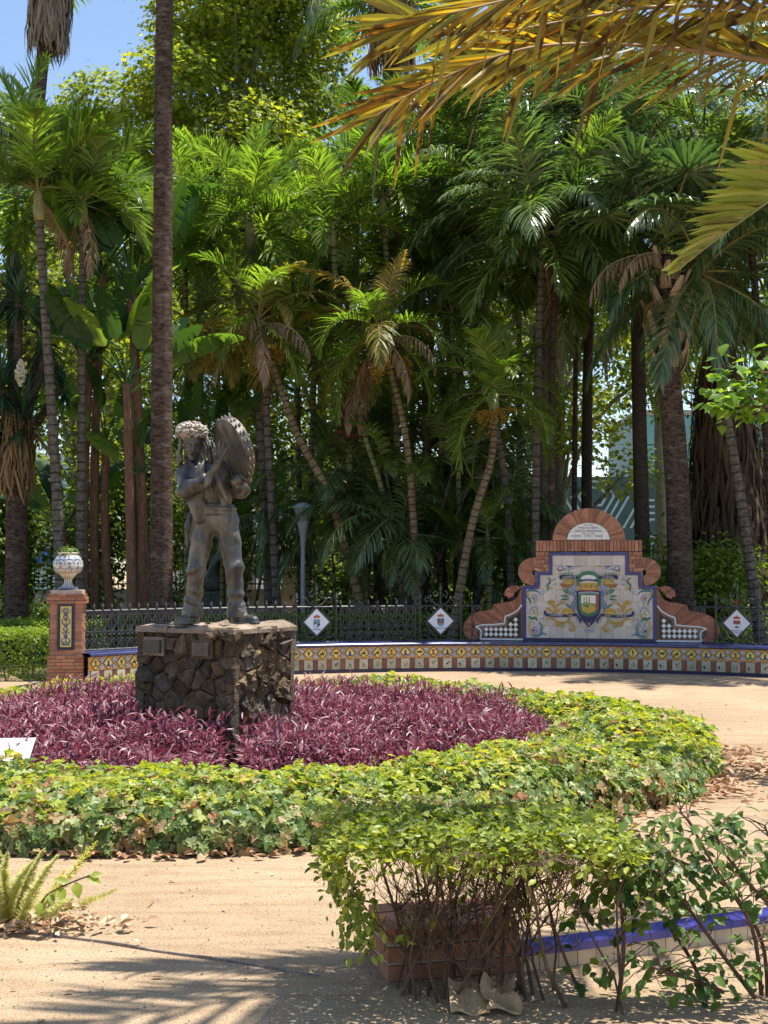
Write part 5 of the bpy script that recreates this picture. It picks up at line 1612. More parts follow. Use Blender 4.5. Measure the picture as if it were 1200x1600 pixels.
# ------------------------------------------------------------------ plant builders
def norm(a):
    return a / (np.linalg.norm(a, axis=-1, keepdims=True) + 1e-9)
def frond_mesh(name, L, elev, droop, npair, ll, lw, vee, ldroop, mats, seed, a0=70, a1=25, tbase=0.16, jit=0.12, gaps=0.0, segs=3):
    """feather palm frond along +X: tapering rachis (slot 1) with two rows of arching leaflets (slot 0)"""
    g = np.random.default_rng(seed)
    K = 26
    t = np.linspace(0, 1, K)
    th = elev - droop * t ** 1.4
    ds = L / (K - 1)
    px = np.concatenate([[0], np.cumsum(np.cos(th[:-1]) * ds)])
    pz = np.concatenate([[0], np.cumsum(np.sin(th[:-1]) * ds)])
    py = 0.05 * L * np.sin(t * 2.5 + g.uniform(0, 6)) * t
    V = []; Q = []; T = []; mi = []
    base = 0
    rr = 0.016 * L / 2 * (1 - 0.85 * t) + 0.003
    for i in range(0, K):
        for a in (0, 2.1, 4.2):
            V.append((px[i] + rr[i] * math.cos(a) * -math.sin(th[i]), py[i] + rr[i] * math.sin(a), pz[i] + rr[i] * math.cos(a) * math.cos(th[i])))
    rq = []
    for i in range(K - 1):
        for j in range(3):
            a, b = i * 3 + j, i * 3 + (j + 1) % 3
            rq.append((a, b, b + 3, a + 3))
    off = len(V)
    tt = np.repeat(np.linspace(tbase, 0.995, npair), 2) + g.normal(0, 0.006, npair * 2)
    tt = np.clip(tt, tbase, 1)
    side = np.tile([1.0, -1.0], npair)
    if gaps:
        k = g.random(len(tt)) > gaps
        tt, side = tt[k], side[k]
    n = len(tt)
    thn = np.interp(tt, t, th)
    pos = np.stack([np.interp(tt, t, px), np.interp(tt, t, py), np.interp(tt, t, pz)], 1)
    tan = np.stack([np.cos(thn), 0 * thn, np.sin(thn)], 1)
    nor = np.stack([-np.sin(thn), 0 * thn, np.cos(thn)], 1)
    u = (tt - tbase) / (1 - tbase)
    ang = np.radians(a0 + (a1 - a0) * u) + g.normal(0, jit, n)
    ve = vee + g.normal(0, jit * 1.3, n)
    lat = np.stack([0 * thn, side, 0 * thn], 1) * np.cos(ve)[:, None] + nor * np.sin(ve)[:, None]
    d = norm(tan * np.cos(ang)[:, None] + lat * np.sin(ang)[:, None])
    ln = ll * np.clip(np.sin(PI * (0.16 + 0.80 * u)), 0.25, 1) ** 0.75 * g.uniform(0.85, 1.1, n)
    rows = []
    p = pos.copy()
    wv = norm(np.cross(d, nor + 0.35 * lat + 0.3 * g.normal(0, 1, (n, 3)) * 0.5))
    prof = [0.55, 1.0, 0.8, 0.0] if segs == 3 else [0.55, 1.0, 0.0]
    dd = d.copy()
    for s in range(segs + 1):
        w = (lw * prof[s] / 2)
        if s < segs:
            rows.append(p + wv * w); rows.append(p - wv * w)
        else:
            rows.append(p)
        dd = norm(dd + np.array([0, 0, -1.0]) * (ldroop * (0.6 + 0.8 * g.random((n, 1)))) * (s + 1) / segs)
        p = p + dd * (ln / segs)[:, None]
    VL = np.stack(rows, 1)        # n, 2*segs+1, 3
    k = VL.shape[1]
    b = off + np.arange(n)[:, None] * k
    quads = [b + np.array([[2 * s, 2 * s + 1, 2 * s + 3, 2 * s + 2]]) for s in range(segs - 1)]
    tri = b + np.array([[2 * segs - 2, 2 * segs - 1, 2 * segs]])
    V = np.concatenate([np.array(V), VL.reshape(-1, 3)])
    return mesh_np(name, V, [np.array(rq)] + quads + [tri], mats, [1] + [0] * (segs - 1) + [0])

def fan_mesh(name, Lp, R_, nseg, mats, seed, elev, spread=R(150), droop=0.5, dead=False):
    """fan palm leaf: petiole (slot 1) and a pleated disc of segments with hanging tips (slot 0)"""
    g = np.random.default_rng(seed)
    V = []; Q = []; T = []; RQ = []
    K = 7
    pts = []
    th = elev
    p = np.zeros(3)
    for i in range(K):
        pts.append(p.copy())
        p = p + np.array((math.cos(th), 0, math.sin(th))) * Lp / (K - 1)
        th -= droop * 0.5 / K
    for i, q in enumerate(pts):
        r = 0.022 - 0.012 * i / K
        for a in (0, 2.1, 4.2):
            V.append((q[0] - r * math.cos(a) * math.sin(th), q[1] + r * math.sin(a), q[2] + r * math.cos(a)))
    for i in range(K - 1):
        for j in range(3):
            a, b = i * 3 + j, i * 3 + (j + 1) % 3
            RQ.append((a, b, b + 3, a + 3))
    hub = pts[-1]
    f = np.array((math.cos(th), 0, math.sin(th))); nrm = np.array((-math.sin(th), 0, math.cos(th))); sd = np.array((0, 1.0, 0))
    for k in range(nseg):
        a = -spread + 2 * spread * k / (nseg - 1) + g.normal(0, 0.02)
        d = f * math.cos(a) + sd * math.sin(a) + nrm * 0.15 * (1 if k % 2 else -1) * 0.3
        d /= np.linalg.norm(d)
        w = np.cross(nrm, d) + nrm * 0.35 * (1 if k % 2 else -1); w /= np.linalg.norm(w)
        L = R_ * (0.75 + 0.25 * math.cos(a * 0.6)) * g.uniform(0.9, 1.08)
        hw = L * 0.5 * math.tan(spread / nseg) * 1.25
        b = len(V)
        p = hub.copy(); dd = d.copy()
        for s, ww in enumerate((0.08, 0.9, 0.75, 0.35, 0.0)):
            if s < 4:
                V.append(tuple(p + w * hw * ww)); V.append(tuple(p - w * hw * ww))
            else:
                V.append(tuple(p))
            dd = dd + np.array((0, 0, -1)) * droop * (0.08, 0.22, 0.6, 1.0, 1)[s] * g.uniform(.7, 1.3); dd /= np.linalg.norm(dd)
            p = p + dd * L * (0.42, 0.24, 0.2, 0.16, 0)[s]
        for s in range(3):
            Q.append((b + 2 * s, b + 2 * s + 1, b + 2 * s + 3, b + 2 * s + 2))
        T.append((b + 6, b + 7, b + 8))
    return mesh_np(name, V, [np.array(RQ), np.array(Q), np.array(T)], mats, [1, 0, 0])

def trunk(name, pts, r0, r1, mats, parent, ring=0.0, n=10, bulge=1.06, seg=10, flare=1.35, rough=0.0, seed=0):
    """palm trunk along world points (first is the base, parent sits there)"""
    g = random.Random(seed)
    base = Vector(parent.location)
    sp = [Vector(p) - base for p in spline(pts, seg)]
    sp = [Vector(q) for q in resample([tuple(p) for p in sp], 60)]
    L = sum((sp[i + 1] - sp[i]).length for i in range(len(sp) - 1))
    def at(s):
        k = max(0, min(1, s / L)) * (len(sp) - 1); i = min(int(k), len(sp) - 2)
        return sp[i].lerp(sp[i + 1], k - i)
    P_, Rr, ms = [], [], []
    if ring:
        s = 0.0
        while s < L:
            t = s / L
            r = (r0 + (r1 - r0) * t) * (1 + (flare - 1) * math.exp(-s / 0.35))
            P_ += [at(s), at(s + ring * 0.16), at(s + ring * 0.2)]; Rr += [r * 1.0, r * bulge, r * 1.0]; ms += [1, 1, 0]
            s += ring * g.uniform(0.85, 1.15) * (1.0 if t < 0.7 else 0.75)
        P_.append(at(L)); Rr.append(r1); ms[-1] = 0
    else:
        k = max(6, int(L / 0.22))
        for i in range(k + 1):
            t = i / k
            P_.append(at(L * t)); Rr.append((r0 + (r1 - r0) * t) * (1 + (flare - 1) * math.exp(-L * t / 0.45)) * (1 + rough * g.uniform(-1, 1))); ms.append(0)
    mb = MB(); mb.tube(P_, Rr, n, ms=ms)
    return mb.obj('trunk', mats, parent, smooth=not ring)

# frond libraries: list of (elevation, mesh)
def lib(name, mats, L, npair, ll, lw, vee, ldroop, seed, elevs=(80, 62, 45, 25, 5, -25), droop=(0.5, 0.8, 1.1, 1.3, 1.3, 1.0), reps=2, **k):
    out = []
    for i, (e, d) in enumerate(zip(elevs, droop)):
        for r_ in range(reps):
            out.append((e, frond_mesh(name, L, R(e), d, npair, ll, lw, vee, ldroop, mats, seed + i * 10 + r_, **k)))
    return out
LIB = {}
LIB['king'] = lib('frond', [M['frond_green'], M['rachis']], 2.0, 58, 0.64, 0.040, 0.55, 0.26, 100, jit=.16)
LIB['kingb'] = lib('frond', [M['frond_bright'], M['rachis']], 2.0, 58, 0.64, 0.042, 0.65, 0.20, 200, jit=.16)
LIB['areca'] = lib('frond', [M['frond_bright'], M['rachis']], 1.8, 54, 0.52, 0.031, 0.7, 0.30, 300, droop=(0.8, 1.2, 1.6, 1.8, 1.7, 1.2))
LIB['arecag'] = lib('frond', [M['frond_green'], M['rachis']], 1.8, 54, 0.52, 0.031, 0.55, 0.35, 400, droop=(0.8, 1.2, 1.6, 1.8, 1.7, 1.2))
LIB['dark'] = lib('frond', [M['frond_dark'], M['rachis']], 2.3, 58, 0.68, 0.034, 0.3, 0.5, 500, droop=(0.7, 1.1, 1.4, 1.5, 1.4, 1.0))
LIB['gold'] = lib('frond', [M['frond_gold'], M['rachis_dry']], 1.8, 42, 0.48, 0.034, 0.3, 0.5, 600, droop=(0.8, 1.2, 1.6, 1.9, 1.8, 1.2))
LIB['dead'] = lib('dead_frond', [M['frond_dead'], M['rachis_dry']], 1.8, 36, 0.45, 0.032, -0.2, 1.1, 700, elevs=(5, -30, -55), droop=(1.6, 1.2, 0.7), gaps=0.15)
LIB['phoenix'] = lib('frond', [M['frond_dark'], M['rachis']], 2.6, 66, 0.42, 0.026, 0.5, 0.25, 800, droop=(0.6, 0.9, 1.1, 1.3, 1.2, 0.9), a0=60, a1=30)
LIB['grey'] = lib('frond', [M['frond_dark'], M['rachis']], 2.4, 54, 0.55, 0.026, -0.1, 0.9, 900, droop=(1.2, 1.6, 1.9, 2.0, 1.7, 1.0))
FAN = [(e, fan_mesh('fan_leaf', 0.9, 0.75, 34, [M['frond_dark'], M['rachis']], 40 + i, R(e), droop=0.6)) for i, e in enumerate((75, 50, 25, 0, -30, 60, 10))]
FANG = [(e, fan_mesh('fan_leaf', 0.8, 0.72, 32, [M['frond_green'], M['rachis']], 60 + i, R(e), droop=0.5)) for i, e in enumerate((75, 50, 25, 0, -30))]
FAND = [(e, fan_mesh('dead_fan_leaf', 0.8, 0.65, 26, [M['skirt_tan'], M['rachis_dry']], 80 + i, R(e), spread=R(70), droop=1.2)) for i, e in enumerate((-45, -65, -75))]
def crown(root, top, libs, n, scale, rnd, emin=-30, emax=85, name='frond', bias=1.0, head0=None):
    head = rnd.uniform(0, 6.28) if head0 is None else head0
    off = Vector(top) - Vector(root.location)
    for i in range(n):
        t = (i + 0.5) / n
        e = emax + (emin - emax) * t ** bias
        L = libs if not isinstance(libs[0], list) else libs[rnd.randrange(len(libs))]
        L = sorted(L, key=lambda q: abs(q[0] - e) + rnd.uniform(0, 8))
        me = L[0][1]
        s = scale * rnd.uniform(0.85, 1.12) * (0.8 if i == 0 else 1)
        link(me.name.split('.')[0] if me.name.split('.')[0] in ('frond', 'fan_leaf', 'dead_frond', 'dead_fan_leaf') else name, me, root,
             off + Vector((0, 0, rnd.uniform(-.08, .04))), (rnd.uniform(-.15, .15), rnd.uniform(-.1, .1), head + i * 2.39996 + rnd.uniform(-.3, .3)), s)
# sprays of hanging fruit
def spray_mesh(seed, col, L=0.45):
    g = random.Random(seed); t = MB()
    for k in range(9):
        a = g.uniform(0, 6.28); e = g.uniform(-0.9, 0.35); l = L * g.uniform(.6, 1)
        pts = [(0, 0, 0), (math.cos(a) * math.cos(e) * l * .6, math.sin(a) * math.cos(e) * l * .6, math.sin(e) * l * .5), (math.cos(a) * math.cos(e) * l, math.sin(a) * math.cos(e) * l, math.sin(e) * l - l * .35)]
        t.tube(pts, [0.009, 0.006, 0.003], 3, 0, cap=False)
        for j in range(12):
            u_ = g.uniform(.25, 1)
            c = np.array(pts[1]) * (1 - abs(u_ - .5) * 2) + np.array(pts[2]) * max(0, u_ * 2 - 1) + np.array([g.uniform(-.03, .03) for _ in range(3)])
            r = g.uniform(.012, .020)
            t.add([c + np.array(p) * r for p in ((1, 0, 0), (-1, 0, 0), (0, 1, 0), (0, -1, 0), (0, 0, 1), (0, 0, -1))], [(0, 2, 4), (2, 1, 4), (1, 3, 4), (3, 0, 4), (2, 0, 5), (1, 2, 5), (3, 1, 5), (0, 3, 5)], 0)
    return t.mesh('fruit_spray', col)
SPRAY = [spray_mesh(k, M['orange_fruit']) for k in range(3)]

PR = random.Random(99)
def palm(label, d, path, r0, r1, mats, ring, libs, n, scale, group, shaft=0.0, emin=-30, emax=85, sprays=0, dead=0, ctop=None, base_py=None, bias=1.0):
    pts = [P(px, py, d) for px, py in path]
    b = pts[0].copy(); b.z = 0
    pts[0] = b
    n = int(n * 1.35) + 1; scale *= 1.04
    root = thing('palm_tree', label, 'palm tree', b, 0, group)
    top = pts[-1] if ctop is None else P(*ctop, d)
    trunk('trunk', pts, r0, r1, mats, root, ring, seed=PR.randrange(999))
    if shaft:
        dirv = (pts[-1] - pts[-2]).normalized()
        p1 = pts[-1] + dirv * shaft
        t = MB(); t.tube([pts[-1] - b, pts[-1] + dirv * shaft * .3 - b, pts[-1] + dirv * shaft * .7 - b, p1 - b], [r1 * 1.35, r1 * 1.6, r1 * 1.2, r1 * 0.7], 9)
        t.obj('crownshaft', M['crownshaft'], root, smooth=True)
        top = p1 if ctop is None else top
    crown(root, top, libs, n, scale, PR, emin, emax, bias=bias)
    for k in range(dead):
        e, me = LIB['dead'][PR.randrange(len(LIB['dead']))]
        link('dead_frond', me, root, top - b - Vector((0, 0, 0.1)), (0, 0, PR.uniform(0, 6.28)), scale * 0.9)
    for k in range(sprays):
        a = PR.uniform(0, 6.28)
        link('fruit_spray', SPRAY[PR.randrange(3)], root, pts[-1] - b + Vector((math.cos(a) * r1 * 1.5, math.sin(a) * r1 * 1.5, -0.02)), (0, 0, a), PR.uniform(.8, 1.25))
    return root
RG = [M['trunk_grey'], M['ring_scar']]; RT = [M['trunk_tan'], M['ring_scar']]; RO = [M['trunk_olive'], M['ring_scar']]; RB = [M['trunk_brown'], M['ring_scar']]
GP = 'palms standing behind the iron fence'
K_, KB, AR_, AG, DK, GO, PH, GY = (LIB[k] for k in ('king', 'kingb', 'areca', 'arecag', 'dark', 'gold', 'phoenix', 'grey'))
# big bare trunk left of the statue
big = thing('palm_tree', 'tall palm whose thick bare brown trunk rises out of the picture behind the statue', 'palm tree', tuple(P(252, 945, 22.6).xy) + (0,), 0, GP)
pts = [Vector(big.location)] + [P(252, 800, 22.6), P(254, 400, 22.6), P(257, 0, 22.6), P(262, -330, 22.6)]
trunk('trunk', pts, 0.205, 0.125, [M['trunk_brown']], big, 0, n=16, flare=1.4, rough=0.015, seed=1)
crown(big, pts[-1], FAN, 16, 1.3, PR)
palm('slender ringed palm at far left with bright upright fronds and leaning trunk', 23.0, [(100, 945), (88, 760), (75, 560), (62, 345)], 0.095, 0.07, RG, 0.17, [KB, KB, K_], 15, 1.0, GP, shaft=0.55, dead=1, emin=0)
palm('second slender ringed palm from the left with straight trunk and yellow-green crown', 23.6, [(124, 945), (127, 700), (128, 500), (130, 350)], 0.085, 0.06, RG, 0.17, [KB, K_, AR_], 13, 0.85, GP, shaft=0.4, dead=2, emin=5)
palm('palm behind the statue with two-ringed grey trunk and large bright feather crown', 25.5, [(424, 950), (412, 760), (400, 560), (392, 390)], 0.095, 0.075, RG, 0.2, [KB, KB, K_], 16, 1.0, GP, shaft=0.6, dead=1)
palm('thin ringed palm just right of the tambourine with low dim crown', 25.0, [(437, 950), (425, 800), (416, 620), (420, 480)], 0.085, 0.06, RG, 0.2, [AG, GO], 10, 0.8, GP, dead=1)
palm('leaning tan trunk palm with golden fruit below a yellow-green crown', 24.3, [(585, 950), (520, 790), (465, 680), (418, 545)], 0.085, 0.055, RT, 0.15, [AR_, GO], 13, 0.9, GP, shaft=0.55, sprays=5, dead=2)
palm('curving pale ringed palm in the middle with drooping dry fronds and fruit', 24.0, [(655, 950), (645, 800), (632, 670), (605, 560)], 0.078, 0.052, RT, 0.14, [AR_, AR_, GO], 14, 0.9, GP, shaft=0.5, sprays=6, dead=4)
palm('thin olive stemmed palm left of the middle palm with dry crown', 24.6, [(648, 955), (600, 780), (570, 680), (553, 570)], 0.06, 0.04, RO, 0.15, [GO, AR_], 9, 0.75, GP, sprays=2, dead=2)
palm('small palm with low arching silvery fronds leaning over the monument', 23.3, [(700, 950), (735, 830), (768, 715), (772, 640)], 0.085, 0.055, RT, 0.13, [AG, AR_], 13, 0.85, GP, shaft=0.3, sprays=4)
palm('dark ringed palm close behind the small silvery palm', 24.4, [(802, 940), (795, 820), (785, 720), (762, 610)], 0.08, 0.055, RG, 0.17, [AR_, AG], 10, 0.75, GP, sprays=2)
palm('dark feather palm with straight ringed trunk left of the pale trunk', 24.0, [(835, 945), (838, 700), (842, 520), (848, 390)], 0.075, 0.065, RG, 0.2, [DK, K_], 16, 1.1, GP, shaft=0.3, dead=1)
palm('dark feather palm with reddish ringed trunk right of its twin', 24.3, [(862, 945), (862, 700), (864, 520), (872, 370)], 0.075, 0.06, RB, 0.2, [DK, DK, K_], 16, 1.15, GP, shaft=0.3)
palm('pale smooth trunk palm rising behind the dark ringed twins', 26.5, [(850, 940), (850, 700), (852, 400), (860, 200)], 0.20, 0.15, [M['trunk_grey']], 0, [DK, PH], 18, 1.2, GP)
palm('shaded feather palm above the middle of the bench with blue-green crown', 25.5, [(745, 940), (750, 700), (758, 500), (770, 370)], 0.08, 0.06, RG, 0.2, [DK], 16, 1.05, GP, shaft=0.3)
palm('bright yellow-green palm between the leaning palm and the middle palm', 25.2, [(560, 950), (545, 700), (530, 520), (520, 385)], 0.075, 0.055, RO, 0.17, [AR_, KB], 13, 0.95, GP, shaft=0.4)
palm('upright lime palm above the curving pale palm', 25.6, [(625, 950), (620, 700), (610, 500), (600, 340)], 0.075, 0.055, RO, 0.17, [KB, K_], 14, 0.95, GP, shaft=0.4)
palm('golden drooping palm directly above the statue', 25.8, [(360, 950), (355, 800), (345, 660), (338, 560)], 0.07, 0.05, RO, 0.16, [GO, AG], 10, 0.85, GP, sprays=4)
palm('dense green palm behind the leaning palm at mid height', 27.0, [(480, 950), (485, 760), (490, 620), (492, 520)], 0.07, 0.05, RO, 0.16, [AG, AR_], 14, 0.95, GP)
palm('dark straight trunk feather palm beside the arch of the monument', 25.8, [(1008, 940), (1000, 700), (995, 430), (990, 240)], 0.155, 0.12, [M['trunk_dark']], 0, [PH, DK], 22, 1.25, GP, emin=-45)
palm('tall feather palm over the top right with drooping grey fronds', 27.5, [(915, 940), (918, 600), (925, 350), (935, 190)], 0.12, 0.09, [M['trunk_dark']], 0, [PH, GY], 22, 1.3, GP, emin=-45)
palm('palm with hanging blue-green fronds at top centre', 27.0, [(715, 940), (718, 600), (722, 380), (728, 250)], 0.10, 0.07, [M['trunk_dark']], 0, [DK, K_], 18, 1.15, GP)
palm('slender ringed palm at right leaning away from the wide fan palm', 22.6, [(1192, 950), (1160, 800), (1135, 650), (1103, 470)], 0.10, 0.065, RG, 0.15, [GY, DK], 14, 1.1, GP, shaft=0.5, emin=-60)
palm('ringed palm at the right edge behind the bright broad leaves', 23.5, [(1215, 950), (1200, 720), (1185, 520), (1172, 350)], 0.085, 0.06, RB, 0.18, [K_, DK], 15, 1.15, GP, shaft=0.4)
palm('feather palm beyond the right edge with fronds reaching into the top corner', 22.0, [(1310, 940), (1300, 600), (1290, 350), (1275, 180)], 0.12, 0.09, RG, 0.2, [DK, PH], 18, 1.4, GP)
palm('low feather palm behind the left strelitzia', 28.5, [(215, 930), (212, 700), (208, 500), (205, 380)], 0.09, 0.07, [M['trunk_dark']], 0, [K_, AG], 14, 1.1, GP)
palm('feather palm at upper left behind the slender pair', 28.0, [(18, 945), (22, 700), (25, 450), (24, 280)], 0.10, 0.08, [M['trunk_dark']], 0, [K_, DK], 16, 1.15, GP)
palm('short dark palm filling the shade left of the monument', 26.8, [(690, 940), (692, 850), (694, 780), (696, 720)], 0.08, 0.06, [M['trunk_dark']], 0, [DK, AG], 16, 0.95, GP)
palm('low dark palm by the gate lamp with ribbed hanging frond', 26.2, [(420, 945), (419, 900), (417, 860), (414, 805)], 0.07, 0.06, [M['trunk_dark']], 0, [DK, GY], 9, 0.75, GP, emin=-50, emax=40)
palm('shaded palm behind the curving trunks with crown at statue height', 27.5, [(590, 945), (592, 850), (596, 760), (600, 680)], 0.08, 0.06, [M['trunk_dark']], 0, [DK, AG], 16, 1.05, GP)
palm('broad shaded palm between the middle palm and the silvery palm', 26.6, [(665, 945), (668, 760), (672, 600), (676, 470)], 0.08, 0.06, RO, 0.17, [AG, DK], 15, 1.0, GP)
palm('small yellow palm at foot of dark twins', 24.8, [(812, 945), (812, 905), (811, 880), (810, 850)], 0.06, 0.05, RO, 0.12, [AR_, K_], 9, 0.5, GP)

# further palms filling the grove
for lab, d_, path, r_, mt, rg, lb_, n_, sc_ in (
    ('thin palm with small bright crown left of the golden drooping palm', 26.4, [(318, 950), (316, 700), (312, 520), (308, 395)], .06, RO, .17, [AR_, KB], 12, .8),
    ('thin palm with lime crown between the statue palm and the upright lime palm', 27.4, [(470, 950), (466, 650), (458, 450), (452, 345)], .06, RG, .18, [KB, AR_], 13, .85),
    ('thin olive palm with mid-green crown left of the curving pale palm', 26.0, [(545, 950), (552, 700), (546, 540), (540, 455)], .055, RO, .16, [AR_, AG], 12, .8),
    ('thin palm with feathery crown right of the curving pale palm', 26.2, [(668, 950), (664, 650), (660, 500), (662, 405)], .06, RG, .18, [AG, K_], 12, .85),
    ('slim palm with pale arching crown above the silvery palm', 25.2, [(722, 950), (715, 700), (708, 560), (706, 490)], .055, RO, .16, [AR_, AG], 12, .75),
    ('high thin palm just under the dry frond tip with bright crown', 28.5, [(640, 950), (645, 600), (648, 380), (650, 275)], .07, RG, .2, [K_, KB], 14, .95),
    ('high thin palm with glossy crown right of the hanging blue-green palm', 28.0, [(812, 950), (812, 600), (808, 420), (806, 300)], .07, RG, .2, [K_, DK], 14, .95),
    ('thin palm with glossy crown above the arch of the monument', 26.8, [(896, 950), (898, 700), (900, 540), (902, 440)], .06, RB, .18, [DK, K_], 12, .85),
    ('tall thin palm with bright crown under the plane tree', 29.5, [(556, 950), (556, 600), (558, 360), (560, 262)], .07, RG, .2, [KB, K_], 14, .95),
    ('thin palm with bright crown just right of the thick bare trunk', 26.8, [(292, 950), (292, 650), (290, 430), (288, 318)], .06, RO, .18, [KB, AR_], 13, .85),
    ('low arching palm with lit crown left of the silvery palm', 25.8, [(690, 950), (688, 800), (690, 680), (692, 620)], .05, RO, .15, [AR_, AG], 11, .7),
    ('low arching palm with lit crown behind the statue shoulder', 26.2, [(345, 950), (350, 820), (352, 720), (354, 640)], .05, RO, .15, [AR_, AG], 12, .75),
    ('low arching palm with lit crown in the shade between the two diamond signs', 25.2, [(575, 950), (572, 880), (568, 830), (566, 780)], .05, RO, .15, [AG, K_], 10, .65),
    ('low arching palm in front of the far wall right of the signs', 26.0, [(660, 950), (660, 900), (664, 850), (668, 800)], .05, RO, .15, [AG, AR_], 10, .7),
    ('small fan of bright fronds low beside the brick monument', 24.2, [(765, 950), (765, 900), (764, 870), (762, 835)], .05, RO, .14, [AG, K_], 9, .55)):
    palm(lab, d_, path, r_, r_ * .8, mt, rg, lb_, n_, sc_, GP, dead=PR.randrange(2))
# ---- fan palms with old leaves
def skirt(root, top, bot, rt, rb, n, mat, rnd, lmin=0.5, lmax=0.9, w=0.05):
    off = Vector(root.location); V = []; Q = []; T = []
    for k in range(n):
        t = rnd.random() ** 0.8
        c = Vector(top).lerp(Vector(bot), t) - off
        r = rt + (rb - rt) * t
        a = rnd.uniform(0, 6.28); r *= rnd.uniform(.75, 1.05)
        p = c + Vector((math.cos(a) * r, math.sin(a) * r, 0))
        L = rnd.uniform(lmin, lmax)
        tg = Vector((-math.sin(a), math.cos(a), 0)) * (w / 2) * rnd.uniform(.5, 1.3)
        out = Vector((math.cos(a), math.sin(a), 0))
        lean = rnd.uniform(-.25, .25)
        b = len(V)
        for s, ww in ((0, .6), (.4, 1), (.75, .8)):
            q = p + Vector((0, 0, -L * s)) + out * (0.10 * L * math.sin(s * 3)) + Vector((-math.sin(a), math.cos(a), 0)) * lean * L * s
            V += [q + tg * ww, q - tg * ww]
        V.append(p + Vector((0, 0, -L)) + Vector((-math.sin(a), math.cos(a), 0)) * lean * L * 1.2)
        Q += [(b, b + 1, b + 3, b + 2), (b + 2, b + 3, b + 5, b + 4)]; T.append((b + 4, b + 5, b + 6))
    return link('dead_leaf_skirt', mesh_np('dead_leaf_skirt', [tuple(v) for v in V], [np.array(Q), np.array(T)], mat), root)
SK = random.Random(31)
# right: thick trunk, pale stubs of old leaf bases
d = 22.4
fp = thing('palm_tree', 'thick dark trunk fan palm with swollen head of pale leaf bases right of the arch', 'palm tree', tuple(P(1066, 945, d).xy) + (0,), 0, GP)
pts = [Vector(fp.location), P(1060, 800, d), P(1053, 680, d), P(1046, 590, d), P(1043, 480, d), P(1042, 400, d)]
trunk('trunk', pts, 0.225, 0.175, [M['trunk_brown']], fp, 0, n=16, flare=1.05, rough=0.02, seed=4)
bm = []
for k in range(34):
    a = k * 2.4; t = k / 34
    c = P(1046, 585, d).lerp(P(1042, 425, d), t) - Vector(fp.location)
    r = 0.20 + 0.09 * math.sin(PI * min(1, t * 1.3))
    out = Vector((math.cos(a), math.sin(a), 0)); sd = Vector((-math.sin(a), math.cos(a), 0))
    t_ = MB()
    w = 0.10
    base = c + out * (r - 0.04)
    tip = c + out * (r + 0.10 + .1 * t) + Vector((0, 0, 0.42)) + sd * SK.uniform(-.08, .08)
    mid = c + out * (r + 0.06) + Vector((0, 0, 0.16))
    vs = []
    for p, ww in ((base, 1.0), (mid, 0.85), (tip, 0.4)):
        vs += [p - sd * w * ww, p + out * 0.035, p + sd * w * ww, p - out * 0.03]
    t_.add(vs, [(0, 1, 5, 4), (1, 2, 6, 5), (2, 3, 7, 6), (3, 0, 4, 7), (4, 5, 9, 8), (5, 6, 10, 9), (6, 7, 11, 10), (7, 4, 8, 11), (8, 9, 10, 11), (3, 2, 1, 0)])
    t_.obj('leaf_base', M['boot'], fp)
crown(fp, pts[-1] + Vector((0, 0, 0.35)), FAN, 18, 1.25, PR, emin=18)
for a, s in ((3.3, 1.0), (2.7, .9), (3.8, .8), (0.3, .8)):
    e, me = LIB['dead'][PR.randrange(2)]
    link('dead_frond', me, fp, pts[-1] - Vector(fp.location), (0, 0, a), s)
for a in (2.9, 3.5, 4.4, 5.2, 0.6):
    link('dead_fan_leaf', FAND[PR.randrange(3)][1], fp, pts[-1] - Vector(fp.location) + Vector((0, 0, 0.1)), (0, 0, a), 1.0)
# right: wide thatched fan palm
d = 26.0
wp = thing('palm_tree', 'fan palm wrapped in a wide dark thatch of dead leaves at the right edge', 'palm tree', tuple(P(1130, 945, d).xy) + (0,), 0, GP)
pts = [Vector(wp.location), P(1130, 800, d), P(1128, 600, d), P(1125, 430, d)]
trunk('trunk', pts, 0.35, 0.26, [M['trunk_dark']], wp, 0, n=12, rough=.03, seed=9)
skirt(wp, P(1126, 540, d), P(1148, 900, d), 0.42, 0.95, 1500, M['skirt'], SK, .6, 1.3, .06)
crown(wp, pts[-1], FAN, 24, 1.5, PR, emin=-50)
# far left: tall leaning fan palm with pale skirt against the sky
d = 34.0
tp = thing('palm_tree', 'tall fan palm against the sky with shaggy grey-brown skirt at top left', 'palm tree', tuple(P(36, 940, d).xy) + (0,), 0, GP)
pts = [Vector(tp.location), P(38, 700, d), P(40, 450, d), P(46, 300, d), P(62, 140, d), P(74, 20, d), P(80, -60, d)]
trunk('trunk', pts, 0.24, 0.15, [M['trunk_brown']], tp, 0, n=12, rough=.02, seed=10)
skirt(tp, P(82, -60, d), P(74, 45, d), 0.50, 0.46, 900, M['skirt_pale'], SK, .5, 1.0, .06)
crown(tp, pts[-1], FANG, 20, 1.5, PR, emin=0)
# behind the overhanging fronds at top centre
d = 33.0
tq = thing('palm_tree', 'tall dark trunk fan palm half hidden by the overhanging dry frond', 'palm tree', tuple(P(600, 940, d).xy) + (0,), 0, GP)
pts = [Vector(tq.location), P(602, 600, d), P(606, 350, d), P(612, 150, d), P(618, 20, d)]
trunk('trunk', pts, 0.26, 0.22, [M['trunk_dark']], tq, 0, n=12, rough=.03, seed=12)
skirt(tq, P(618, -40, d), P(612, 80, d), 0.5, 0.55, 600, M['skirt_tan'], SK, .5, 1.0, .06)
crown(tq, pts[-1], FANG + LIB['grey'][6:8], 18, 1.5, PR, emin=-20)
crown(tq, P(608, 190, d), LIB['grey'], 8, 0.9, PR, emin=-40, emax=30)

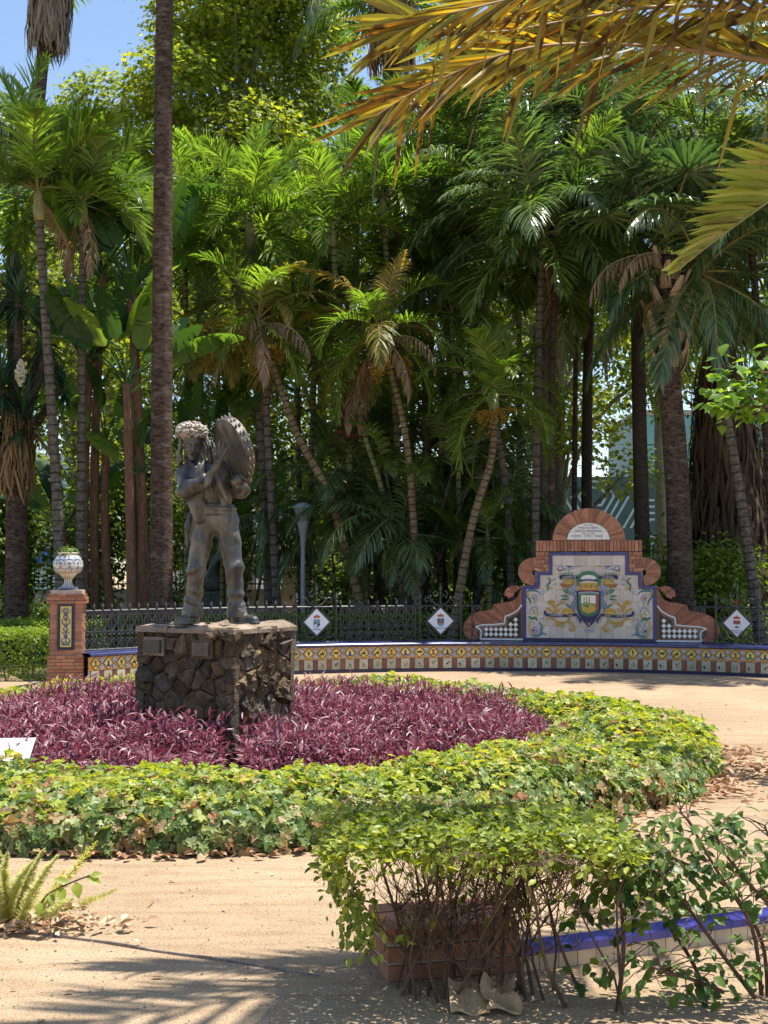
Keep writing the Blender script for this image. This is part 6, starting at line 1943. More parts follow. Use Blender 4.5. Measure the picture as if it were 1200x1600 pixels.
# ---- yucca at the left edge
d = 23.6
yu = thing('yucca_tree', 'yucca with stiff dark rosettes, brown dead leaves and thick straight trunk at left edge', 'yucca', tuple(P(26, 975, d).xy) + (0,), 0)
def rosette_mesh(seed, n=110, L=0.62, w=0.045, emin=-60):
    g = np.random.default_rng(seed)
    i = np.arange(n); a = i * 2.39996 + g.normal(0, .2, n)
    e = np.radians(88 + (emin - 88) * (i / n) ** 0.9) + g.normal(0, .08, n)
    dv = np.stack([np.cos(a) * np.cos(e), np.sin(a) * np.cos(e), np.sin(e)], 1)
    wv = np.stack([-np.sin(a), np.cos(a), 0 * a], 1)
    up = np.cross(wv, dv) * -1
    base = np.stack([0 * a, 0 * a, 0.10 - 0.4 * i / n], 1) + dv * 0.03
    LL = L * g.uniform(.8, 1.1, n)
    rows = []; p = base.copy(); dd = dv.copy()
    for s, pw in ((0, .6), (1, 1.0), (2, .7)):
        rows += [p + wv * w / 2 * pw + up * .006, p - wv * w / 2 * pw + up * .006]
        dd = norm(dd + np.array([0, 0, -.10 * s])); p = p + dd * (LL / 3)[:, None]
    rows.append(p)
    VL = np.stack(rows, 1); b = np.arange(n)[:, None] * 7
    return mesh_np('leaf_rosette', VL.reshape(-1, 3), [b + np.array([[0, 1, 3, 2]]), b + np.array([[2, 3, 5, 4]]), b + np.array([[4, 5, 6]])], M['yucca'])
ros = [rosette_mesh(k) for k in range(3)]
trunk('trunk', [Vector(yu.location), P(26, 860, d), P(25, 760, d), P(22, 690, d)], 0.21, 0.17, [M['trunk_brown']], yu, 0, n=14, flare=1.2, rough=.03, seed=14)
lb = MB()
for k, (px, py, s, dz) in enumerate([(8, 445, 1.0, .3), (35, 470, .8, -.2), (-15, 520, 1.1, 0), (62, 520, .95, .2), (95, 600, .75, .1), (10, 600, 1.1, -.35), (45, 650, 1.1, -.3), (-20, 660, 1.2, .1), (75, 560, .8, -.2), (-40, 450, 1.0, .3)]):
    q = P(px, py, d) + Vector((0, dz, 0))
    link('leaf_rosette', ros[k % 3], yu, q - Vector(yu.location), (PR.uniform(-.25, .25), PR.uniform(-.25, .25), PR.uniform(0, 6)), s)
    lb.tube([P(22, 700, d) - Vector(yu.location), (P(22, 700, d) + q) / 2 - Vector(yu.location) + Vector((0, 0, -.1)), q - Vector(yu.location)], [.11, .08, .06], 6)
lb.obj('limb', M['trunk_brown'], yu)
skirt(yu, P(20, 640, d), P(18, 735, d), .40, .36, 420, M['skirt_tan'], SK, .4, .75, .04)
g = random.Random(8); t = MB()
q = P(32, 582, d - 0.75) - Vector(yu.location)
for k in range(170):
    z = g.uniform(-.22, .22); r = .10 * (1 - (abs(z) / .24) ** 1.6) * g.uniform(.4, 1); a = g.uniform(0, 6.28)
    c = np.array((q.x + r * math.cos(a), q.y + r * math.sin(a), q.z + z)); s = g.uniform(.018, .03)
    t.add([c + np.array(p) * s for p in ((1, 0, 0), (-1, 0, 0), (0, 1, 0), (0, -1, 0), (0, 0, 1), (0, 0, -1.4))], [(0, 2, 4), (2, 1, 4), (1, 3, 4), (3, 0, 4), (2, 0, 5), (1, 2, 5), (3, 1, 5), (0, 3, 5)])
t.obj('flower_spike', M['flower_cream'], yu)

# ---- giant strelitzia: paddle leaves on fibrous stems
def paddle_mesh(seed, L=1.25, W=0.42, fold=0.35, bend=0.7, splits=5):
    g = random.Random(seed); V = []; Fq = []
    pet = 0.7
    n = 16
    th = 0.0
    spine = []
    p = np.zeros(3)
    for i in range(6):
        spine.append((p.copy(), th)); p = p + np.array((math.sin(th), 0, math.cos(th))) * pet / 5; th += 0.03
    t = MB()
    t.tube([tuple(s[0]) for s in spine], [.024, .022, .02, .018, .016, .014], 5, 0, cap=False)
    cuts = {g.randrange(3, n - 2) for _ in range(splits)}
    for sgn in (1, -1):
        q = p.copy(); a = th
        for i in range(n):
            t0, t1 = i / n, (i + 1) / n
            w0 = W / 2 * math.sin(PI * min(1, 0.06 + 0.94 * t0) ** 0.8) ** 0.7 if t0 > 0 else 0.02
            w1 = W / 2 * (math.sin(PI * min(.999, 0.06 + 0.94 * t1) ** 0.8)) ** 0.7 if t1 < 1 else 0.0
            q1 = q + np.array((math.sin(a), 0, math.cos(a))) * L / n
            a1 = a + bend / n
            def edge(c, aa, w, sag):
                up = np.array((-math.cos(aa), 0, math.sin(aa)))
                return c + np.array((0, sgn, 0)) * w * math.cos(fold) + up * w * math.sin(fold) * -0.5 + np.array((0, 0, -sag))
            sag = g.uniform(0, .07) if i in cuts else 0
            g0, g1 = (0.012, 0.004) if i in cuts else (0, 0)
            vs = [q, q1, edge(q1, a1, w1 * (0.94 if i in cuts else 1), sag), edge(q + (q1 - q) * (0.16 if i in cuts else 0), a, w0, sag * .5)]
            fs = [(0, 1, 2, 3)] if sgn > 0 else [(3, 2, 1, 0)]
            t.add(vs, fs, 0)
            q, a = q1, a1
    me = t.mesh('paddle_leaf', M['paddle'], smooth=False)
    # weld the leaf surface so that each blade is one island
    import bmesh
    bm_ = bmesh.new(); bm_.from_mesh(me); bmesh.ops.remove_doubles(bm_, verts=bm_.verts, dist=0.0015); bm_.to_mesh(me); bm_.free()
    return me
PAD = [paddle_mesh(k, 1.15 + .25 * (k % 3), .40 + .05 * (k % 2), .25 + .1 * (k % 3), .5 + .35 * (k % 3)) for k in range(6)]
def strelitzia(label, d, base, top, r, leaves, rnd, s=1.0, emin=20):
    b = P(*base, d); b.z = 0
    root = thing('strelitzia_plant', label, 'strelitzia', b, 0, 'giant strelitzias behind the fence at left')
    tp_ = P(*top, d)
    trunk('trunk', [b, b.lerp(tp_, .5) + Vector((rnd.uniform(-.12, .12), 0, 0)), tp_], r, r * .8, [M['bark_red']], root, 0, n=9, flare=1.15, rough=.05, seed=rnd.randrange(99))
    for k in range(leaves):
        a = (0 if k % 2 else PI) + rnd.uniform(-.5, .5) + (0.4)
        e = R(6 + 48 * (k / leaves)) + rnd.uniform(-.1, .1)
        o = link('paddle_leaf', PAD[rnd.randrange(6)], root, tp_ - b + Vector((0, 0, rnd.uniform(-.25, .1))), None, s * rnd.uniform(.85, 1.15))
        o.rotation_euler = (Matrix.Rotation(a, 3, 'Z') @ Matrix.Rotation(e, 3, 'Y') @ Matrix.Rotation(rnd.choice((1.4, -1.4)) + rnd.uniform(-.7, .7), 3, 'Z')).to_euler()
SR = random.Random(17)
for lab, d_, bs, tpx, r_, nl, s_ in (
    ('tall strelitzia beside the thick palm trunk with upright torn leaves', 23.6, (208, 950), (198, 600), .095, 12, 1.1),
    ('strelitzia with red fibrous stem behind the second ringed palm', 24.4, (135, 950), (140, 560), .085, 11, 1.1),
    ('strelitzia with leaning stem whose lit leaf glows beside ringed palm', 24.6, (180, 950), (165, 690), .09, 8, .8),
    ('tallest strelitzia with pale green leaves high behind the thick trunk', 24.2, (230, 950), (205, 450), .10, 13, 1.25),
    ('strelitzia with dark stem close left of the thick palm trunk', 24.0, (226, 950), (222, 740), .075, 7, .75),
    ('low strelitzia with drooping dark leaves behind the ceramic urn', 24.8, (95, 950), (100, 830), .08, 7, .9),
    ('strelitzia behind the statue shoulder with leaning brown stem', 25.2, (290, 950), (318, 700), .08, 7, .8),
    ('strelitzia with bright high leaves between the ringed palms', 24.6, (150, 950), (160, 430), .09, 12, 1.2)):
    strelitzia(lab, d_, bs, tpx, r_, int(nl * 1.4), SR, s_ * .88)

# ---- clump of thin stems in the shade behind the fence
def cane_clump(label, px, d, n, spread, rnd, hmin, hmax, libs, sc, mats):
    b = P(px, 945, d); b.z = 0
    root = thing('cane_palm_clump', label, 'palm clump', b, 0, 'clumps of cane palms behind the fence')
    for k in range(n):
        a = rnd.uniform(0, 6.28); r = rnd.uniform(0, .45)
        p0 = Vector((r * math.cos(a), r * math.sin(a), 0))
        h = rnd.uniform(hmin, hmax)
        lean = rnd.uniform(-spread, spread); ly = rnd.uniform(-.4, .4)
        p1 = p0 + Vector((lean * .4, ly * .4, h * .5)); p2 = p0 + Vector((lean, ly, h))
        t = MB(); sp = resample([tuple(v) for v in spline([p0, p1, p2], 8)], 26)
        t.tube([tuple(v) for v in sp], [(.036 - .012 * i / 25) * (1.12 if i % 3 == 0 else 1) for i in range(26)], 6, ms=[(1 if i % 3 == 0 else 0) for i in range(25)])
        t.obj('cane', mats, root)
        L = libs[rnd.randrange(len(libs))]
        for j in range(rnd.randint(3, 5)):
            e, me = L[rnd.randrange(len(L))]
            link('frond', me, root, p2, (rnd.uniform(-.2, .2), 0, rnd.uniform(0, 6.28)), sc * rnd.uniform(.7, 1.1))
CR = random.Random(23)
cane_clump('clump of thin dark canes behind the left diamond sign', 555, 25.4, 8, .8, CR, 2.2, 3.6, [AG, DK, AR_], .8, RO)
cane_clump('clump of thick grey canes spreading behind the middle of the fence', 620, 24.8, 11, 1.2, CR, 2.0, 3.8, [AG, DK], .85, RG)
cane_clump('clump of leaning dark canes left of the brick monument', 705, 25.6, 9, 1.1, CR, 1.8, 3.4, [DK, AG], .85, RB)
cane_clump('clump of slim canes between statue and lamp', 390, 27.2, 6, .8, CR, 1.6, 3.0, [AG, AR_], .8, RG)
cane_clump('clump of dim canes behind the brick monument', 790, 27.0, 8, 1.0, CR, 1.8, 3.2, [DK, AG], .85, RB)
rd = P(535, 660, 25.0)
t = MB()
g = random.Random(6); pts = []
for i in range(9):
    for j in range(5):
        z = -.42 + .85 * i / 8; a = j / 5 * 2 * PI
        w = .13 + .10 * math.sin(i * .9) + .03 * g.random()
        t.v.append((w * math.cos(a) * (1 + .2 * g.random()) + .08 * math.sin(i * .6), .05 * math.sin(a), z))
for i in range(8):
    for j in range(5):
        a, b = i * 5 + j, i * 5 + (j + 1) % 5
        t.f.append((a, b, b + 5, a + 5)); t.m.append(0)
tag(t.obj('dry_red_sheath', M['red_cloth'], loc=rd), 'dull red dried palm sheath hanging among the canes', 'palm sheath')

# ------------------------------------------------------------------ broadleaf trees and bushes
def leaf_scatter(name, pos, nrm, tip, size, mat, shape='oval', parent=None, kind=None, fold=0.25):
    """one mesh of many separate leaves; each leaf is its own island"""
    n = len(pos)
    if shape == 'oval':
        T = np.array([(0, 0, 0), (.26, .35, fold * .26), (.22, .70, fold * .2), (0, 1, -.05), (-.22, .70, fold * .2), (-.26, .35, fold * .26), (0, .5, 0)])
        Q = np.array([(0, 1, 2, 6), (6, 2, 3, 3), (0, 6, 4, 5), (6, 3, 4, 4)])
        Q4 = np.array([(0, 1, 2, 6), (0, 6, 4, 5)]); Q3 = np.array([(6, 2, 3), (6, 3, 4)])
    elif shape == 'diamond':
        T = np.array([(0, 0, 0), (.30, .45, fold * .3), (0, 1, 0), (-.30, .45, fold * .3)]); Q4 = np.array([(0, 1, 2, 3)]); Q3 = None
    elif shape == 'blade':
        T = np.array([(0, 0, 0), (.10, .30, .06), (.085, .68, -.02), (0, 1, -.16), (-.085, .68, -.02), (-.10, .30, .06), (0, .35, -.01), (0, .7, -.07)])
        Q4 = np.array([(0, 1, 6, 6), ]); Q4 = np.array([(1, 2, 7, 6), (6, 7, 4, 5)]); Q3 = np.array([(0, 1, 6), (0, 6, 5), (2, 3, 7), (7, 3, 4)])
    elif shape == 'ivy':
        T = np.array([(0, .08, 0), (.20, -.04, .05), (.44, .14, .02), (.27, .36, .10), (.36, .60, .03), (.15, .66, .06), (0, 1.0, -.16), (-.15, .66, .06), (-.36, .60, .03), (-.27, .36, .10), (-.44, .14, .02), (-.20, -.04, .05), (0, .42, -.03)])
        Q4 = None; Q3 = np.array([(12, i, i + 1) for i in range(11)] + [(12, 11, 0)])
    elif shape == 'maple':
        T = np.array([(0, 0, 0), (.42, .18, .05), (.24, .42, .03), (.46, .70, -.02), (.12, .62, .02), (0, 1, -.06), (-.12, .62, .02), (-.46, .70, -.02), (-.24, .42, .03), (-.42, .18, .05)])
        Q4 = np.array([(0, 1, 2, 8), (0, 8, 9, 9)]); Q4 = None; Q3 = np.array([(0, 1, 2), (0, 2, 8), (0, 8, 9), (2, 3, 4), (2, 4, 6), (2, 6, 8), (8, 6, 7), (4, 5, 6)])
    nrm = norm(nrm); tip = norm(tip - nrm * (tip * nrm).sum(1, keepdims=True)); sd = np.cross(tip, nrm)
    sz = np.asarray(size).reshape(-1, 1, 1) if np.ndim(size) else size
    V = pos[:, None, :] + sz * (T[None, :, 0:1] * sd[:, None] + T[None, :, 1:2] * tip[:, None] + T[None, :, 2:3] * nrm[:, None])
    b = np.arange(n)[:, None, None] * len(T)
    fs = []
    if Q4 is not None: fs.append((b + Q4[None]).reshape(-1, 4))
    if Q3 is not None: fs.append((b + Q3[None]).reshape(-1, 3))
    me = mesh_np(name, V.reshape(-1, 3), fs, mat)
    if parent is False:
        return me
    o = link(name, me, parent)
    if kind: o['kind'] = kind
    return o
def rand_dirs(g, n):
    v = g.normal(0, 1, (n, 3)); return norm(v)
def crown_leaves(g, n, blobs, hollow=0.55):
    """points in and on a set of ellipsoid clumps"""
    pos = []; out = []
    w = np.array([b[3] * b[4] * b[5] for b in blobs]); w = w / w.sum()
    pick = g.choice(len(blobs), n, p=w)
    B = np.array(blobs)[pick]
    d = rand_dirs(g, n)
    r = hollow + (1 - hollow) * g.random(n) ** 0.7
    r *= 1 + 0.12 * g.normal(0, 1, n)
    return B[:, :3] + d * B[:, 3:6] * r[:, None], d
def tree(name, label, base, height, spread, nl, lsize, mat, seed, trunk_r=0.2, bark='bark_plane', group=None, zlow=0.3, shape='diamond', nb=16, lean=0.0, trunk_top=0.75):
    g = np.random.default_rng(seed); rn = random.Random(seed)
    if mat is M['tree_leaf']: shape = 'maple'
    root = thing(name, label, 'tree', base, 0, group)
    t = MB(); top = Vector((lean, 0, height * trunk_top))
    sp = [Vector(p) for p in spline([(0, 0, 0), (lean * .3 + rn.uniform(-.2, .2), 0, height * .35), tuple(top)], 8)]
    t.tube(sp, [trunk_r * (1.2 if i == 0 else 1) * (1 - .7 * i / (len(sp) - 1)) for i in range(len(sp))], 9); t.obj('trunk', M[bark], root, smooth=True)
    blobs = []; lt = MB()
    for k in range(nb):
        a = k * 2.4 + rn.uniform(-.4, .4); u_ = (k + .5) / nb
        z = height * (zlow + (1 - zlow) * u_); prof_ = math.sin(PI * (.18 + .75 * u_)) ** .7
        rr = spread * prof_ * rn.uniform(.35, .85)
        c = (lean * z / height + rr * math.cos(a), rr * math.sin(a), z)
        s = spread * rn.uniform(.26, .46)
        blobs.append((c[0], c[1], c[2], s, s, s * .75))
        s0 = sp[min(len(sp) - 1, int(len(sp) * min(.95, z / height * 1.0)))]
        lt.tube([s0 + Vector((0, 0, -.6)), s0.lerp(Vector(c), .5) + Vector((0, 0, -.1)), c], [trunk_r * .35, trunk_r * .22, trunk_r * .08], 5)
    lt.obj('limb', M[bark], root)
    pos, out = crown_leaves(g, nl, blobs)
    nr = norm(out * .5 + np.array([0, 0, .9]) + g.normal(0, .55, (nl, 3)))
    tp2 = out + g.normal(0, .6, (nl, 3)) + np.array([0, 0, -.5])
    leaf_scatter('crown', pos, nr, tp2, lsize * g.uniform(.7, 1.2, nl), mat, shape, root)
    return root
GT = 'leafy trees behind the palms'
def tp(px, d):
    q = P(px, 940, d); return (q.x, q.y, 0)
tree('plane_tree', 'big plane tree with sunlit yellow-green crown against sky at top centre', tp(385, 41), 20.5, 4.1, 60000, .185, M['tree_leaf'], 1, .35, group=GT, zlow=.42, nb=34, lean=-.3)
tree('plane_tree', 'lower plane tree between tall skirted palm and thick bare trunk', tp(160, 44), 17.0, 4.0, 26000, .185, M['tree_leaf'], 2, .3, group=GT, zlow=.45, nb=16)
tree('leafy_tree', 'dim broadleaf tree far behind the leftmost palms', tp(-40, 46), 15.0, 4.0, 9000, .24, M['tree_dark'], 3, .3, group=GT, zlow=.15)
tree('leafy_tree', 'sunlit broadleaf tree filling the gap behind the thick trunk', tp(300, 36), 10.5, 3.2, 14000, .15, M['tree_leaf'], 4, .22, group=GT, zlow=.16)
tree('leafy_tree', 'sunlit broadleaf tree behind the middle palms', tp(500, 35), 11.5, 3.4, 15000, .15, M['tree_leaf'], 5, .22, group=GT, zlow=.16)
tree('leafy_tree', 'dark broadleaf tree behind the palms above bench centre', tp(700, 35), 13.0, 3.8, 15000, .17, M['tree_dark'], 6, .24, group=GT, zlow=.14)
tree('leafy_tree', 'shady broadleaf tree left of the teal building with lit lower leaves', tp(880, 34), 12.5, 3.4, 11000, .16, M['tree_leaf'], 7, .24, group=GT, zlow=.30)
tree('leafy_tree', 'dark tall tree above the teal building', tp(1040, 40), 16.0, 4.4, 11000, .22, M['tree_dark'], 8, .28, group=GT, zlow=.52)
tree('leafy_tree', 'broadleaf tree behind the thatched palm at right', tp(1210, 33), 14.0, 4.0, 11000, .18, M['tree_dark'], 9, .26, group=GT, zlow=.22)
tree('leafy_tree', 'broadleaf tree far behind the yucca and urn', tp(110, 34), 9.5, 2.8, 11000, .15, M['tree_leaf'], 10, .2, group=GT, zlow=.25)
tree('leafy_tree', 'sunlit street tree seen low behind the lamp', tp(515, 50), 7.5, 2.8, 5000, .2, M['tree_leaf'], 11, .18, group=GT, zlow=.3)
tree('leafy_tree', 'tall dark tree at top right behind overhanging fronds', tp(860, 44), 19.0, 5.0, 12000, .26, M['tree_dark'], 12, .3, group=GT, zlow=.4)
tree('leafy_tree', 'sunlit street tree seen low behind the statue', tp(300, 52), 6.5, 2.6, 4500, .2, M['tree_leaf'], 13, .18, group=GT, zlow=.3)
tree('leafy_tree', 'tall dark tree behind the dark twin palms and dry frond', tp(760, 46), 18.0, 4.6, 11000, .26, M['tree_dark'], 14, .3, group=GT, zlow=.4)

def bush(name, label, base, h, rx, ry, nl, lsize, mat, seed, shape='oval', group=None, flowers=0, cat='bush'):
    g = np.random.default_rng(seed); rn = random.Random(seed)
    root = thing(name, label, cat, base, 0, group)
    blobs = []; t = MB()
    for k in range(9):
        a = rn.uniform(0, 6.28); r = rn.random() ** .5 * .6
        c = (rx * r * math.cos(a), ry * r * math.sin(a), h * rn.uniform(.25, .8))
        blobs.append((*c, rx * .5, ry * .5, h * .28))
        t.tube([(rn.uniform(-.1, .1), rn.uniform(-.1, .1), 0), (c[0] * .5, c[1] * .5, c[2] * .6), c], [.025, .016, .008], 5)
    t.obj('stem', M['bark_twig'], root)
    pos, out = crown_leaves(g, nl, blobs, .35)
    pos[:, 2] = np.abs(pos[:, 2])
    leaf_scatter('foliage', pos, norm(out * .5 + np.array([0, 0, .8]) + g.normal(0, .5, (nl, 3))), out + g.normal(0, .6, (nl, 3)), lsize * g.uniform(.7, 1.2, nl), mat, shape, root)
    for k in range(flowers):
        i = rn.randrange(nl)
        p_ = np.array([pos[i]] * 6) ; dd = rand_dirs(g, 6); dd[:, 1] = -abs(dd[:, 1])
        leaf_scatter('flower', p_, dd, np.roll(dd, 1, 0), .11, M['flower_red'], 'oval', root)
q = P(1100, 945, 25)
bush('hibiscus_bush', 'glossy sunlit hibiscus bush with red flowers beside thick trunk at right', (q.x, q.y, 0), 2.3, 1.5, 1.0, 7000, .11, M['hedge_far'], 51, flowers=5)
q = P(1020, 945, 27)
bush('hibiscus_bush', 'hibiscus bush between the arch and the thick right trunk', (q.x, q.y, 0), 1.7, .8, .8, 2800, .11, M['hedge_far'], 52, flowers=2)
q = P(20, 950, 29)
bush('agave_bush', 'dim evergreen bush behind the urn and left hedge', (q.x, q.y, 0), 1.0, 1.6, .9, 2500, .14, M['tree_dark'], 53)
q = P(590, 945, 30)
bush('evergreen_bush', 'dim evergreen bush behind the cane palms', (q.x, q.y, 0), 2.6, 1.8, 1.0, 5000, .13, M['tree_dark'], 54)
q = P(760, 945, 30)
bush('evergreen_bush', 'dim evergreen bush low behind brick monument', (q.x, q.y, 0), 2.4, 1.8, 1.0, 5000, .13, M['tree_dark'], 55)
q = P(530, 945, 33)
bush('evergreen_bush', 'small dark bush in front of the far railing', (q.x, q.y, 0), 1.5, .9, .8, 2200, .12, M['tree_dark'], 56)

# clipped hedges
def hedge_box(name, label, x0, x1, y0, y1, h, nl, lsize, mat, seed, rz=0, loc=(0, 0, 0)):
    g = np.random.default_rng(seed)
    root = thing(name, label, 'hedge', loc, rz)
    w, dp = x1 - x0, y1 - y0
    ar = np.array([w * dp * 1.3, w * h, w * h * .4, dp * h, dp * h]); pick = g.choice(5, nl, p=ar / ar.sum())
    u_, v_, k = g.random(nl), g.random(nl), g.random(nl) ** 2 * .12
    pos = np.zeros((nl, 3)); nr = np.zeros((nl, 3))
    for f_, (fx, fy, fz, nn) in enumerate([(lambda: x0 + w * u_, lambda: y0 + dp * v_, lambda: h - k, (0, 0, 1)), (lambda: x0 + w * u_, lambda: y0 + k, lambda: h * v_, (0, -1, 0)), (lambda: x0 + w * u_, lambda: y1 - k, lambda: h * v_, (0, 1, 0)),
                                           (lambda: x0 + k, lambda: y0 + dp * u_, lambda: h * v_, (-1, 0, 0)), (lambda: x1 - k, lambda: y0 + dp * u_, lambda: h * v_, (1, 0, 0))]):
        m = pick == f_
        pos[m] = np.stack([fx(), fy(), fz()], 1)[m]; nr[m] = nn
    pos += g.normal(0, .018, pos.shape)
    leaf_scatter('foliage', pos, norm(nr + g.normal(0, .55, (nl, 3)) + np.array([0, 0, .3])), g.normal(0, 1, (nl, 3)), lsize * g.uniform(.7, 1.25, nl), mat, 'diamond', root)
    t = MB(); rn = random.Random(seed)
    for k in range(int(w / .16)):
        x = x0 + .08 + k * .16 + rn.uniform(-.04, .04); y = (y0 + y1) / 2 + rn.uniform(-dp * .3, dp * .3)
        t.tube([(x, y, 0), (x + rn.uniform(-.06, .06), y, h * .5), (x + rn.uniform(-.12, .12), y + rn.uniform(-.1, .1), h * .93)], [.013, .010, .005], 4)
        t.tube([(x, y, h * .2), (x + rn.uniform(-.15, .15), y + rn.uniform(-.15, .15), h * .9)], [.008, .004], 4)
    t.obj('stem', M['bark_twig'], root)
    return root
q = P(40, 1060, 19.4)
hedge_box('clipped_hedge', 'clipped bright hedge at left edge beside the brick pillar', -4.6, -0.02, 0, 1.3, .70, 15000, .055, M['hedge_far'], 61, 0, (-4.72, 19.25, 0))
hedge_box('clipped_hedge', 'clipped hedge row behind the left hedge and yucca trunk', -4.0, 0, 0, 1.0, .72, 8000, .06, M['hedge_far'], 62, 0, (-4.75, 22.4, 0))
hedge_box('clipped_hedge', 'long sunlit hedge behind the fence left of the monument', 0, 7.2, 0, .9, .80, 14000, .065, M['hedge_far'], 63, R(3), (-4.55, 23.1, 0))
hedge_box('clipped_hedge', 'hedge behind the fence right of the monument', 0, 5.5, 0, .8, .65, 7000, .06, M['hedge_far'], 64, R(-14), (4.0, 23.2, 0))
hedge_box('clipped_hedge', 'low shaded hedge close behind the bench fence', 0, 6.2, 0, .35, .30, 7000, .05, M['hedge_far'], 65, R(4), (-3.0, 21.9, 0))
# dense understorey closing the view between the trunks
for k, (px, d, h, rx, lab) in enumerate([(150, 30.5, 4.6, 1.3, 'tall dark shrub filling the shade between the strelitzia stems'), (245, 31, 5.2, 1.4, 'tall dark shrub behind the thick bare palm trunk'), (345, 31.5, 5.0, 1.0, 'tall dark shrub high behind the statue head'),
                                    (560, 31, 5.0, 1.7, 'tall dark shrub behind the leaning palm stems'), (665, 31.5, 5.2, 1.7, 'tall dark shrub behind the curving pale palm'), (765, 31, 4.6, 1.5, 'tall dark shrub behind the silvery palm'), (5, 30, 4.4, 1.0, 'tall dark shrub behind the yucca'), (1190, 29.5, 4.4, 1.4, 'tall dark shrub at right edge behind the leaning ringed palm')]):
    q = P(px, 940, d)
    g_ = random.Random(k)
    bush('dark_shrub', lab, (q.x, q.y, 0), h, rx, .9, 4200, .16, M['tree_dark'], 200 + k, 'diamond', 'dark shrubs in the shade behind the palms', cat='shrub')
# split-leaf plant with big hanging leaves beside the thick trunk
# ------------------------------------------------------------------ round bed: purple spiderwort and ivy
g = np.random.default_rng(77)
def bumpz(x, y):
    return 0.035 * np.sin(2.1 * x + 1.3 * y) + 0.03 * np.sin(3.7 * y - 1.9 * x + 1) + 0.02 * np.sin(6.3 * x + 4.1 * y)
def ivy_patch():
    n = 33000
    a = g.uniform(0, 2 * PI, n)
    front = np.sin(a) < 0.25
    keep = front | (g.random(n) < 0.8)
    a = a[keep]; n = len(a)
    r_in = R_IN + 0.10 * np.sin(5 * a) + 0.06 * np.sin(11 * a + 1)
    r_out = R_OUT + 0.05 * np.sin(7 * a) + 0.03 * np.sin(17 * a)
    r = np.sqrt(r_in ** 2 + (r_out ** 2 - r_in ** 2) * g.random(n))
    x, y = BC.x + r * np.cos(a), BC.y + r * np.sin(a)
    edge = np.clip((r_out - r) / 0.62, 0, 1); edge_in = np.clip((r - r_in) / 0.2, 0, 1)
    top = (0.30 + bumpz(x, y)) * (.45 + .55 * np.sqrt(1 - (1 - edge) ** 2)) * (0.7 + 0.3 * edge_in)
    z = top - 0.13 * g.random(n) ** 1.3
    z = np.clip(z, .015, None)
    outw = np.stack([np.cos(a), np.sin(a), 0 * a], 1)
    nr = np.array([0, 0, 1.0]) + outw * ((1 - edge) * 0.9)[:, None] + g.normal(0, .55, (n, 3))
    tip = outw * 0.4 + g.normal(0, 1, (n, 3)) * [1, 1, .25] + np.array([0, 0, -.35])
    pos = np.stack([x, y, z], 1)
    # leaves hanging down the outer side
    m = 11000
    a2 = g.uniform(0, 2 * PI, m); r2 = R_OUT + 0.05 * np.sin(7 * a2) + 0.03 * np.sin(17 * a2)
    zz = g.random(m) ** .75 * 0.22
    rr = r2 - 0.02 - 0.10 * (zz / .22) ** 3 - .08 * g.random(m) ** 2 + .02 * g.normal(0, 1, m)
    o2 = np.stack([np.cos(a2), np.sin(a2), 0 * a2], 1)
    p2 = np.stack([BC.x + rr * np.cos(a2), BC.y + rr * np.sin(a2), zz + .01], 1)
    n2 = o2 + np.array([0, 0, .55]) + g.normal(0, .35, (m, 3)); t2 = np.array([0, 0, -1.0]) + o2 * .3 + g.normal(0, .5, (m, 3))
    return np.concatenate([pos, p2]), np.concatenate([nr, n2]), np.concatenate([tip, t2])
ip, inn, it = ivy_patch()
k = g.random(len(ip)) < 0.06
sz = .042 + .075 * g.random(len(ip)) ** 1.5
iv_ = leaf_scatter('ivy_ground_cover', ip[~k], inn[~k], it[~k], sz[~k], M['ivy'], 'ivy')
iv_['kind'] = 'stuff'; iv_['label'] = 'broad ring of ivy ground cover round the purple plants'
# yellow-green leaves spread over the top surface of the ivy
ny = 8000
a = g.uniform(0, 2 * PI, ny); r_ = np.sqrt((R_IN + .05) ** 2 + ((R_OUT - .03) ** 2 - (R_IN + .05) ** 2) * g.random(ny))
yx, yy = BC.x + r_ * np.cos(a), BC.y + r_ * np.sin(a)
ok = (np.sin(3.1 * yx + 1) + np.sin(2.3 * yy - 1.7 * yx) + g.normal(0, .9, ny)) > -.3
yx, yy, r_, a = yx[ok], yy[ok], r_[ok], a[ok]; ny = len(yx)
_e = np.clip((R_OUT - r_) / .62, 0, 1)
yz = (.30 + bumpz(yx, yy)) * (.45 + .55 * np.sqrt(1 - (1 - _e) ** 2)) + g.uniform(-.03, .035, ny)
yo = leaf_scatter('yellow_ivy_ground_cover', np.stack([yx, yy, yz], 1), np.stack([np.cos(a) * (1 - _e) * .8, np.sin(a) * (1 - _e) * .8, np.ones(ny)], 1) + g.normal(0, .5, (ny, 3)), g.normal(0, 1, (ny, 3)) * [1, 1, .35], g.uniform(.045, .095, ny), M['ivy_yellow'], 'ivy')
yo['kind'] = 'stuff'; yo['label'] = 'yellow-green ivy leaves on top of the ivy ring'
dl = leaf_scatter('withered_ivy_leaves', ip[k] + [0, 0, .015], inn[k], it[k], sz[k] * .9, M['ivy_dead'], 'ivy')
dl['kind'] = 'stuff'; dl['label'] = 'withered brown leaves scattered through the ivy ring'

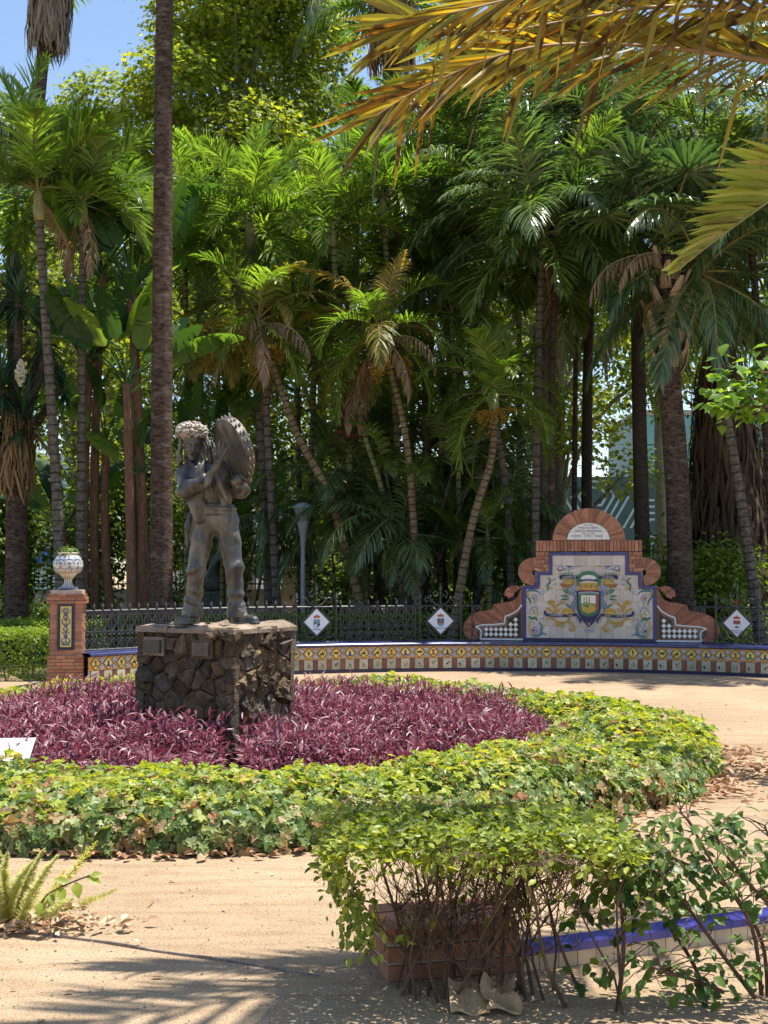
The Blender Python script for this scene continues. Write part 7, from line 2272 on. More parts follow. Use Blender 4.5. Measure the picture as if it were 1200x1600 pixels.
def purple_patch():
    n = 9500
    a = g.uniform(0, 2 * PI, n); r = (R_IN + .06) * np.sqrt(g.random(n))
    x, y = BC.x + r * np.cos(a), BC.y + r * np.sin(a)
    th = R(31)
    lx = (x + 1.22) * math.cos(th) - (y - 10.9) * math.sin(th)       # pedestal frame
    ly = (x + 1.22) * math.sin(th) + (y - 10.9) * math.cos(th)
    ok = ~((lx > -S1 - .08) & (lx < .08) & (ly > -.08) & (ly < S2 + .08))
    # trodden bare strip from the corner of the pedestal to the front ivy
    gap2 = (np.sin(4.3 * x + 1.1) * np.sin(3.9 * y + .4) > .80) & (g.random(n) < .8)
    ok &= ~gap2
    gap = (np.abs(x + 1.10 + 0.06 * (y - 9.5)) < 0.14 + .04 * np.sin(9 * y)) & (y < 10.8)
    ok &= ~gap
    d = ~((np.abs(x + 2.95) < .42) & (np.abs(y - 9.2) < .42)); ok &= d
    sparse = (x < -3.6) & (g.random(n) < .35); ok &= ~sparse
    x, y = x[ok], y[ok]; n = len(x)
    h = g.uniform(.22, .42, n) * np.where((np.abs(x + 1.10 + 0.06 * (y - 9.5)) < .36) & (y < 10.6), .75, 1) * (1.02 + .16 * np.sin(2.2 * x + 2.9 * y) + .10 * np.sin(5.1 * x - 3.3 * y)) * np.clip((R_IN + .25 - np.hypot(x - BC.x, y - BC.y)) / .5, .5, 1)
    nl = 8
    P0, N0, T0, SZ, SV, SF = [], [], [], [], [], []
    lean = g.normal(0, .22, (n, 2))
    for j in range(nl):
        f = .28 + .72 * (j + .5) / nl
        a = j * 2.6 + g.uniform(0, 6.28, n) * .25 + x * 40
        e = g.uniform(.15, 1.05, n) * (0.6 + .6 * f)
        dv = np.stack([np.cos(a) * np.cos(e), np.sin(a) * np.cos(e), np.sin(e)], 1)
        P0.append(np.stack([x + lean[:, 0] * h * f, y + lean[:, 1] * h * f, h * f], 1)); T0.append(dv)
        N0.append(np.stack([-np.cos(a) * np.sin(e), -np.sin(a) * np.sin(e), np.cos(e)], 1) + g.normal(0, .25, (n, 3)))
        SZ.append(g.uniform(.085, .15, n) * (1.1 - .35 * f))
    b = np.stack([x, y, 0 * x], 1); tpv = b + np.stack([lean[:, 0] * h, lean[:, 1] * h, h], 1)
    w = np.array([.004, 0, 0])
    SVs = np.stack([b - w, b + w, tpv + w * .6, tpv - w * .6], 1).reshape(-1, 3)
    SFs = np.arange(n)[:, None] * 4 + np.arange(4)[None]
    o = leaf_scatter('purple_ground_cover', np.concatenate(P0), np.concatenate(N0), np.concatenate(T0), np.concatenate(SZ), M['purple'], 'blade')
    o['kind'] = 'stuff'; o['label'] = 'mass of purple spiderwort leaves round the stone pedestal'
    s = link('purple_stems_ground_cover', mesh_np('purple_stems', SVs, SFs, M['purple_stem']))
    s['kind'] = 'stuff'; s['label'] = 'purple stems under the spiderwort leaves'
purple_patch()

# plants in the urn
n = 260
d = rand_dirs(g, n); d[:, 2] = np.abs(d[:, 2])
pos = d * g.uniform(.03, .16, (n, 1)) * [1, 1, .75] + [0, 0, .49]
leaf_scatter('urn_plant', pos, d + [0, 0, .5], d + g.normal(0, .7, (n, 3)), g.uniform(.03, .06, n), M['shrub_leaf'], 'oval', urn)

# ------------------------------------------------------------------ leaf litter, pebbles on the sand
def litter(name, label, pos, size, mat, seed, flat=.35, shape='oval'):
    g2 = np.random.default_rng(seed); n = len(pos)
    nr = np.array([0, 0, 1.0]) + g2.normal(0, flat, (n, 3))
    o = leaf_scatter(name, pos, nr, g2.normal(0, 1, (n, 3)) * [1, 1, .2], size, mat, shape, fold=.6)
    o['kind'] = 'stuff'; o['label'] = label
def ring_pos(n, a0, a1, r0, spread, seed):
    g2 = np.random.default_rng(seed)
    a = np.radians(g2.uniform(a0, a1, n)); r = r0 + np.abs(g2.normal(0, spread, n)) - .08
    return np.stack([BC.x + r * np.cos(a), BC.y + r * np.sin(a), g2.uniform(.008, .03, n)], 1)
lp_ = np.concatenate([ring_pos(420, -55, 12, R_OUT + .02, .14, 1), ring_pos(240, -34, 2, R_OUT + .02, .30, 2), ring_pos(900, 210, 305, R_OUT, .09, 3)])
litter('dry_leaf_litter', 'dry brown leaves fallen along the edge of the ivy', lp_, g.uniform(.05, .10, len(lp_)), M['litter'], 5, .3)
g2 = np.random.default_rng(12)
n = 900
xs = g2.uniform(-4, 6, n); ys = g2.uniform(4.4, 17, n)
ok = (xs - BC.x) ** 2 + (ys - BC.y) ** 2 > (R_OUT + .1) ** 2
q = np.stack([xs, ys, 0 * xs + .008], 1)[ok]
litter('scattered_leaf_litter', 'single dry leaves and bits scattered over the sand path', q, g2.uniform(.012, .05, len(q)), M['litter'], 6, .15)
def pebbles():
    n = 7000
    y = 4.3 + 9 * g2.random(n) ** 2; x = (g2.random(n) - .5) * y * .75
    r = .0018 + .006 * g2.random(n) ** 6 + .0003 * (y - 4)
    T = np.array(((1, 0, 0), (-1, 0, 0), (0, 1, 0), (0, -1, 0), (0, 0, .8), (.1, 0, -.6))); Fc = np.array([(0, 2, 4), (2, 1, 4), (1, 3, 4), (3, 0, 4)])
    j = g2.uniform(.6, 1.3, (n, 6, 1))
    V = np.stack([x, y, r * .3], 1)[:, None, :] + T[None] * r[:, None, None] * j
    me = mesh_np('pebbles', V.reshape(-1, 3), (np.arange(n)[:, None, None] * 6 + Fc[None]).reshape(-1, 3), M['pebble'])
    o = link('pebbles', me); o['kind'] = 'stuff'; o['label'] = 'small pebbles and grit scattered over the sand'
pebbles()

# ------------------------------------------------------------------ foreground: low brick bench end and blue curb
fb = thing('low_brick_bench', 'low curved bench with brick end block and blue tile edge behind the foreground hedge', 'low bench', (0.01, 5.27, 0), math.atan2(.14, .53))
FB = random.Random(44)
bh = 0.066
def bricks(x0, x1, y0, y1, z0, n, off, mat='brick'):
    L = (x1 - x0) / n
    e = [x0] + [x0 + L * (i + off) for i in range(0 if off else 1, n)] + [x1]
    e = sorted(set(e))
    for a, b in zip(e[:-1], e[1:]):
        t = MB(); t.box(((a + b) / 2, (y0 + y1) / 2 + FB.uniform(-.004, .004), z0 + bh / 2), (b - a - .010, y1 - y0, bh - .009)); t.obj('brick', M[mat], fb)
t = MB(); t.box((.275, .13, .095), (.53, .23, .18)); t.obj('mortar_core', M['mortar'], fb)
for c in range(3):
    bricks(0, .55, 0, .13, c * .0705, 2, .5 if c % 2 else 0)
    bricks(0, .55, .132, .262, c * .0705, 2, 0 if c % 2 else .5)
for c in range(3):
    bricks(0.02, .55, .264, .39, c * .0705 + .004, 2, .5 if c % 2 else 0)
# curb bending away to the right
inv = Matrix.Translation(Vector(fb.location)) @ Matrix.Rotation(fb.rotation_euler.z, 4, 'Z')
inv = inv.inverted()
cp = resample(spline([P(812, 1512, 5.41), P(900, 1503, 5.50), P(1000, 1487, 5.63), P(1100, 1472, 5.78), P(1230, 1452, 5.97), P(1420, 1420, 6.3)], 8), 25)
for i in range(24):
    a, b = Vector((cp[i][0], cp[i][1], 0)), Vector((cp[i + 1][0], cp[i + 1][1], 0))
    dr = (b - a).normalized(); nn = Vector((-dr.y, dr.x, 0))
    t = MB()
    def seg(y0, y1, z0, z1, g_=.003):
        vs = []
        for z in (z0, z1):
            for p, y in ((a + dr * g_, y0), (b - dr * g_, y0), (b - dr * g_, y1), (a + dr * g_, y1)):
                vs.append(inv @ (p + nn * y + Vector((0, 0, z))))
        t.add(vs, [(3, 2, 1, 0), (4, 5, 6, 7), (0, 1, 5, 4), (1, 2, 6, 5), (2, 3, 7, 6), (3, 0, 4, 7)])
    seg(0, .20, 0, .060, .002); t.obj('ivory_tile', M['ivory'], fb)
    t = MB(); seg(-.010, .11, .062, .094, .001); t.obj('blue_tile', M['tile_blue_bright'], fb)

# ------------------------------------------------------------------ foreground hedge
HR = random.Random(71)
hx, hy = 0.30, 5.02
hd = thing('foreground_hedge', 'sparse clipped hedge with bare brown stems and sunlit lime top, before the low bench', 'hedge', (hx, hy, 0))
def HB(): return MB()
tw = MB()
tips = []
stems = [(690, 0), (700, .03), (655, .02), (720, .05), (735, -.02), (790, .03), (800, .0), (812, .06), (640, .06), (760, .08), (672, .1), (745, .1), (830, .05), (968, -.18), (958, -.14), (880, -.1), (905, .02), (860, .1), (620, .12), (705, -.05), (778, -.06), (846, -.02), (650, -.02), (668, .04), (682, -.04), (708, .08), (716, .0), (728, .12), (752, .02), (768, -.02), (785, .1), (805, .1), (818, -.02), (628, .04)]
def branch(mbx, p, dv, L, r, depth, ztop):
    k = 4; pts = [p]; dd = dv.copy()
    for i in range(k):
        dd = (dd + Vector((HR.uniform(-.38, .38), HR.uniform(-.38, .38), HR.uniform(-.12, .2)))).normalized()
        q = pts[-1] + dd * L / k
        if q.z > ztop:
            q.z = ztop - HR.uniform(0, .03); dd.z *= .2
        q.z = max(q.z, .01)
        pts.append(q)
    mbx.tube(pts, [r * (1 - .55 * i / k) for i in range(k + 1)], 5 if depth == 0 else 3, cap=False)
    if depth >= 1:
        tips.append(pts[-1])
    if depth < 3:
        for j in range((5, 5, 3)[depth]):
            i = HR.randrange(1, k + 1)
            d2 = (dd * .6 + Vector((HR.uniform(-1, 1), HR.uniform(-1, 1), HR.uniform(-.15, .8)))).normalized()
            branch(tw, pts[i], d2, L * HR.uniform(.38, .62), max(.0016, r * .52), depth + 1, ztop)
for px, dy in stems:
    t = MB()
    d_ = 5.08 + dy
    p = Vector(((px - 600) / F * d_ - hx, d_ - hy, 0))
    if 850 < px < 980:
        dv = Vector((HR.uniform(-.35, -.1), HR.uniform(-.15, .15), 1)).normalized()
    else:
        dv = Vector((HR.uniform(-.3, .3), HR.uniform(-.2, .2), 1)).normalized()
    branch(t, p, dv, HR.uniform(.50, .66), HR.uniform(.004, .009), 0, .63)
    t.obj('stem', M['bark_twig'], hd)
o = tw.obj('twigs', M['bark_twig'], hd); o['kind'] = 'stuff'
gg = np.random.default_rng(72)
n = 6500
x = gg.uniform(-.24, .92, n); y = gg.uniform(4.70, 5.50, n)
top = .655 + .012 * np.sin(13 * x) + .012 * np.sin(17 * y + 3 * x)
z = top - .085 * gg.random(n) ** 1.5
pos = np.stack([x - hx, y - hy, z], 1)
ed = np.minimum.reduce([x + .24, .92 - x, (y - 4.70), (5.50 - y)])
z2 = np.where(ed < .05, z - gg.random(n) * .05, z); pos[:, 2] = z2
nr = np.array([0, -.1, 1.0]) + gg.normal(0, .5, (n, 3)); tpd = gg.normal(0, 1, (n, 3)) * [1, 1, .5]
# left flank: leaves hanging down the end of the hedge
m = 620
zz = gg.uniform(.20, .62, m); xx = -.195 + .30 * (.62 - zz) * gg.random(m) + gg.normal(0, .022, m) + .05 * (zz < .4); yy = 4.85 + gg.random(m) * .5
pp = np.stack([xx - hx, yy - hy, zz], 1)
# a few leaves along the twigs
tt = np.array([tuple(q) for q in tips]); sel = gg.random(len(tt)) < np.where(tt[:, 2] > .53, .5, .05)
tt = tt[sel]; tt = np.concatenate([tt, tt + gg.normal(0, .015, tt.shape)])
allp = np.concatenate([pos, pp, tt]); k = len(allp) - n
nr = np.concatenate([nr, np.array([-.5, -.6, .5]) + gg.normal(0, .5, (k, 3))]); tpd = np.concatenate([tpd, np.array([-.1, -.1, -.9]) + gg.normal(0, .5, (k, 3))])
o = leaf_scatter('leaves', allp, nr, tpd, gg.uniform(.018, .046, len(allp)), M['hedge_leaf'], 'oval', hd); o['kind'] = 'stuff'

# right part: looser shrub with bigger leaves, each one an object
LV = []
for kk in range(4):
    w = (.30, .34, .27, .32)[kk]; c = (.10, .16, .05, .22)[kk]
    t = MB()
    t.add([(0, 0, 0), (w, .34, .06), (w * .85, .66, .03), (0, 1, -c), (-w * .85, .66, .03), (-w, .34, .06), (0, .33, 0), (0, .66, -.04)],
          [(0, 1, 6), (1, 2, 7, 6), (2, 3, 7), (0, 6, 5), (5, 6, 7, 4), (4, 7, 3)])
    LV.append(t)
def leaf_meshes(mat):
    return [t.mesh('leaf', mat, smooth=True) for t in LV]
def place_leaf(root, me, p, nrm, tip, s, name='leaf'):
    nrm = nrm.normalized(); tip = (tip - nrm * tip.dot(nrm)).normalized(); sd = tip.cross(nrm)
    o = link(name, me, root)
    mt = Matrix((sd, tip, nrm)).transposed().to_4x4(); mt.translation = p
    o.matrix_local = mt @ Matrix.Scale(s, 4)
    return o
SB = random.Random(88)
sx, sy = 1.25, 5.05
shb = thing('broadleaf_shrub', 'loose dark green shrub with large leaves and thin branches at lower right', 'shrub', (sx, sy, 0))
lm = leaf_meshes(M['shrub_leaf'])
spots = []
tw2 = MB()
def sbranch(pts, r, parent_mb):
    sp = [Vector(p) for p in spline(pts, 5)]
    parent_mb.tube(sp, [r * (1 - .6 * i / (len(sp) - 1)) for i in range(len(sp))], 5, cap=False)
    return sp
def pl(px, py, d): return P(px, py, d) - Vector((sx, sy, 0))
main = [[(1180, 1560, 5.0), (1120, 1480, 5.0), (1060, 1400, 5.0), (1000, 1340, 5.02), (955, 1300, 5.05)],
        [(1190, 1555, 5.05), (1175, 1450, 5.05), (1120, 1360, 5.0), (1080, 1290, 5.0), (1062, 1268, 5.0)],
        [(1200, 1560, 5.1), (1190, 1470, 5.1), (1140, 1390, 5.1), (1050, 1340, 5.1), (985, 1320, 5.1)],
        [(1210, 1540, 5.0), (1215, 1440, 5.0), (1170, 1380, 4.95), (1130, 1330, 4.95), (1118, 1300, 4.95)],
        [(1110, 1565, 5.1), (1080, 1500, 5.1), (1040, 1440, 5.1), (1000, 1390, 5.1), (965, 1370, 5.1)],
        [(1130, 1550, 4.95), (1080, 1530, 4.9), (1040, 1520, 4.88), (1010, 1505, 4.86)],
        [(1215, 1560, 5.0), (1230, 1450, 5.0), (1215, 1350, 5.0), (1195, 1290, 5.0)],
        [(968, 1555, 5.0), (975, 1480, 5.02), (968, 1390, 5.05), (960, 1320, 5.08)]]
for bi, pts in enumerate(main):
    t = MB(); sp = sbranch([pl(*p) for p in pts], .009, t); t.obj('stem', M['bark_twig'], shb)
    for i in range(3, len(sp)):
        for j in range(2):
            dv = Vector((SB.uniform(-1, 1), SB.uniform(-.6, .6), SB.uniform(-.5, .8))).normalized()
            q = sp[i] + dv * SB.uniform(.06, .16)
            tw2.tube([sp[i], sp[i].lerp(q, .5) + Vector((0, 0, .01)), q], [.003, .0022, .0014], 3, cap=False)
            w = 1.0 if sp[i].z > .25 else .55
            for m_ in range(2):
                if SB.random() < w:
                    spots.append((q + Vector((SB.uniform(-.03, .03), SB.uniform(-.03, .03), SB.uniform(-.02, .02))), dv))
tw2.obj('twigs', M['bark_twig'], shb)
spots_b = spots; spots = []
# thick leafy middle
for k in range(190):
    q = pl(SB.gauss(1015, 48), SB.gauss(1372, 38), SB.uniform(4.92, 5.15)); spots.append((q, Vector((SB.uniform(-1, 1), SB.uniform(-1, .3), SB.uniform(-.6, .5)))))
for k in range(34):
    q = pl(SB.uniform(1030, 1190), SB.gauss(1535, 18), SB.uniform(4.85, 5.1)); q.z = max(q.z, .02); spots.append((q, Vector((SB.uniform(-1, 1), SB.uniform(-1, .3), .1))))
for k in range(26):
    q = pl(SB.uniform(870, 960), SB.uniform(1390, 1540), SB.uniform(4.95, 5.1)); q.z = max(q.z, .02); spots.append((q, Vector((SB.uniform(-1, 1), SB.uniform(-1, .3), .1))))
SB.shuffle(spots_b); spots = spots + spots_b
extra = spots[300:]
for q, dv in spots[:300]:
    tip = Vector((dv.x * .7, dv.y * .6 - .1, -.65 + SB.uniform(-.3, .4)))
    place_leaf(shb, lm[SB.randrange(4)], q, Vector((SB.uniform(-.5, .5), -.55 + SB.uniform(-.4, .4), .75)), tip, SB.uniform(.038, .068))

if extra:
    eg = np.random.default_rng(3); m_ = len(extra)
    o = leaf_scatter('leaves', np.array([tuple(q) for q, _ in extra]), np.array([0, -.55, .75]) + eg.normal(0, .3, (m_, 3)), np.array([(d_.x * .7, d_.y * .6 - .1, -.65) for _, d_ in extra]) + eg.normal(0, .2, (m_, 3)), eg.uniform(.036, .06, m_), M['shrub_leaf'], 'oval', shb); o['kind'] = 'stuff'
# dry palm sheath lying in front of the hedge
SHv = thing('dry_palm_sheath', 'curled tan dry palm sheath lying on the sand under the hedge', 'palm sheath', tuple(P(760, 1560, 4.98).xy) + (0,), 0)
def plate(name, nx, ny, fn, th=.006):
    V = []; Fq = []
    for s in (0, 1):
        for i in range(nx + 1):
            for j in range(ny + 1):
                p = Vector(fn(i / nx, j / ny)); V.append((p.x, p.y, p.z + (th if s else 0)))
    m_ = (nx + 1) * (ny + 1)
    for i in range(nx):
        for j in range(ny):
            a = i * (ny + 1) + j
            Fq += [(a, a + 1, a + ny + 2, a + ny + 1), (m_ + a, m_ + a + ny + 1, m_ + a + ny + 2, m_ + a + 1)]
    for i in range(nx):
        for j in (0, ny):
            a = i * (ny + 1) + j; Fq.append((a, a + ny + 1, m_ + a + ny + 1, m_ + a))
    for j in range(ny):
        for i in (0, nx):
            a = i * (ny + 1) + j; Fq.append((a, m_ + a, m_ + a + 1, a + 1))
    return link(name, mesh_np(name, V, np.array(Fq), M['sheath'], smooth=False), SHv)
plate('sheath_blade', 10, 10, lambda u_, v_: (-.005 + .115 * u_ + .014 * math.sin(v_ * 7), -.10 + .24 * v_ + .02 * math.sin(u_ * 5), .010 + .035 * (2 * u_ - 1) ** 2 * (.4 + .6 * v_) + .035 * v_ ** 2.6 + .012 * math.sin(9 * v_ + 4 * u_)))
plate('sheath_blade', 10, 8, lambda u_, v_: (-.135 + .14 * u_, -.085 + .21 * v_ + .04 * u_ * (v_ - .5), .008 + .03 * (1 - u_) ** 2 * v_ + .03 * v_ ** 2 + .008 * math.sin(8 * u_ + 3 * v_)))

# steel edging strip sunk in the sand
ed_ = MB()
e0, e1 = P(-60, 1437, 6.16), P(500, 1518, 5.36)
a, b = Vector((e0.x, e0.y, 0)), Vector((e1.x, e1.y, 0)); dr = (b - a).normalized(); nn = Vector((-dr.y, dr.x, 0))
K = 14
for i in range(K + 1):
    c = a.lerp(b, i / K) + nn * .006 * math.sin(i * 1.3); h = .014 - .006 * (i / K) + .003 * math.sin(i * 2.1)
    for y_, z_ in ((-.004, 0.0), (-.004, h), (.004, h), (.004, 0.0)):
        ed_.v.append(tuple(c + nn * y_ + Vector((0, 0, z_))))
for i in range(K):
    for k in range(3):
        q = i * 4 + k; ed_.f.append((q, q + 4, q + 5, q + 1)); ed_.m.append(0)
ed_.f += [(0, 1, 2, 3), (K * 4 + 3, K * 4 + 2, K * 4 + 1, K * 4)]; ed_.m += [0, 0]
tag(ed_.obj('metal_edging', M['steel']), 'thin grey metal edging strip running across the sand at lower left', 'edging strip')

# foxtail fern at lower left
fr0 = P(28, 1432, 6.1)
fern = thing('foxtail_fern', 'pale green foxtail fern with upright fluffy plumes at lower left edge', 'fern', (fr0.x, fr0.y, 0))
def plume_mesh(seed, L=.5, r=.030):
    g3 = np.random.default_rng(seed); n = 900
    t = g3.random(n); prof_ = np.sin(PI * np.clip(.12 + .88 * t, 0, 1)) ** .6
    a = g3.uniform(0, 6.28, n); rad = r * prof_
    bend = .10 * t ** 2
    c = np.stack([bend * L * 2, 0 * t, t * L], 1)
    dv = np.stack([np.cos(a), np.sin(a), .45 + 0 * a], 1); dv = norm(dv)
    sd = norm(np.cross(dv, [0.2, 0.1, 1])); rad = rad * g3.uniform(.55, 1.15, n); w = .0017
    tipv = c + dv * rad[:, None] * 1.5
    V = np.stack([c + sd * w, c - sd * w, c + dv * rad[:, None] * .8 - sd * w * 1.3, tipv, c + dv * rad[:, None] * .8 + sd * w * 1.3], 1)
    b = np.arange(n)[:, None] * 5
    me = mesh_np('plume', V.reshape(-1, 3), [b + np.array([[0, 1, 2, 4]]), b + np.array([[4, 2, 3]])], M['fern'])
    return me
pm = [plume_mesh(k) for k in range(3)]
FRn = random.Random(3)
for bx_, by_, tx_, ty_, s in ((20, 1430, 8, 1292, 1.0), (25, 1430, 40, 1320, .9), (30, 1430, 60, 1318, .95), (15, 1430, -15, 1310, 1.0), (40, 1432, 110, 1352, .9), (42, 1425, 158, 1300, 1.05), (45, 1425, 185, 1380, .95), (10, 1432, -30, 1350, .9), (30, 1432, 25, 1360, .8), (48, 1435, 90, 1395, .7), (0, 1430, -40, 1330, 1.0), (35, 1432, 75, 1370, .8), (20, 1434, 48, 1375, .7), (5, 1432, 20, 1340, .9), (12, 1434, 5, 1370, .75), (38, 1434, 55, 1345, .9), (-20, 1434, -10, 1300, 1)):
    a = P(bx_, by_, 6.1 + FRn.uniform(-.08, .08)); b = P(tx_, ty_, 6.05 + FRn.uniform(-.2, .2))
    v = b - a
    o = link('plume', pm[FRn.randrange(3)], fern, a - Vector(fern.location) + Vector((0, 0, .02)))
    o.location.z = .01
    o.rotation_euler = v.to_track_quat('Z', 'Y').to_euler()
    L = v.length / .5
    o.scale = (max(.8, s), max(.8, s), L)
# ivy sprig beside the fern
spg = thing('ivy_sprig', 'short trailing sprig with pointed green leaves beside the foxtail fern', 'sprig', tuple(P(58, 1425, 6.05).xy) + (0,))
t = MB(); so = Vector(spg.location)
sp = [P(58, 1428, 6.05) - so, P(72, 1400, 6.02) - so, P(105, 1382, 6.0) - so, P(140, 1368, 6.0) - so]
t.tube([Vector(p) for p in spline(sp, 5)], .004, 5); t.obj('stem', M['bark_twig'], spg)
lms = leaf_meshes(M['hedge_leaf'])
for (px, py, tx_, ty_, s) in ((95, 1385, 100, 1420, .085), (118, 1378, 124, 1408, .08), (135, 1370, 148, 1372, .075), (78, 1395, 82, 1420, .06), (64, 1410, 60, 1432, .06), (108, 1380, 92, 1370, .07), (140, 1368, 150, 1360, .06), (70, 1402, 88, 1412, .055)):
    q = P(px, py, 6.0) - so; tt_ = P(tx_, ty_, 5.98) - so
    place_leaf(spg, lms[FRn.randrange(4)], q, Vector((FRn.uniform(-.3, .3), -.7, .7)), tt_ - q, s)
g3 = np.random.default_rng(9); n = 240
q = np.stack([fr0.x + g3.normal(.05, .22, n), fr0.y + g3.normal(-.06, .08, n), g3.uniform(.008, .07, n)], 1)
litter('dry_leaf_heap_litter', 'small heap of dry brown leaves under the foxtail fern', q, g3.uniform(.03, .07, n), M['litter'], 7, .5)

# ------------------------------------------------------------------ palm overhanging from the right
OV = random.Random(55)
oc = Vector((3.75, 7.1, 3.75))
ovp = thing('overhanging_palm', 'palm outside the frame whose yellowing fronds overhang the path at top right', 'palm tree', (3.8, 7.15, 0))
trunk('trunk', [Vector((3.8, 7.15, 0)), Vector((3.78, 7.12, 2)), oc + Vector((0, 0, 1.2))], .19, .16, [M['trunk_brown']], ovp, 0, n=12, rough=.03, seed=70)
LFT = {}
for mk in ('leaflet_dry', 'leaflet_olive', 'leaflet_lime'):
    LFT[mk] = []
    for kk, bend in enumerate((0.02, .10, .22, .40)):
        t = MB(); prof_ = [(0, .35), (.2, .85), (.45, 1.0), (.72, .72), (.9, .35), (1.0, 0.04)]
        vs = []
        for x_, w_ in prof_:
            zb = -bend * x_ ** 2
            vs += [(x_, w_ * .5, zb + .10 * w_), (x_, 0, zb - .06 * w_), (x_, -w_ * .5, zb + .10 * w_)]
        fs = []
        for i in range(len(prof_) - 1):
            for j in (0, 1):
                fs.append((i * 3 + j, i * 3 + j + 1, i * 3 + j + 4, i * 3 + j + 3))
        # z and y are scaled with width, bend must scale with length: store bend separately
        t.add(vs, fs); LFT[mk].append((bend, t))
def leaflet_mesh(mk, kk, L, w):
    key = (mk, kk, round(L, 2), round(w, 3))
    if key not in LFC:
        bend, t = LFT[mk][kk]; m_ = MB()
        m_.add([(x_ * L, y_ * w, (z_ + bend * x_ ** 2) * w - bend * x_ ** 2 * L) for x_, y_, z_ in t.v], t.f)
        LFC[key] = m_.mesh('leaflet', M[mk])
    return LFC[key]
LFC = {}
def big_frond(rach, latA, latB, nl, L, w, mats, a0, a1, label, rmat, t0=.0, hang=.06, bends=(0, 1, 2), only=None, Lprof=None):
    sp = resample(spline(rach, 10), 60)
    base = Vector(ovp.location)
    mb = MB()
    mb.tube([Vector(p) - base for p in sp], [.020 - .016 * i / 59 for i in range(60)], 6)
    fr_ = mb.obj('frond', M[rmat], ovp); fr_['label'] = label
    tg_ = np.gradient(sp, axis=0)
    for i in range(nl):
        for s, lat in ((0, latA), (1, latB)):
            if only is not None and s != only:
                continue
            t = t0 + (1 - t0) * (i + OV.uniform(0, .5)) / nl
            k = min(58, int(t * 59)); p = Vector(sp[k]).lerp(Vector(sp[k + 1]), t * 59 - k); tv_ = Vector(tg_[k]).normalized()
            a = R(a0 + (a1 - a0) * t) + OV.gauss(0, .09)
            l_ = Vector(lat) + Vector((OV.gauss(0, .12), OV.gauss(0, .12), OV.gauss(0, .12)))
            l_ = (l_ - tv_ * l_.dot(tv_)).normalized()
            dv = tv_ * math.cos(a) + l_ * math.sin(a)
            ln = L * (.55 + .45 * math.sin(PI * min(1, .2 + .75 * t))) * OV.uniform(.8, 1.08) if Lprof is None else L * Lprof(t) * OV.uniform(.9, 1.05)
            kk = bends[OV.randrange(len(bends))]
            if OV.random() < hang:
                dv = (dv * .25 + Vector((0, 0, -1))).normalized(); kk = 0
            mk = mats[OV.randrange(len(mats))]
            if mk == 'leaflet_dry' and OV.random() > .15 + 1.2 * t: mk = 'leaflet_olive'
            me = leaflet_mesh(mk, kk, round(ln / .06) * .06, w)
            zx = (Vector((0, 0, 1)) * .7 + l_.cross(tv_) * (.5 if s else -.5) + Vector((OV.gauss(0, .25), OV.gauss(0, .25), 0)))
            zx = (zx - dv * zx.dot(dv)).normalized(); yx = zx.cross(dv)
            o = link('leaflet', me, fr_)
            mt = Matrix((dv, yx, zx)).transposed().to_4x4(); mt.translation = p - base
            o.matrix_local = mt
dA = 6.25
big_frond([oc, P(1330, 135, 6.2), P(1200, 97, 5.95), P(1000, 71, 5.85), P(867, 70, 5.8), P(790, 84, 5.77), P(715, 112, 5.75), P(645, 145, 5.73), P(590, 180, 5.71)],
          (-.15, .75, .7), (.05, -.3, -1), 125, .60, .024, ('leaflet_dry', 'leaflet_dry', 'leaflet_olive'), 62, 22, 'long yellow and brown drying frond across the top', 'rachis_dry', t0=.22, hang=.07)
big_frond([oc, P(1340, 10, 6.1), P(1180, -30, 5.8), P(1020, -40, 5.65), P(880, -20, 5.55), P(770, 5, 5.5), P(690, 25, 5.45), P(625, 50, 5.45)],
          (-.15, .75, .65), (.05, -.35, -1), 115, .55, .025, ('leaflet_dry', 'leaflet_dry', 'leaflet_dry', 'leaflet_olive'), 55, 18, 'upper drying frond with orange leaflets along the top edge', 'rachis_dry', t0=.22, hang=.10)
big_frond([oc, P(1350, 90, 6.1), P(1200, 20, 5.95), P(1040, 10, 5.9), P(900, 30, 5.88), P(780, 50, 5.86), P(690, 45, 5.85), P(630, 25, 5.85)],
          (-.1, .55, .8), (.05, -.3, -1), 64, .55, .032, ('leaflet_olive', 'leaflet_dry'), 55, 20, 'dull olive frond behind the yellow one', 'rachis_dry', t0=.22, hang=.06)
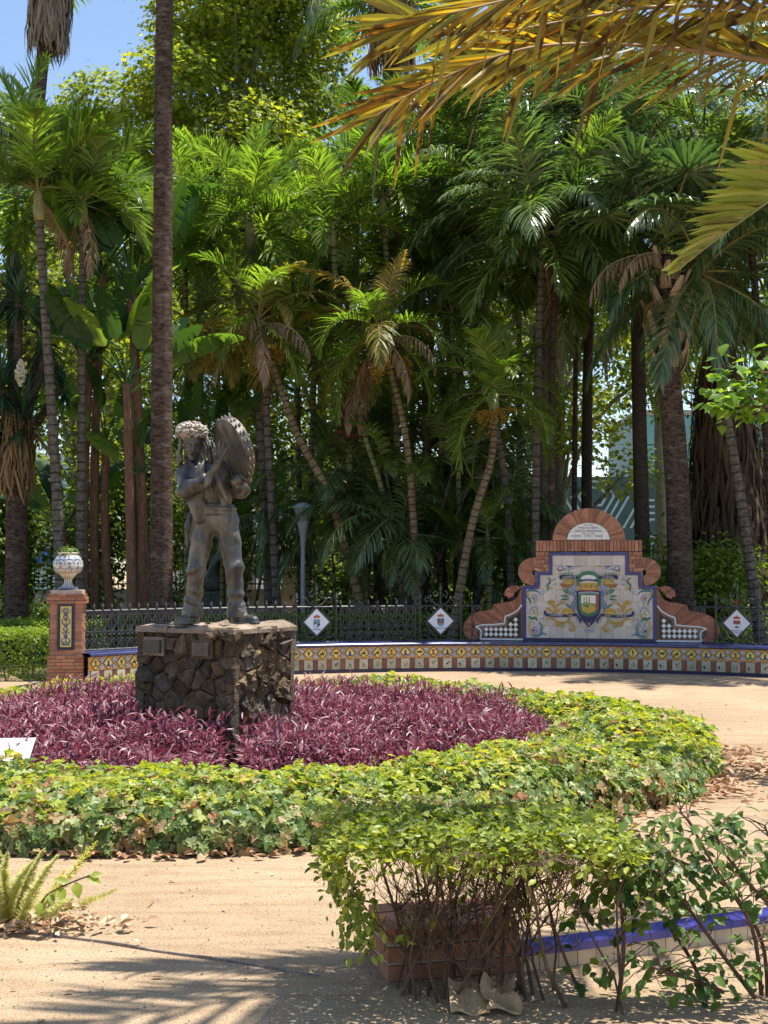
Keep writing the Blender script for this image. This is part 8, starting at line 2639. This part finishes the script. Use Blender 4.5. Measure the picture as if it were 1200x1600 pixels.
big_frond([oc, P(1420, 175, 6.2), P(1300, 245, 6.0), P(1200, 315, 5.9), P(1130, 366, 5.85), P(1062, 418, 5.82)],
          (-.9, -.1, .55), (.2, -.5, -.6), 46, .58, .040, ('leaflet_lime', 'leaflet_lime', 'leaflet_lime', 'leaflet_olive'), 160, 8, 'pale lime frond reaching in at the right edge', 'rachis', t0=.71, hang=0, bends=(0, 0, 1), only=0, Lprof=lambda t: min(.66, 2.6 * (1.055 - t)))
for k in range(6):
    a = -1.3 + k * .5
    e, me = K_[(2 + 2 * (k % 4)) % len(K_)]
    link('frond', me, ovp, oc - Vector(ovp.location), (0, 0, a), 1.5)

for a, L_, sd_ in ((PI + .50, 4.6, 1), (PI + 1.45, 3.4, 2)):
    link('frond', frond_mesh('frond', L_, R(36), .85, 44, .80, .045, .15, .25, [M['frond_gold'], M['rachis_dry']], 970 + sd_, a0=62, a1=22), ovp, oc - Vector(ovp.location) + Vector((0, 0, 1.2)), (0, 0, a))
# sapling with bright drooping leaves at the right edge
sap = thing('sapling_tree', 'young tree with bright lime drooping broad leaves at right edge in front of palms', 'tree', (3.75, 10.6, 0))
t = MB(); so = Vector(sap.location)
t.tube([Vector((0, 0, 0)), Vector((.03, 0, 1.4)), Vector((-.05, 0, 2.9)), Vector((0, 0, 3.8))], [.05, .04, .03, .015], 8); t.obj('trunk', M['bark_twig'], sap, smooth=True)
lb = MB(); lmsap = leaf_meshes(M['sapling_leaf'])
for k in range(26):
    if k < 14:
        px = SB.uniform(1130, 1215); py = SB.uniform(548, 655)
        if px < 1165: py = 600 + SB.uniform(-30, 45)
        q = P(px, py, 10.2 + SB.uniform(-.25, .25)) - so
    else:
        q = Vector((SB.uniform(-.5, .8), SB.uniform(-.6, .6), SB.uniform(2.6, 4.1)))
    lb.tube([Vector((-.02, 0, q.z - .35)), q * .5 + Vector((-.01, 0, q.z * .5 - .05)), q], [.012, .008, .004], 4, cap=False)
    for j in range(15):
        c = q + Vector((SB.gauss(0, .085), SB.gauss(0, .075), SB.gauss(0, .06)))
        place_leaf(sap, lmsap[SB.randrange(4)], c, Vector((SB.uniform(-.6, .6), SB.uniform(-.7, .3), .8)), Vector((SB.uniform(-.8, .5), SB.uniform(-.6, .4), -.8)), SB.uniform(.085, .15))
lb.obj('limb', M['bark_twig'], sap)
